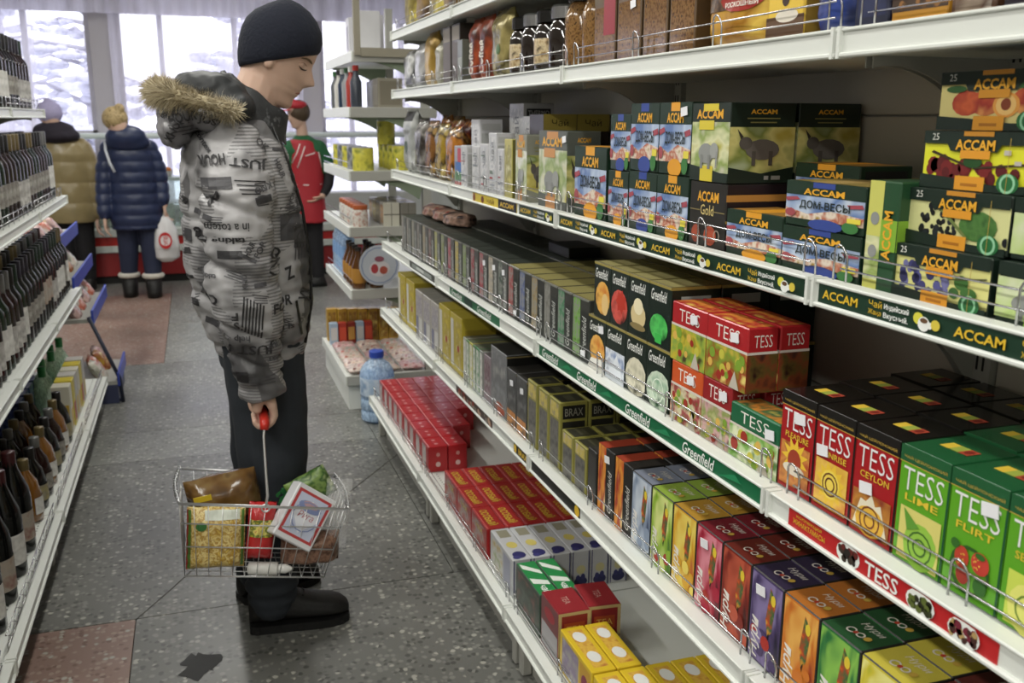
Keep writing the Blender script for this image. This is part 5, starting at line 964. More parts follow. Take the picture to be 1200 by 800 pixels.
def wine_row(key, ys, ye, where, glasses, rows=2, kind='wine', step=.0815):
    X, Z = LX[key]; y = ye
    while y > ys:
        gi_ = br2.choice(glasses); la = br2.choice([0, 0, 1, 1, 2, 2, 2, 3, 4]); ca = br2.choice([0, 0, 0, 1, 2, 3, 4, 5])
        run = br2.choice([1, 2, 3])
        for _ in range(run):
            if y < ys: break
            for q in range(rows):
                g2, l2, c2 = (gi_, la, ca) if q == 0 else (br2.choice(glasses), br2.randrange(5), br2.randrange(6))
                look = '%s bottle, %s, %s cap' % (gname[g2.name], lname[l2].replace('-label', ' label'), cname[c2]) if q == 0 else 'back-row %s bottle, %s cap' % (gname[g2.name], cname[c2])
                bottle(kind, g2, l2, c2, -(X+.07+.087*q), y, Z, look, where)
            y -= step
wine_row('H', 2.50, 4.96, 'upper wine shelf', [GLASS_D, GLASS_D, GLASS_A, GLASS_B])
wine_row('I', 2.45, 4.97, 'middle wine shelf', [GLASS_D, GLASS_D, GLASS_G, GLASS_B])
wine_row('J', 2.10, 4.98, 'lower wine shelf', [GLASS_D, GLASS_D, GLASS_G, GLASS_B])
X, Z = LX['K']
for i in range(7):
    for q in range(3): bottle('big', GLASS_D, 0 if i % 2 else 3, 1, -(X+.085+.105*q), 2.00+.165*i+.03*q, Z, 'big dark sparkling bottle, row %s' % ['one', 'two', 'three'][q], 'wine shelf base')
for i in range(8):
    for q in range(2): bottle('cognac', [GLASS_A, GLASS_D, GLASS_B][(i+q) % 3], [0, 4, 1][i % 3], [2, 0, 4][(i+2*q) % 3], -(X+.09+.10*q), 3.22+.115*i, Z, '%s cognac bottle, %s row' % (['amber', 'dark', 'red brown'][(i+q) % 3], ['front', 'back'][q]), 'wine shelf base')
for i in range(6):
    o = obj('juice_carton', once(('jc', i % 3), lambda: carton('juice_carton', .07, .2, .07, C_(['#c9c4b0', '#c9b41c', '#b8b4ae'][i % 3]), F=[('r', .1, .1, .9, .5, ['#c8a01c', '#a8321c', '#b89a3a'][i % 3])], L=[('r', .1, .1, .9, .6, ['#b8921c', '#8a8a2a', '#9a9a98'][i % 3])])), None, (-(X+.055), 4.14+.095*i, Z+.0008), pi/2); pend(o, ['cream', 'yellow', 'grey'][i % 3]+' juice carton', 'wine shelf base', 'carton', 'juice cartons')
for i in range(5):
    root = empty('vodka_bottle', (-(X+.17+.02*(i % 2)), 4.26+.14*i, Z+.0008)); lathe_part('glass', [(.034, 0), (.037, .006), (.037, .17), (.016, .21), (.015, .25)], clear_film('clear bottle', (.8, .95, .82), .5, .06), root, 12); lathe_part('cap', [(.0165, .22), (.0165, .262), (.014, .264)], M('#1f7a3a', .35), root, 10); pend(root, 'clear bottle with green cap', 'wine shelf base', 'bottle', 'bottles on the wine shelves')
for i in range(4):
    o = obj('blue_carton', once('bluc', lambda: carton('blue_carton', .1, .15, .12, C_('#24357a'), F=[('r', .1, .1, .9, .9, busy('bluecart', ['#24357a', '#4a5fae', '#8a98c8'], 60))], T=[('r', .1, .1, .9, .9, '#2c3f8a')], L=[('r', .1, .1, .9, .9, busy('bluecart', ['#24357a', '#4a5fae', '#8a98c8'], 60))])), None, (-(X+.24), 4.12+.12*i, Z+.0008), pi/2); pend(o, 'blue patterned carton', 'wine shelf base', 'box', 'blue patterned cartons')
# ------------------------------------------------------------------ service counter by the window
CT = empty('service_counter', (.4, 9.15, 0)); tag(CT, 'red service counter with white bands before the window', 'counter')
REDC = M('#8f1a1c', .35, key='red counter panel'); REDC2 = M('#c0201c', .35, key='bright red counter band'); WB = M('#c3cac4', .4, key='white counter band'); KICK = M('#1a1816', .6)
for i in range(7):
    x0 = -2.1+i*.72; mb = MB(); mb.box(x0+.004, x0+.716, 9.02, 9.45, .07, .28, REDC, .003); wpart(mb, 'lower_panel', CT)
    mb = MB(); mb.box(x0+.004, x0+.716, 9.02, 9.45, .34, .42, REDC2, .003); wpart(mb, 'upper_panel', CT)
mb = MB(); mb.box(-2.1, 2.94, 9.0, 9.45, .28, .34, WB, .006); wpart(mb, 'band', CT)
mb = MB(); mb.box(-2.1, 2.94, 9.05, 9.45, 0, .07, KICK); wpart(mb, 'plinth', CT)
mb = MB(); mb.box(-2.12, 2.96, 8.99, 9.47, .42, .49, WB, .008); wpart(mb, 'worktop', CT)
GCASE = clear_film('display glass', (.85, .93, .9), .16, .08)
mb = MB(); mb.box(-2.1, .25, 9.10, 9.108, .49, .90, GCASE); wpart(mb, 'front_glass', CT)
mb = MB(); mb.box(-2.1, .25, 9.08, 9.45, .90, .93, M('#9fb0ac', .3)); wpart(mb, 'case_top', CT)
mb = MB(); mb.box(.3, 2.9, 9.2, 9.45, .49, .76, M('#a8aaa8', .4), .01); wpart(mb, 'cabinet', CT)
gr = random.Random(9)
for i in range(11):
    c = gr.choice(['#5a5d5c', '#8a4a2a', '#a8a49a', '#3a4a3c', '#b87a2a', '#77787a']); nm = {'#5a5d5c': 'grey', '#8a4a2a': 'brown', '#a8a49a': 'cream', '#3a4a3c': 'dark green', '#b87a2a': 'orange', '#77787a': 'silver'}[c]
    o = MB().box(-.06, .06, -.05, .05, 0, gr.uniform(.1, .2), busy('cg'+c, [c, '#8d8d88', c], 20), .012).build('food_pack', None, (-1.5+i*.155, 9.26, .491)); pend(o, nm+' food pack in the glass case', 'service counter', 'pack')
for i in range(3):
    root = empty('bread_basket', (-.28+.25*i, 9.28, .931)); MB().lathe([(.07, 0), (.09, .05), (.085, .05), (.068, .008)], M('#b8b4ac', .5), 14).build('bowl', root, angle=.6)
    for q in range(4): MB().ball((.04*cos(q*1.6), .04*sin(q*1.6), .055), (.04, .03, .028), M(['#c8702a', '#a83a24', '#d89a3a'][(q+i) % 3], .5), 8, 6).build('bun', root, smooth=True)
    pend(root, 'bowl of orange and red buns', 'glass case', 'bowl')
flush_labels()
# ------------------------------------------------------------------ people
def limb(mb, pts, rad, m, n=14, sub=4, endball=True):
    """tapered limb with rounded ends through the given joints"""
    P = [Vector(p) for p in pts]; Q = []; R_ = []
    for i in range(len(P)-1):
        p0 = P[max(0, i-1)]; p1 = P[i]; p2 = P[i+1]; p3 = P[min(len(P)-1, i+2)]
        for k in range(sub):
            t = k/sub; t2 = t*t; t3 = t2*t
            Q.append(.5*((2*p1)+(p2-p0)*t+(2*p0-5*p1+4*p2-p3)*t2+(3*p1-p0-3*p2+p3)*t3)); R_.append(rad[i]+(rad[i+1]-rad[i])*(t*t*(3-2*t)))
    Q.append(P[-1]); R_.append(rad[-1])
    mb.tube(Q, R_, m, n); mb.ball(Q[0], R_[0], m, 12, 8)
    if endball: mb.ball(Q[-1], R_[-1], m, 12, 8)
def rings(mb, lst, m, n=28, pw=2.3):
    """lst: (z, xc, yc, rx, ry)"""
    rr = []
    for z, xc, yc, rx, ry in lst:
        r = []
        for i in range(n):
            t = 2*pi*i/n; c, s_ = cos(t), sin(t)
            r.append((xc+rx*abs(c)**(2/pw)*(1 if c >= 0 else -1), yc+ry*abs(s_)**(2/pw)*(1 if s_ >= 0 else -1), z))
        rr.append(r)
    mb.loft(rr, m)
def meld(mb, name, voxel, smooth, mat, root=None, fn=None, mats=None):
    """one continuous skin over the collected shapes"""
    me = mb.data(name); o = bpy.data.objects.new(name, me); COL.objects.link(o)
    bm = bmesh.new(); bm.from_mesh(me); bmesh.ops.recalc_face_normals(bm, faces=bm.faces); bm.to_mesh(me); bm.free()
    r = o.modifiers.new('r', 'REMESH'); r.mode = 'VOXEL'; r.voxel_size = voxel
    if smooth: s_ = o.modifiers.new('s', 'SMOOTH'); s_.factor = .5; s_.iterations = smooth
    dg = bpy.context.evaluated_depsgraph_get(); dg.update(); me2 = bpy.data.meshes.new_from_object(o.evaluated_get(dg)); me2.name = name
    bpy.data.objects.remove(o)
    me2.materials.clear(); me2.materials.append(mat)
    if fn:
        nv = [v.normal.copy() for v in me2.vertices]
        for v, nn in zip(me2.vertices, nv): v.co += nn*fn(v.co, nn)
    me2.polygons.foreach_set('use_smooth', [True]*len(me2.polygons)); me2.polygons.foreach_set('material_index', [0]*len(me2.polygons)); me2.update()
    if root is None: return me2
    return obj(name, me2, root, tuple(-root.location))
def head(mb, O, pitch, yaw, m, s=1.0, fem=0.0):
    """O: middle of the head at ear height; looks along +x before yaw"""
    prof = [(-.112, .052, -.035, .030, 0), (-.104, .078, -.045, .040, 0), (-.092, .088, -.055, .047, 0), (-.08, .085, -.062, .053, 0), (-.070, .084, -.068, .058, 0), (-.060, .090, -.072, .061, 0), (-.051, .088, -.075, .063, 0), (-.043, .092, -.078, .065, 0), (-.034, .089, -.081, .067, .005),
            (-.026, .090, -.084, .069, .017), (-.017, .091, -.087, .071, .030), (-.007, .090, -.090, .0725, .027), (.006, .088, -.092, .074, .018), (.020, .087, -.094, .0755, .009), (.030, .088, -.095, .076, .006), (.042, .093, -.096, .077, .002), (.060, .093, -.095, .077, 0), (.080, .088, -.090, .075, 0), (.100, .074, -.078, .067, 0), (.118, .050, -.055, .050, 0), (.130, .020, -.025, .024, 0)]
    cp, sp, cy, sy = cos(pitch), sin(pitch), cos(yaw), sin(yaw); O = Vector(O)
    def tr(x, y, z):
        X = x*cp+z*sp; Z = -x*sp+z*cp
        return O+Vector((X*cy-y*sy, X*sy+y*cy, Z))*s
    rr = []; n = 40
    for z, xf, xb, w, nose in prof:
        r = []; cx = (xf+xb)/2; rx = (xf-xb)/2
        for i in range(n):
            t = 2*pi*i/n; x = cx+rx*cos(t); y = w*sin(t)*(1-.12*max(0, cos(t))**2)
            if cos(t) > 0: x += nose*exp(-(y/.0155)**2)-.008*exp(-((z-.022)/.014)**2)*exp(-((abs(y)-.034)/.014)**2)+.003*exp(-((z+.047)/.012)**2)*exp(-(y/.02)**2)
            r.append(tr(x, y, z))
        rr.append(r)
    mb.loft(rr, m)
    for sgn in (-1, 1):
        for (ex, ez, rx_, rz_) in ((-.008, .004, .020, .032), (-.004, -.012, .014, .02)):
            q = []
            for i in range(9):
                a = -pi/2+pi*i/8
                q.append([tr(ex+rx_*cos(a)*cos(2*pi*j/10), sgn*(.074+.010*sin(2*pi*j/10)*cos(a)), ez+rz_*sin(a)) for j in range(10)])
            mb.loft(q, m)
    return tr
def hand(mb, wrist, fwd, side, m, s=1.0, curl=.5):
    """relaxed hand: fwd points to the fingertips, side to the thumb"""
    w_ = Vector(wrist); f = Vector(fwd).normalized(); t = Vector(side); t = (t-f*t.dot(f)).normalized(); nrm = f.cross(t)
    for j, (o, l) in enumerate(((.028, .078), (.010, .085), (-.009, .080), (-.027, .064))):
        k = w_+f*.085*s+t*o*s
        limb(mb, [w_+t*o*.5*s, w_+f*.045*s+t*o*.9*s, k], [.015*s, .0145*s, .0105*s], m, 8, 2)
        p = k; d = f.copy(); pts = [k]
        for q in range(3):
            d = (d*cos(curl*.7)+nrm*sin(curl*.7)).normalized(); p = p+d*l*(.44, .31, .25)[q]*s; pts.append(p)
        limb(mb, pts, [.0098*s, .0092*s, .0084*s, .0072*s], m, 8, 2)
    b = w_+f*.025*s+t*.022*s
    limb(mb, [b, b+(f*.55+t*.8).normalized()*.036*s, b+(f*.9+t*.62+nrm*.2).normalized()*.066*s, b+(f*1+t*.42+nrm*.35).normalized()*.088*s], [.014*s, .0125*s, .0105*s, .008*s], m, 8, 2)
SKIN = M('#c6a18c', .55, key='skin', vary=.05, scale=14); SKIN['x'] = 1
_b = SKIN.node_tree.nodes['Principled BSDF']; _b.inputs['Subsurface Weight'].default_value = .12; _b.inputs['Subsurface Radius'].default_value = (.012, .005, .003)
HAIR = M('#4a3a28', .6, key='brown hair')

# ---- the man in the printed jacket, in profile towards the tea shelves
MX = empty('person', (.15, 2.64, 0)); tag(MX, 'man in newspaper-print winter jacket and navy beanie carrying a wire basket', 'person')
HO = (.222, 2.67, 1.602); HP = radians(27); HY = radians(-9)
mb = MB(); trh = head(mb, HO, HP, HY, SKIN)
limb(mb, [(.10, 2.67, 1.40), (.150, 2.67, 1.475), (.185, 2.67, 1.55)], [.075, .062, .060], SKIN)
rings(mb, [(.80, .14, 2.68, .10, .15), (.95, .13, 2.68, .11, .165), (1.2, .11, 2.68, .12, .18), (1.36, .10, 2.68, .11, .17), (1.44, .11, 2.68, .06, .07)], SKIN, 20)
for y, fx in ((2.595, .0), (2.79, .0)):
    fx = -.026 if y > 2.7 else 0
    limb(mb, [(.14, y, .86), (.150+fx*.5, y, .48), (.13+fx, y, .10)], [.085, .06, .045], SKIN)
    limb(mb, [(.12+fx, y, .075), (.16+fx, y, .06), (.20+fx, y+(.05 if fx else 0), .05)], [.03, .024, .015], SKIN)
limb(mb, [(.10, 2.52, 1.36), (.105, 2.465, 1.08), (.13, 2.455, .86), (.136, 2.455, .765)], [.055, .045, .036, .028], SKIN)
limb(mb, [(.10, 2.85, 1.36), (.07, 2.92, 1.09), (.15, 2.93, .92), (.18, 2.93, .85)], [.055, .045, .036, .028], SKIN)
for y, l in ((2.424, .85), (2.445, .97), (2.466, 1.0), (2.487, .95)):     # right hand closed round the basket grip
    limb(mb, [(.136, 2.455+(y-2.455)*.5, .765), (.150, y, .722)], [.020, .0135], SKIN, 8, 2)
    limb(mb, [(.150, y, .722), (.1535, y, .695), (.138, y, .672), (.113, y, .671), (.104, y, .684)], [.0115, .0108, .0102, .0094, .008], SKIN, 8, 2)
limb(mb, [(.122, 2.49, .748), (.105, 2.512, .722), (.104, 2.508, .697), (.116, 2.498, .682)], [.015, .0125, .0108, .0085], SKIN, 8, 2)
limb(mb, [(.118, 2.43, .75), (.112, 2.435, .715)], [.016, .014], SKIN, 8, 2); limb(mb, [(.118, 2.47, .75), (.112, 2.475, .715)], [.016, .014], SKIN, 8, 2)
hand(mb, (.185, 2.93, .83), (.15, 0, -1), (.9, -.3, 0), SKIN, 1.0, .45)
for sg_ in (-1, 1): mb.ball(trh(.0635, sg_*.033, .016), (.0125, .0145, .0105), SKIN, 12, 8)
body_ = meld(mb, 'body', .0034, 5, SKIN, MX)
bv_ = BVHTree.FromPolygons([v.co.copy() for v in body_.data.vertices], [tuple(p.vertices) for p in body_.data.polygons])
def onface(y, z, off):
    a_ = trh(.25, y, z); d_ = (trh(0, y, z)-a_).normalized(); h_ = bv_.ray_cast(a_, d_); return (h_[0] if h_[0] else trh(.09, y, z))-d_*off
# face details
def facebit(name, mb_, mat=None): return wpart(mb_, name, MX, True)
for sg_ in (-1, 1):
    e = MB(); q_ = [(.0195, .0125), (.024, .0098), (.030, .0085), (.036, .0086), (.042, .0102), (.0465, .0128)]
    e.tube([onface(sg_*a, b, .0003) for a, b in q_], [.0007, .0017, .0021, .0021, .0018, .0008], M('#2f2219', .6), 6); facebit('eyelashes', e)
    e = MB(); e.tube([onface(sg_*a, b, -.0004) for a, b in [(.020, .0205), (.027, .0245), (.035, .0250), (.043, .0225), (.048, .0185)]], [.0005, .0011, .0012, .0011, .0005], M('#8f6654', .6), 6); facebit('eyelid_fold', e)
    e = MB(); e.tube([onface(sg_*a, b, .0006) for a, b in [(.013, .0335), (.021, .0365), (.030, .0385), (.040, .0380), (.050, .0335)]], [.0018, .0030, .0032, .0026, .0012], M('#6a543c', .8), 6); facebit('eyebrow', e)
e = MB(); e.tube([onface(-.022+.0055*q, -.0505-.0012*abs(q-4), -.0004) for q in range(9)], [.0008, .0022, .0030, .0033, .0034, .0033, .0030, .0022, .0008], M('#9a5f52', .5), 6); facebit('lips', e)
hb = MB()
for z, a, b, w in ((.030, -.100, -.02, .079), (.005, -.098, -.04, .077), (-.03, -.09, -.05, .070)):
    pass
rr = []
for z, k_ in ((.05, 1.03), (.02, 1.028), (-.005, 1.018), (-.028, 1.0)):
    xb = -.0955 if z > 0 else -.088+z*.2; w = .0775 if z > -.01 else .069
    rr.append([trh((xb*k_)*cos(t)*1.0 if True else 0, w*k_*sin(t), z) for t in [-1.05+2.1*i/16 for i in range(17)]])
for i in range(3):
    for j in range(16): hb.poly([rr[i][j], rr[i][j+1], rr[i+1][j+1], rr[i+1][j]], HAIR)
facebit('hair', hb)
# beanie
HAT = M('#0f1424', .9, key='navy knit', vary=.12, scale=120, bump=.3)
mb = MB()
hl = [(1.592, .231, .102, .087), (1.602, .234, .108, .092), (1.625, .237, .111, .094), (1.66, .239, .108, .093), (1.69, .238, .098, .087), (1.715, .236, .082, .075), (1.735, .235, .058, .055), (1.748, .235, .030, .03), (1.752, .235, .010, .01)]
hr = []
for z, xc, rx, ry in hl:
    hr.append([(xc+rx*cos(t), 2.672+ry*sin(t), z+.016*cos(t)*(1 if z < 1.64 else .5)+(.006 if z < 1.63 else 0)) for t in [2*pi*i/36 for i in range(36)]])
mb.loft(hr, HAT); wpart(mb, 'beanie', MX, True)
# jacket
def newsprint(lo='#4a494b', hi='#a3a1a3', nm='newspaper print cloth'):
    m = bpy.data.materials.new(nm); m.use_nodes = True; nt = m.node_tree; b = nt.nodes['Principled BSDF']; L = nt.links.new; b.inputs['Roughness'].default_value = .42
    tc = nt.nodes.new('ShaderNodeTexCoord')
    n = nt.nodes.new('ShaderNodeTexNoise'); n.inputs['Scale'].default_value = 5.5; n.inputs['Detail'].default_value = 3; L(tc.outputs['Object'], n.inputs['Vector'])
    r = nt.nodes.new('ShaderNodeValToRGB'); r.color_ramp.elements[0].position = .34; r.color_ramp.elements[0].color = (*lin(lo), 1); r.color_ramp.elements[1].position = .5; r.color_ramp.elements[1].color = (*lin(hi), 1); L(n.outputs['Fac'], r.inputs[0])
    # fine lines of type in some patches
    w = nt.nodes.new('ShaderNodeTexWave'); w.bands_direction = 'Z'; w.inputs['Scale'].default_value = 38; w.inputs['Distortion'].default_value = 1.2; w.inputs['Detail'].default_value = 3; w.inputs['Detail Scale'].default_value = 9; L(tc.outputs['Object'], w.inputs['Vector'])
    v = nt.nodes.new('ShaderNodeTexVoronoi'); v.inputs['Scale'].default_value = 9; mp = nt.nodes.new('ShaderNodeMapping'); mp.inputs['Scale'].default_value = (1, 1, .7); L(tc.outputs['Object'], mp.inputs['Vector']); L(mp.outputs[0], v.inputs['Vector'])
    sp = nt.nodes.new('ShaderNodeSeparateColor'); L(v.outputs['Color'], sp.inputs[0])
    gt = nt.nodes.new('ShaderNodeMath'); gt.operation = 'GREATER_THAN'; gt.inputs[1].default_value = .5; L(sp.outputs[0], gt.inputs[0])
    g2 = nt.nodes.new('ShaderNodeMath'); g2.operation = 'GREATER_THAN'; g2.inputs[1].default_value = .58; L(w.outputs['Fac'], g2.inputs[0])
    mu = nt.nodes.new('ShaderNodeMath'); mu.operation = 'MULTIPLY'; L(gt.outputs[0], mu.inputs[0]); L(g2.outputs[0], mu.inputs[1])
    m3 = nt.nodes.new('ShaderNodeMath'); m3.operation = 'MULTIPLY'; m3.inputs[1].default_value = .6; L(mu.outputs[0], m3.inputs[0])
    mx = nt.nodes.new('ShaderNodeMix'); mx.data_type = 'RGBA'; L(m3.outputs[0], mx.inputs[0]); L(r.outputs[0], mx.inputs[6]); mx.inputs[7].default_value = (*lin('#3c3b3e'), 1)
    # dark photo blocks
    lt = nt.nodes.new('ShaderNodeMath'); lt.operation = 'LESS_THAN'; lt.inputs[1].default_value = .17; L(sp.outputs[1], lt.inputs[0])
    m4 = nt.nodes.new('ShaderNodeMath'); m4.operation = 'MULTIPLY'; m4.inputs[1].default_value = .75; L(lt.outputs[0], m4.inputs[0])
    mx2 = nt.nodes.new('ShaderNodeMix'); mx2.data_type = 'RGBA'; L(m4.outputs[0], mx2.inputs[0]); L(mx.outputs[2], mx2.inputs[6]); mx2.inputs[7].default_value = (*lin('#38373a'), 1)
    L(mx2.outputs[2], b.inputs['Base Color'])
    return m
NEWS = newsprint()
mb = MB()
rings(mb, [(.815, .143, 2.675, .116, .178), (.822, .143, 2.675, .120, .182), (.84, .143, 2.675, .126, .19), (.875, .138, 2.675, .140, .20), (.96, .131, 2.675, .160, .210), (1.08, .124, 2.675, .168, .215), (1.2, .115, 2.675, .160, .22), (1.31, .106, 2.675, .145, .222), (1.39, .102, 2.675, .125, .180), (1.44, .115, 2.672, .100, .125), (1.465, .125, 2.67, .085, .09)], NEWS, 32)
sleeve = [(.100, 2.545, 1.375), (.094, 2.478, 1.30), (.092, 2.436, 1.18), (.098, 2.428, 1.05), (.108, 2.432, .93), (.119, 2.442, .835), (.128, 2.450, .785), (.132, 2.452, .748)]
sb_ = MB(); limb(sb_, sleeve, [.080, .090, .090, .087, .079, .069, .063, .058], NEWS, 20, endball=False)
limb(mb, [(.098, 2.80, 1.375), (.085, 2.88, 1.28), (.07, 2.92, 1.1), (.11, 2.93, .96), (.165, 2.93, .86)], [.085, .09, .085, .07, .056], NEWS, 18)
def wrinkle(co, n_):
    z = co.z
    d = .007*noise.noise(Vector((co.x*8, co.y*8, z*24)))+.004*noise.noise(Vector((co.x*26, co.y*26, z*50)))
    for s0 in (1.20, 1.0, .855): d -= .009*exp(-((z-s0)/.010)**2)
    return d
def sleeve_folds(co, n_):
    z = co.z+.35*(co.x-.1)
    d = .009*noise.noise(Vector((co.x*9, co.y*9, co.z*30+co.x*12)))+.005*noise.noise(Vector((co.x*22, co.y*22, co.z*60)))
    for s0 in (1.238, 1.075, .93, .845): d -= .011*exp(-((z-s0)/.010)**2)
    return d+.006*sin(pi*(z-.93)/.15)
jk = meld(mb, 'jacket', .0062, 5, NEWS, MX, wrinkle)
slv = meld(sb_, 'sleeve', .0058, 4, NEWS, MX, sleeve_folds)
_bv = []; _bf = []
for o_ in (jk, slv):
    k0 = len(_bv); _bv += [v.co.copy() for v in o_.data.vertices]; _bf += [tuple(i+k0 for i in p.vertices) for p in o_.data.polygons]
bvh = BVHTree.FromPolygons(_bv, _bf)
INK = M('#2a292c', .5, key='newspaper ink', vary=.15); INK2 = M('#454448', .5, key='grey newspaper ink', vary=.15)
def onjacket(pts, off=.0048):
    out = []
    for x, z in pts:
        h = bvh.ray_cast(Vector((x, 1.9, z)), Vector((0, 1, 0)))
        if h[0] is None or h[0].y > 2.72: return None
        out.append(h[0]+Vector((0, -off, 0))+h[1]*off*.3)
    return out
pm = MB()
def jtext(s, x, z, w, h, ang=0.0, ink=INK, bold=.03):
    w *= 1.1; h *= 1.12
    tv, tf = text_geo(s, bold); a = radians(ang); ca, sa = cos(a), sin(a)
    q = onjacket([(x+((u-.5)*w)*ca-((v-.5)*h)*sa, z+((u-.5)*w)*sa+((v-.5)*h)*ca) for u, v in tv])
    if q: pm.mesh(q, tf, ink)
def jrect(x, z, w, h, ang=0.0, ink=INK2, n=4):
    a = radians(ang); ca, sa = cos(a), sin(a)
    for i in range(n):
        for j in range(n):
            c = []
            for p, q in ((i, j), (i+1, j), (i+1, j+1), (i, j+1)):
                u = (p/n-.5)*w; v = (q/n-.5)*h; c.append((x+u*ca-v*sa, z+u*sa+v*ca))
            r = onjacket(c, .0022)
            if r: pm.poly(r, ink)
jtext('VENL', -.010, 1.371, .062, .020, 55); jtext('contex', .025, 1.393, .05, .011, -60, INK2); jtext('HOUR', .040, 1.351, .056, .024, 186); jtext('JUST', .125, 1.345, .082, .024, 172)
jrect(.047, 1.298, .07, .028, 3); [jrect(.125, 1.302-.010*i, .075-.01*i, .003, -4, INK, 3) for i in range(4)]; jtext('R', .037, 1.262, .026, .03, -70); jtext('1011', .15, 1.27, .05, .026, 95, INK2, 0)
jtext('taking', .066, 1.166, .070, .018, 180); jtext('in a totem', .064, 1.195, .092, .018, 180, INK, .01); jtext('R&', -.030, 1.191, .05, .03, 70); jtext('2', .0, 1.169, .018, .028, 20); jrect(-.034, 1.157, .03, .034, 0); jrect(.066, 1.130, .057, .019, 0, INK)
jtext('KNO', .175, 1.099, .06, .030, 82); jrect(.235, 1.185, .075, .085, -3); jrect(.252, 1.149, .036, .058, -5, INK); [jrect(.235+.009*i, 1.110, .0035, .040, -6, INK2, 3) for i in range(6)]
jtext('FOR', .190, .990, .052, .024, 0); [jrect(.088+.0075*i, .985-.004*i, .0042, .088, -6, INK, 6) for i in range(7)]
jtext('JUST F', .100, .893, .108, .030, 178, INK, .02); jtext('help', .083, .921, .034, .017, 180); jrect(.075, .813, .036, .030, 4, INK); [jrect(.128, .812-.009*i, .062, .003, 3, INK2, 3) for i in range(3)]
jtext('F', .069, .979, .014, .018, 180); jtext('S', .072, .955, .012, .018, 10); jtext('XY', .262, .99, .03, .04, 60); jrect(.237, .934, .007, .10, 8, BLK, 5); jtext('OL', .01, 1.02, .04, .026, 160); jtext('OK', .165, 1.385, .035, .016, -45, INK2); jtext('Z', .215, 1.06, .02, .03, 15)
jtext('it is', .20, .92, .04, .014, 0, INK2)
rj = random.Random(21)
for i in range(46):
    x_, z_ = rj.uniform(-.04, .27), rj.uniform(.84, 1.39)
    if min((x_-a)**2+(z_-b)**2 for a, b in ((.04, 1.351), (.125, 1.345), (.064, 1.18), (.19, .99), (.1, .893), (.175, 1.1), (.1, .985), (.04, 1.28))) < .045**2: continue
    if i % 3 == 0: jrect(x_, z_, rj.uniform(.02, .05), rj.uniform(.008, .02), rj.uniform(-30, 30), rj.choice([INK, INK2]), 4)
    elif i % 3 == 1: [jrect(x_, z_-.006*q, rj.uniform(.03, .05), .0022, rj.uniform(-4, 4)+(i*37 % 60-30), INK2, 3) for q in range(4)]
    else: jtext(rj.choice(['FOR', 'JUST', 'taking', 'KNO', 'HOUR']), x_, z_, rj.uniform(.03, .05), rj.uniform(.010, .016), rj.choice([0, 180, 90, -70, 60, 200]), rj.choice([INK, INK2]))
pme = pm.data('print'); bm_ = bmesh.new(); bm_.from_mesh(slv.data); nm_ = len(slv.data.materials)
pmats = list(pme.materials)
for m_ in pmats: slv.data.materials.append(m_)
nf_ = len(bm_.faces); bm_.from_mesh(pme); bm_.faces.ensure_lookup_table()
for f_ in bm_.faces[nf_:]: f_.material_index += nm_
bm_.to_mesh(slv.data); bm_.free()
# open front edge and zip on the jacket
zp = MB(); zpts = [(.205, 2.585, 1.43), (.25, 2.575, 1.34), (.277, 2.575, 1.22), (.290, 2.575, 1.08), (.288, 2.575, .96), (.262, 2.575, .85)]
zq = []
for x, y, z in zpts:
    h = bvh.ray_cast(Vector((x+.3, y, z)), Vector((-1, 0, 0))); zq.append(h[0]+Vector((.002, -.001, 0)) if h[0] else Vector((x, y, z)))
zp.tube(zq, .0042, BLK, 8); wpart(zp, 'zip', MX, True)
# stand collar
COLM = busy('dark printed collar', ['#17181a', '#232426', '#17181a', '#6a6b6e'], 45, .6); DARK = M('#1f2123', .6, key='charcoal lining', vary=.15)
cr = []
for k_, (xc, zc, rx, ry) in enumerate([(.128, 1.418, .112, .125), (.140, 1.452, .100, .108), (.155, 1.485, .090, .092), (.165, 1.512, .084, .084), (.167, 1.514, .076, .077), (.158, 1.47, .074, .076)]):
    cr.append([(xc+rx*cos(t), 2.668+ry*sin(t), zc-.062*cos(t)*(.6+.1*min(k_, 3))+.004*sin(7*t)) for t in [2*pi*i/36 for i in range(36)]])
mb = MB(); mb.loft(cr, COLM, cap=False); wpart(mb, 'collar', MX, True)
# hood lying on the back
NEWS2 = newsprint('#3f3e41', '#828084', 'newspaper print cloth darkened')  # jacket newsprint repeated with a darker ramp for the hood
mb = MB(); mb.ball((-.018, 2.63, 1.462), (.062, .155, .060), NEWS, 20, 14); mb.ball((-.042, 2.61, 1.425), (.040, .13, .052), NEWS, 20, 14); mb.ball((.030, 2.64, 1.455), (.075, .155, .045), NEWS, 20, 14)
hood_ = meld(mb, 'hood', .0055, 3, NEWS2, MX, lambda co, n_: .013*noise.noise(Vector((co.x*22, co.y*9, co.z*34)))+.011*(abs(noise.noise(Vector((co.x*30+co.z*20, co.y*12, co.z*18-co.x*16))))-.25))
bvh = BVHTree.FromPolygons([v.co.copy() for v in hood_.data.vertices], [tuple(p.vertices) for p in hood_.data.polygons]); pm = MB()
for w_, x_, z_, ww, hh, an in (('HOUR', -.02, 1.452, .06, .022, 12), ('JUST', .045, 1.44, .055, .018, -14), ('KNO', -.045, 1.418, .045, .018, 60), ('FOR', -.01, 1.415, .045, .016, 190), ('taking', .03, 1.46, .05, .012, 176), ('totem', -.05, 1.465, .045, .012, 30)): jtext(w_, x_, z_, ww, hh, an, INK)
for q in range(5): jrect(-.03+.01*q, 1.435-.007*q, .05, .0022, 10, INK, 3)
pme = pm.data('print'); bm_ = bmesh.new(); bm_.from_mesh(hood_.data); nm_ = len(hood_.data.materials)
for m_ in list(pme.materials): hood_.data.materials.append(m_)
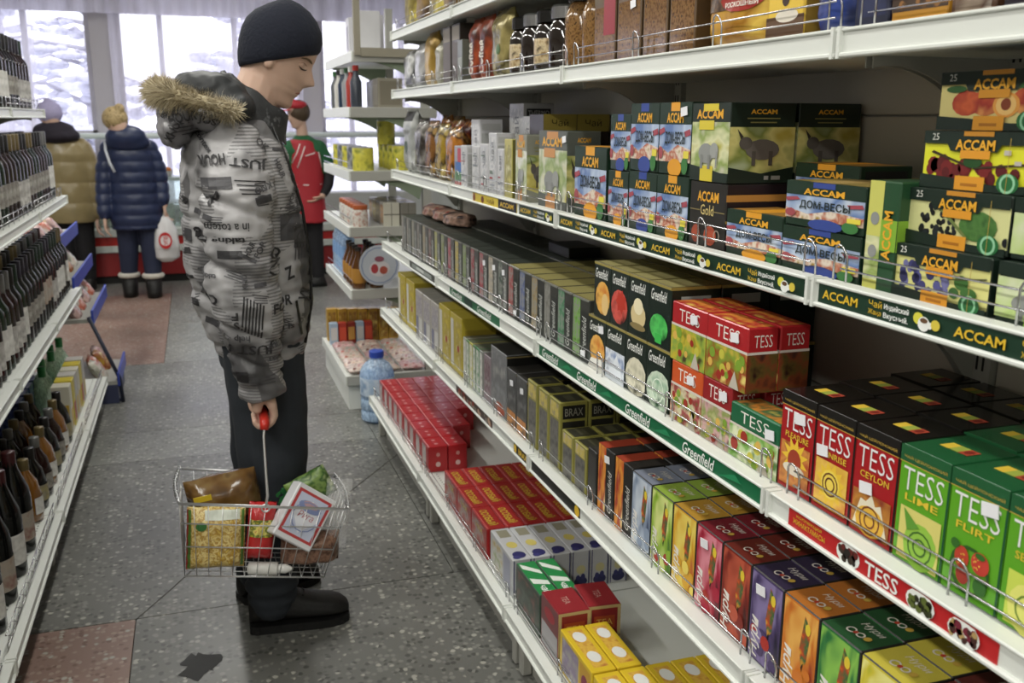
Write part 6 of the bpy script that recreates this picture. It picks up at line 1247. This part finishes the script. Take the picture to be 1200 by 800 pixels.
nf_ = len(bm_.faces); bm_.from_mesh(pme); bm_.faces.ensure_lookup_table()
for f_ in bm_.faces[nf_:]: f_.material_index += nm_
bm_.to_mesh(hood_.data); bm_.free()
mb = MB(); mb.ball((.040, 2.65, 1.522), (.085, .135, .052), DARK, 20, 12); mb.ball((.075, 2.65, 1.500), (.075, .14, .055), DARK, 20, 12); mb.ball((.10, 2.60, 1.475), (.06, .125, .045), DARK, 20, 12)
meld(mb, 'hood_lining', .007, 6, DARK, MX, lambda co, n_: .012*noise.noise(Vector((co.x*16, co.y*10, co.z*20)))+.004*noise.noise(co*45))
fp = [Vector(p) for p in [(.112, 2.478, 1.462), (.075, 2.462, 1.474), (.03, 2.456, 1.487), (-.02, 2.468, 1.499), (-.055, 2.505, 1.508), (-.072, 2.565, 1.514), (-.075, 2.65, 1.516), (-.065, 2.74, 1.512), (-.02, 2.81, 1.50), (.05, 2.84, 1.48)]]
FUR = [M('#b8aa8a', .8, key='fawn fur', vary=.2), M('#d8ccb0', .8, key='pale fur', vary=.2), M('#8a7c62', .8, key='dark fur', vary=.2)]
fm = MB(); fr_ = random.Random(4)
for i in range(7000):
    t = fr_.random()*(len(fp)-1.001); k_ = int(t); p = fp[k_].lerp(fp[k_+1], t-k_); tan = (fp[k_+1]-fp[k_]).normalized()
    d = Vector((fr_.gauss(0, 1), fr_.gauss(0, 1), fr_.gauss(.15, 1))); d = d-tan*d.dot(tan)*.6; d.normalize(); d = (d+Vector((-.35, -.1, -.05))).normalized()
    p = p+d*fr_.uniform(.0, .018); l = fr_.uniform(.016, .036)*(1.25 if p.x < -.03 else 1); sd = d.cross(tan).normalized()*.0011; q = p+d*l*.6+Vector((0, 0, -.002)); e_ = p+d*l+Vector((fr_.gauss(0, .003), fr_.gauss(0, .003), -.005))
    mm = FUR[0 if i % 3 else (1 if i % 2 else 2)]
    fm.poly([p-sd, p+sd, q+sd*.7, q-sd*.7], mm); fm.poly([q-sd*.7, q+sd*.7, e_], mm)
fm.tube(fp, .016, FUR[0], 8); o = wpart(fm, 'fur_trim', MX); o['label'] = 'fawn fur edging'
# trousers
TRS = M('#272c33', .85, key='dark charcoal trousers', vary=.15, scale=30)
mb = MB()
for y, k_ in ((2.600, 0), (2.785, 1)):
    limb(mb, [(.142, y, .90), (.150, y, .72), (.155-.01*k_, y, .52), (.145-.018*k_, y, .32), (.134-.025*k_, y, .155), (.132-.025*k_, y, .09)], [.112, .106, .098, .086, .072, .070], TRS, 20)
rings(mb, [(.78, .143, 2.69, .115, .17), (.88, .143, 2.69, .115, .175), (.95, .138, 2.69, .105, .16)], TRS, 24)
meld(mb, 'trousers', .008, 5, TRS, MX, lambda co, n_: .006*noise.noise(Vector((co.x*8, co.y*8, co.z*16)))+(.005*sin(co.z*150)*max(0, 1-abs(co.z-.13)/.07)))
# boots
BOOT = M('#121110', .55, key='black suede boot', vary=.25, scale=60, bump=.15); SOLE = M('#0b0b0b', .6, key='black rubber sole')
def boot(root_, x, y, ang, s=1.0):
    pr_ = [(-.075, .028, .012, .085), (-.068, .036, .010, .125), (-.045, .042, .010, .145), (-.005, .045, .010, .140), (.035, .047, .010, .112), (.075, .050, .010, .088), (.12, .054, .010, .074), (.16, .053, .010, .066), (.19, .044, .010, .055), (.208, .028, .012, .040), (.212, .012, .016, .03)]
    c, s_ = cos(ang), sin(ang)
    def tr(px, py, pz): return (x+(px*c-py*s_)*s, y+(px*s_+py*c)*s, pz*s)
    up = MB(); rr = []
    for px, w, z0, z1 in pr_:
        r = []
        for i in range(20):
            t = 2*pi*i/20; yy = w*abs(cos(t))**.8*(1 if cos(t) >= 0 else -1); zz = (z0+z1)/2+(z1-z0)/2*abs(sin(t))**.8*(1 if sin(t) >= 0 else -1)
            r.append(tr(px, yy*(1 if zz < (z0+z1)/2 else .85), zz+.012))
        rr.append(r)
    up.loft(rr, BOOT); o = up.build('boot', root_, tuple(-root_.location), smooth=True)
    so = MB(); out = [(px, w+.006) for px, w, _, _ in pr_]; loop = [(p, -w) for p, w in out]+[(p, w) for p, w in reversed(out)]; n = len(loop)
    so.mesh([tr(a, b, 0) for a, b in loop]+[tr(a, b, .024) for a, b in loop], [tuple(range(n)), tuple(range(2*n-1, n-1, -1))]+[(i, (i+1) % n, n+(i+1) % n, n+i) for i in range(n)], SOLE)
    for q in range(5): a = -.06+.06*q; so.mesh([tr(a, -.058, .006), tr(a+.012, -.058, .006), tr(a+.012, -.058, .018), tr(a, -.058, .018)], [(0, 1, 2, 3)], BOOT)
    so.build('sole', o, (0, 0, 0))
    lc = MB()
    for q in range(4): lc.tube([tr(.035+.022*q, -.024, .118-.011*q), tr(.040+.022*q, 0, .126-.0125*q), tr(.035+.022*q, .024, .118-.011*q)], .0022, SOLE, 5)
    lc.build('laces', o, (0, 0, 0))
boot(MX, .138, 2.60, radians(-2), 1.0); boot(MX, .108, 2.80, radians(22), .92)

# ---- people at the counter
def coat_fn(step, amp, z0): return lambda co, n_: amp*(abs(sin(pi*(co.z-z0)/step))**.5-.6)+.004*noise.noise(co*14)
def quick_legs(mb, pts_list, m):
    for pts, rad in pts_list: limb(mb, pts, rad, m, 14)
def make_shopper(x, y, label, coat, legs_m, hem, top, xo, ry_, coatstep, seed):
    pass
# navy coat, seen from behind
NV = empty('person', (-.49, 8.3, 0)); tag(NV, 'person in quilted navy coat and fur-trimmed boots, seen from behind at the counter', 'person')
NAVY = M('#1f2a4c', .38, key='navy quilted nylon', vary=.2, scale=12); JEAN = M('#232a44', .8, key='dark blue jeans', vary=.15); BLOND = busy('fair hair', ['#8a7448', '#b39a68', '#6a5634'], 40, .6)
mb = MB(); th = head(mb, (-.56, 8.20, 1.40), radians(30), radians(140), SKIN, .93)
limb(mb, [(-.49, 8.32, 1.22), (-.53, 8.26, 1.32), (-.55, 8.22, 1.38)], [.07, .055, .05], SKIN)
rings(mb, [(.6, -.49, 8.32, .16, .12), (1.0, -.49, 8.32, .15, .11), (1.22, -.49, 8.32, .13, .09)], SKIN, 18)
for xx, yy in ((-.575, 8.36), (-.385, 8.27)): limb(mb, [(xx+.01, 8.32, .7), (xx+.01, (8.32+yy)/2, .4), (xx, yy, .08)], [.06, .04, .032], SKIN); limb(mb, [(xx, yy, .06), (xx, yy+.05, .04), (xx, yy+.09, .035)], [.03, .025, .018], SKIN)
limb(mb, [(-.66, 8.31, 1.18), (-.70, 8.28, .92), (-.71, 8.22, .68)], [.045, .038, .028], SKIN); limb(mb, [(-.32, 8.31, 1.18), (-.275, 8.30, .95), (-.255, 8.26, .76)], [.045, .038, .028], SKIN)
hand(mb, (-.71, 8.22, .66), (0, -.1, -1), (0, 1, 0), SKIN, .92, .5); hand(mb, (-.255, 8.26, .75), (0, 0, -1), (0, 1, 0), SKIN, .92, .95)
meld(mb, 'body', .006, 3, SKIN, NV)
mb = MB(); mb.ball(th(-.012, 0, .045), (.098, .098, .095), BLOND, 16, 12); mb.ball(th(-.10, 0, .085), (.042, .042, .042), BLOND, 12, 8); meld(mb, 'hair', .008, 2, BLOND, NV, lambda co, n_: .004*noise.noise(co*60))
mb = MB(); rings(mb, [(.57, -.47, 8.31, .200, .16), (.66, -.47, 8.31, .205, .165), (.9, -.475, 8.31, .185, .155), (1.05, -.48, 8.31, .180, .15), (1.18, -.49, 8.31, .185, .145), (1.27, -.495, 8.31, .145, .12), (1.31, -.50, 8.31, .1, .09)], NAVY, 28)
limb(mb, [(-.635, 8.30, 1.21), (-.685, 8.29, 1.05), (-.705, 8.27, .86), (-.71, 8.23, .70)], [.072, .066, .062, .052], NAVY, 16); limb(mb, [(-.345, 8.31, 1.21), (-.290, 8.31, 1.06), (-.270, 8.30, .92), (-.262, 8.27, .79)], [.072, .066, .060, .052], NAVY, 16)
meld(mb, 'coat', .011, 3, NAVY, NV, coat_fn(.085, .011, .6))
mb = MB(); mb.ball((-.50, 8.20, 1.30), (.155, .09, .095), NAVY, 18, 12); mb.ball((-.49, 8.22, 1.26), (.17, .09, .08), NAVY, 18, 12); meld(mb, 'hood', .01, 4, NAVY, NV)
mb = MB(); limb(mb, [(-.555, 8.31, .72), (-.56, 8.33, .45), (-.575, 8.36, .16)], [.105, .082, .065], JEAN, 16); limb(mb, [(-.40, 8.31, .72), (-.385, 8.29, .45), (-.385, 8.27, .16)], [.105, .084, .066], JEAN, 16); meld(mb, 'trousers', .01, 4, JEAN, NV)
CUFF = M('#c9c4b8', .9, key='white boot fur', vary=.2, scale=60, bump=.5)
for xx, yy in ((-.575, 8.36), (-.385, 8.27)):
    b_ = MB(); rings(b_, [(.0, xx, yy+.02, .058, .12), (.05, xx, yy+.02, .06, .115), (.08, xx, yy, .062, .08), (.17, xx, yy, .066, .068)], BOOT, 18); o = wpart(b_, 'boot', NV, True)
    b_ = MB(); b_.tube([(xx+.068*cos(t), yy+.068*sin(t), .18) for t in [2*pi*i/18 for i in range(18)]], .022, CUFF, 8, True); b_.build('fur_cuff', o, (0, 0, 0), smooth=True)
mb = MB(); mb.tube([(-.66, 8.235, 1.27), (-.655, 8.17, 1.20), (-.63, 8.14, 1.10), (-.60, 8.135, 1.03)], .011, M('#b8bcc4', .5), 8); wpart(mb, 'shoulder_strap', NV, True)
# her shopping bag
PB = empty('shopping_bag', (-.262, 8.24, 0)); tag(PB, 'white plastic shopping bag with red print held by navy coat person', 'bag')
PBM = M('#c9c8c9', .35, key='white plastic film', vary=.06)
mb = MB(); rings(mb, [(.30, -.262, 8.25, .05, .06), (.33, -.262, 8.25, .095, .09), (.42, -.262, 8.25, .105, .095), (.54, -.262, 8.25, .09, .075), (.63, -.262, 8.25, .06, .045), (.665, -.262, 8.25, .03, .03)], PBM, 20); meld(mb, 'sack', .01, 2, PBM, PB, lambda co, n_: .012*noise.noise(Vector((co.x*16, co.y*16, co.z*7))))
mb = MB(); mb.tube([(-.28, 8.25, .64), (-.262, 8.25, .70), (-.244, 8.25, .64)], .006, PBM, 6); wpart(mb, 'handle', PB, True)
mb = MB(); art(mb, ((-.33, 8.130, .38), (.13, 0, 0), (0, 0, .2), (0, -1, 0)), [('e', .5, .5, .4, .34, RED), ('e', .5, .5, .3, .22, '#d8cfcf'), ('tv', 'СУПЕР', .4, .2, .65, .8, RED, {'bold': .03})]); wpart(mb, 'print', PB)
# tan coat
TN = empty('person', (-1.03, 8.8, 0)); tag(TN, 'person in shiny tan coat and lavender knit hat beside the wine shelf', 'person')
TAN = M('#8a7a52', .3, key='shiny tan nylon', vary=.2, scale=10); LAV = M('#a39cc0', .9, key='lavender knit', vary=.15, scale=70, bump=.3); PLUM = M('#221c28', .8, key='dark plum scarf', vary=.15)
mb = MB(); th = head(mb, (-1.10, 8.76, 1.435), radians(18), radians(120), SKIN, .93); limb(mb, [(-1.06, 8.8, 1.22), (-1.08, 8.78, 1.38)], [.06, .05], SKIN)
rings(mb, [(.6, -1.03, 8.8, .15, .12), (1.0, -1.03, 8.8, .15, .11), (1.26, -1.04, 8.8, .13, .09)], SKIN, 18)
for xx in (-1.10, -.94): limb(mb, [(xx, 8.8, .7), (xx, 8.8, .4), (xx, 8.8, .08)], [.07, .05, .04], SKIN); limb(mb, [(xx, 8.8, .05), (xx, 8.86, .035), (xx, 8.92, .03)], [.035, .033, .025], SKIN)
limb(mb, [(-.87, 8.8, 1.18), (-.81, 8.79, .9), (-.82, 8.76, .62)], [.045, .038, .028], SKIN); hand(mb, (-.82, 8.76, .60), (0, 0, -1), (0, 1, 0), SKIN, .95, .6)
limb(mb, [(-1.22, 8.8, 1.18), (-1.26, 8.79, .9), (-1.25, 8.76, .64)], [.045, .038, .028], SKIN); hand(mb, (-1.25, 8.76, .62), (0, 0, -1), (0, 1, 0), SKIN, .95, .6)
meld(mb, 'body', .006, 3, SKIN, TN)
mb = MB(); rings(mb, [(.58, -1.02, 8.8, .205, .16), (.7, -1.02, 8.8, .205, .16), (.95, -1.03, 8.8, .20, .15), (1.15, -1.04, 8.8, .205, .15), (1.25, -1.045, 8.8, .17, .12), (1.30, -1.05, 8.8, .1, .09)], TAN, 28)
limb(mb, [(-.895, 8.8, 1.20), (-.83, 8.79, 1.02), (-.81, 8.78, .84), (-.82, 8.77, .65)], [.085, .078, .07, .055], TAN, 16); limb(mb, [(-1.19, 8.8, 1.20), (-1.25, 8.79, 1.02), (-1.26, 8.78, .84), (-1.25, 8.77, .66)], [.085, .078, .07, .055], TAN, 16)
meld(mb, 'coat', .011, 3, TAN, TN, coat_fn(.17, .012, .58))
mb = MB(); mb.ball((-1.08, 8.76, 1.335), (.165, .14, .085), PLUM, 18, 12); mb.ball((-1.06, 8.74, 1.30), (.18, .13, .07), PLUM, 18, 12); meld(mb, 'scarf', .01, 4, PLUM, TN, lambda co, n_: .006*noise.noise(co*20))
mb = MB(); mb.ball(th(-.01, 0, .055), (.102, .104, .098), LAV, 18, 12); mb.ball(th(-.02, 0, .155), (.03, .03, .03), LAV, 10, 8); meld(mb, 'knit_hat', .008, 2, LAV, TN)
BKT = M('#17161a', .8, key='black trousers', vary=.15)
mb = MB(); limb(mb, [(-1.10, 8.8, .7), (-1.09, 8.8, .4), (-1.09, 8.8, .1)], [.1, .078, .065], BKT, 16); limb(mb, [(-.94, 8.8, .7), (-.93, 8.8, .4), (-.93, 8.8, .1)], [.1, .078, .065], BKT, 16); meld(mb, 'trousers', .01, 4, BKT, TN)
for xx in (-1.09, -.93): b_ = MB(); rings(b_, [(.0, xx, 8.83, .052, .12), (.05, xx, 8.83, .054, .11), (.085, xx, 8.8, .055, .07), (.12, xx, 8.8, .05, .05)], BOOT, 18); wpart(b_, 'boot', TN, True)
# saleswoman
SW = empty('person', (.90, 8.4, 0)); tag(SW, 'shop worker in red cap and red apron over a green sweater, hand on hip', 'person')
APR = M('#ab1c28', .6, key='red apron cloth', vary=.12); GRS = M('#1c5a34', .8, key='green sweater', vary=.12); PIPE = M('#e0d5d2', .6, key='white piping')
mb = MB(); th = head(mb, (.862, 8.40, 1.475), radians(12), radians(205), SKIN, .92); limb(mb, [(.90, 8.41, 1.24), (.885, 8.405, 1.40)], [.055, .046], SKIN)
rings(mb, [(.6, .91, 8.42, .12, .11), (1.0, .91, 8.42, .12, .105), (1.24, .91, 8.42, .13, .09)], SKIN, 18)
for xx in (.85, .97): limb(mb, [(xx, 8.42, .7), (xx, 8.42, .4), (xx+.01, 8.42, .08)], [.07, .05, .04], SKIN); limb(mb, [(xx, 8.42, .05), (xx-.05, 8.39, .035), (xx-.1, 8.36, .03)], [.035, .033, .025], SKIN)
limb(mb, [(1.02, 8.41, 1.18), (1.10, 8.40, 1.00), (1.085, 8.36, .88), (1.03, 8.31, .80)], [.045, .04, .034, .026], SKIN); hand(mb, (1.03, 8.31, .80), (-.8, -.2, -.5), (0, -1, .4), SKIN, .88, .4)
limb(mb, [(.78, 8.41, 1.18), (.73, 8.40, 1.0), (.74, 8.32, .82)], [.045, .04, .028], SKIN); hand(mb, (.74, 8.32, .80), (0, -.3, -1), (1, 0, 0), SKIN, .88, .5)
meld(mb, 'body', .006, 3, SKIN, SW)
mb = MB(); rings(mb, [(.95, .91, 8.42, .14, .12), (1.18, .91, 8.42, .155, .115), (1.26, .905, 8.42, .12, .09), (1.31, .895, 8.41, .06, .06)], GRS, 24)
limb(mb, [(1.02, 8.41, 1.20), (1.085, 8.405, 1.08), (1.105, 8.40, 1.01)], [.075, .066, .06], GRS, 16); limb(mb, [(.79, 8.41, 1.20), (.735, 8.40, 1.05), (.735, 8.36, .92)], [.072, .06, .052], GRS, 16); meld(mb, 'sweater', .009, 3, GRS, SW, lambda co, n_: .005*noise.noise(co*18))
mb = MB(); limb(mb, [(1.105, 8.40, 1.00), (1.09, 8.36, .89), (1.045, 8.325, .82)], [.052, .045, .036], BKT, 14); meld(mb, 'arm_cover', .008, 2, BKT, SW)
mb = MB(); rings(mb, [(.57, .91, 8.42, .165, .145), (.66, .91, 8.42, .165, .145), (.85, .91, 8.42, .15, .135), (1.0, .91, 8.42, .148, .132), (1.15, .91, 8.42, .145, .13), (1.25, .895, 8.42, .12, .105), (1.275, .89, 8.42, .10, .09)], APR, 28); ap = meld(mb, 'apron', .01, 3, APR, SW, lambda co, n_: .006*noise.noise(Vector((co.x*14, co.y*14, co.z*5))))
bv2 = BVHTree.FromPolygons([v.co.copy() for v in ap.data.vertices], [tuple(p.vertices) for p in ap.data.polygons])
mb = MB()
def pip(pts):
    q = []
    for x, z in pts:
        h = bv2.ray_cast(Vector((x, 7.8, z)), Vector((0, 1, 0)))
        if h[0]: q.append(h[0]+Vector((0, -.003, 0)))
    if len(q) > 1: mb.tube(q, .005, PIPE, 6)
pip([(.86, 1.24), (.83, 1.16), (.79, 1.08)]); pip([(.90, 1.22), (.86, 1.12), (.83, 1.04)]); pip([(.90, 1.14), (.97, 1.16), (1.03, 1.2)]); pip([(1.0, 1.24), (1.02, 1.14), (1.04, 1.04)]); pip([(.80, .90), (.9, .895), (1.03, .9)])
wpart(mb, 'piping', SW, True)
mb = MB(); limb(mb, [(.85, 8.42, .68), (.86, 8.42, .4), (.865, 8.42, .1)], [.088, .072, .062], BKT, 16); limb(mb, [(.96, 8.42, .68), (.965, 8.42, .4), (.975, 8.42, .1)], [.088, .072, .062], BKT, 16); meld(mb, 'trousers', .01, 4, BKT, SW)
for xx in (.865, .975): b_ = MB(); rings(b_, [(.0, xx-.03, 8.40, .11, .055), (.045, xx-.03, 8.40, .10, .055), (.08, xx, 8.42, .06, .055), (.11, xx, 8.42, .05, .05)], BOOT, 18); wpart(b_, 'shoe', SW, True)
mb = MB(); mb.ball(th(-.018, 0, .03), (.098, .096, .10), HAIR, 16, 12); meld(mb, 'hair', .008, 2, HAIR, SW)
mb = MB()
cr = [[th(-.01+(.098*k_)*cos(t)*.98, .092*k_*sin(t), z+.02*cos(t)) for t in [2*pi*i/28 for i in range(28)]] for z, k_ in ((.062, 1.04), (.09, 1.05), (.115, .95), (.13, .7), (.136, .3))]
mb.loft(cr, APR); mb.poly([th(.075+.07*cos(t), .075*sin(t), .075-.01*cos(t)) for t in [-1.4+2.8*i/12 for i in range(13)]], APR); wpart(mb, 'cap', SW, True)
# ------------------------------------------------------------------ the wire basket and the groceries in it
BK = empty('wire_basket', (.115, 2.475, .478)); BK.rotation_euler = (0, radians(9.5), 0); tag(BK, 'chrome wire shopping basket with red grip held by the man in the beanie', 'basket')
bx_, by_ = .212, .128; tx, ty, bz = .178, .105, -.205
WIRE = M('#e2e2e4', .32, .85, key='bright basket wire', vary=0)
def bpart(mb, name, smooth=True): return mb.build(name, BK, smooth=smooth)
def rect(mb, x, y, z, r): mb.tube([(-x, -y, z), (x, -y, z), (x, y, z), (-x, y, z)], r, WIRE, 8, True)
mb = MB(); rect(mb, bx_, by_, 0, .004); bpart(mb, 'rim')
mb = MB(); rect(mb, bx_-.009, by_-.006, -.055, .0018); rect(mb, bx_-.02, by_-.013, -.12, .0018); rect(mb, tx, ty, bz, .0026); bpart(mb, 'band')
mb = MB()
n = 13
for i in range(n):
    u = -1+2*i/(n-1)
    for s_ in (-1, 1): mb.tube([(u*bx_, s_*by_, 0), (u*tx, s_*ty, bz)], .0012, WIRE, 5)
    mb.tube([(u*tx, -ty, bz), (u*tx, ty, bz)], .0012, WIRE, 5)
for i in range(8):
    u = -1+2*i/7
    for s_ in (-1, 1): mb.tube([(s_*bx_, u*by_, 0), (s_*tx, u*ty, bz)], .0012, WIRE, 5)
    mb.tube([(-tx, u*ty, bz), (tx, u*ty, bz)], .0012, WIRE, 5)
bpart(mb, 'mesh_wires')
for s_ in (-1, 1):     # twisted carrying loops at the short ends
    mb = MB(); pts = []; 
    for i in range(40):
        t = i/39; y_ = -by_+2*by_*t; pts.append((s_*(bx_+.012*sin(pi*t))+.0035*cos(t*90), y_, .0035*sin(t*90)+.004))
    mb.tube(pts, .0028, WIRE, 6); bpart(mb, 'twisted_end')
BK_inv = (Matrix.Translation(BK.location) @ Euler(BK.rotation_euler).to_matrix().to_4x4()).inverted()
G = lambda x, y, z: BK_inv @ Vector((x, y, z))
mb = MB(); A = Vector((.0, -by_, 0)); B = Vector((.0, by_, 0)); g0 = G(.128, 2.405, .688); g1 = G(.128, 2.545, .692)
mb.tube([A, A+Vector((.001, .001, .03)), g0+Vector((0, -.012, -.035)), g0+Vector((0, -.006, -.012)), g0, g1, g1+Vector((0, .006, -.012)), g1+Vector((0, .014, -.035)), B+Vector((0, 0, .03)), B], .0034, WIRE, 8)
for e_ in (A, B): mb.tube([e_+Vector((.010*cos(t), 0, -.004+.010*sin(t))) for t in [2*pi*i/12 for i in range(12)]], .0026, WIRE, 6, True)
hd = bpart(mb, 'handle')
gm = MB(); d_ = (g1-g0); gp = [g0+Vector((0, -.008, -.020)), g0+Vector((0, -.004, -.006)), g0+d_*.06, g0+d_*.5, g0+d_*.94, g1]; gm.tube(gp, [.0105, .0125, .0125, .0125, .0125, .011], M('#c8281c', .35, key='red plastic grip'), 14); o = gm.build('grip', hd, smooth=True); o['label'] = 'red plastic grip'
def cbag(name, me, c, size, rot, label, cat):
    """me has its corner at the origin; c: where its middle goes"""
    R_ = Euler(rot).to_matrix(); off = R_ @ (Vector(size)*.5); o = obj(name, me, None, tuple(Vector(c)-off)); o.rotation_euler = rot; tag(o, label, cat, 'groceries in the wire basket'); return o
FILM = clear_film('cellophane', (1, 1, 1), .13, .08)
def wrap(o, w, h, d, seed):
    me = bag('film_wrap', w*1.03, h*1.04, d*1.08, FILM, (), seed); obj('film_wrap', me, o, (-.015*w, -.04*d, -.02*h))
o = cbag('bread_loaf', bag('bread_loaf', .185, .125, .12, busy('brown loaf', ['#4a3016', '#6a4a22', '#7d6238', '#3a240f'], 16, .18, bump=.6), (), 81), (.015, 2.488, .468), (.185, .12, .125), (radians(8), radians(-8), 0), 'brown bread in clear film at the basket end away from the white box', 'bread')
lb = MB().box(0, .045, -.002, 0, 0, .016, M('#d8b81c', .4)).build('sticker', o, (.02, .004, .088))
NOOD = busy('noodles', ['#c9a23a', '#e8d38a', '#a87a1c', '#d8b852'], 55, .35, 1, dist=2.0)
pm_ = bag('pasta_pack', .145, .165, .06, NOOD, [('r', .02, .03, .07, .97, M('#4a7a2a')), ('r', .93, .03, .98, .97, M('#4a7a2a')), ('r', .3, .82, .9, .96, M('#c9cfc0')), ('r', -.0, .0, .03, .98, M('#a81c1c')), ('e', .15, .66, .34, .8, M('#3a7a3a'))], 82)
cbag('pasta_pack', pm_, (-.012, 2.398, .390), (.145, .06, .165), (radians(-4), radians(5), 0), 'yellow noodle packet with green edge strips in the wire basket', 'packet')
cbag('tomato_pack', bag('tomato_pack', .07, .155, .05, busy('tomato print', ['#a8141c', '#c82a2a', '#7d0f14'], 9, .2), [('r', .05, .42, .9, .72, busy('tomato pattern', ['#c8b82a', '#3a5a1c', '#e8d86a', '#a81c1c'], 70))], 83), (.102, 2.41, .388), (.07, .05, .155), (radians(-5), radians(8), 0), 'glossy red packet beside the noodles in the wire basket', 'packet')
wbm = MB(); wbm.box(0, .118, 0, .052, 0, .150, M('#cfcfd2', .4, key='white sugar carton'), .003)
art(wbm, ((0, 0, 0), (.118, 0, 0), (0, 0, .150), (0, -1, 0)), [('r', .06, .10, .94, .92, '#b83a3c'), ('r', .13, .15, .87, .87, '#b9c0d6'), ('p', [(.5, .80), (.85, .52), (.5, .2), (.15, .52)], '#d8dae2'), ('e', .5, .68, .3, .1, '#7d8ab8'), ('e', .5, .72, .2, .06, '#b8949c'), ('t', 'Рига', .3, .46, .7, .58, '#b86a74', {'shear': .2}), ('ring', .5, .5, .34, .025, '#7d8ab8')])
cbag('sugar_carton', wbm.data('sugar_carton'), (.208, 2.398, .418), (.118, .052, .150), (radians(-18), radians(38), radians(6)), 'white carton with red-framed print lying aslant in the wire basket', 'carton')
o = cbag('greens_pack', bag('greens_pack', .12, .09, .05, busy('greens', ['#4a6a2a', '#7d9a4a', '#2f5a24', '#a8b87a'], 30, .35), (), 85), (.245, 2.50, .455), (.12, .05, .09), (0, radians(-25), 0), 'green leafy pack behind the white carton in the wire basket', 'packet')
cbag('green_packet', bag('green_packet', .09, .08, .04, busy('dark greens', ['#14502c', '#2a7a3a', '#0f3a1c'], 24, .3), (), 87), (.165, 2.53, .44), (.09, .04, .08), (0, radians(10), 0), 'dark green packet between the loaf and the white carton', 'packet')
cbag('grain_bag', bag('grain_bag', .155, .085, .09, busy('buckwheat', ['#4a3024', '#6d4a3a', '#8d6a55', '#3a2219'], 90, .3), (), 86), (.228, 2.415, .322), (.155, .09, .085), (0, radians(4), 0), 'brown bag of grain under the white carton in the wire basket', 'bag')
cbag('clear_bag', bag('clear_bag', .07, .20, .07, FILM, (), 88), (.305, 2.43, .40), (.07, .07, .20), (0, radians(8), 0), 'crumpled clear plastic bag at the basket end beside the white carton', 'bag')
tb_ = empty('white_tube', (.06, 2.40, .288)); tb_.rotation_euler = (0, radians(96), radians(-6)); tag(tb_, 'white tube with pointed cap lying on the basket floor', 'tube', 'groceries in the wire basket')
MB().lathe([(.004, 0), (.016, .004), (.018, .02), (.018, .075), (.016, .08)], M('#d0cfca', .3), 14).build('tube_body', tb_, smooth=True); MB().lathe([(.012, .08), (.013, .1), (.006, .115), (.003, .12)], M('#e2e2de', .3), 12).build('cap', tb_, smooth=True)
flush_labels()
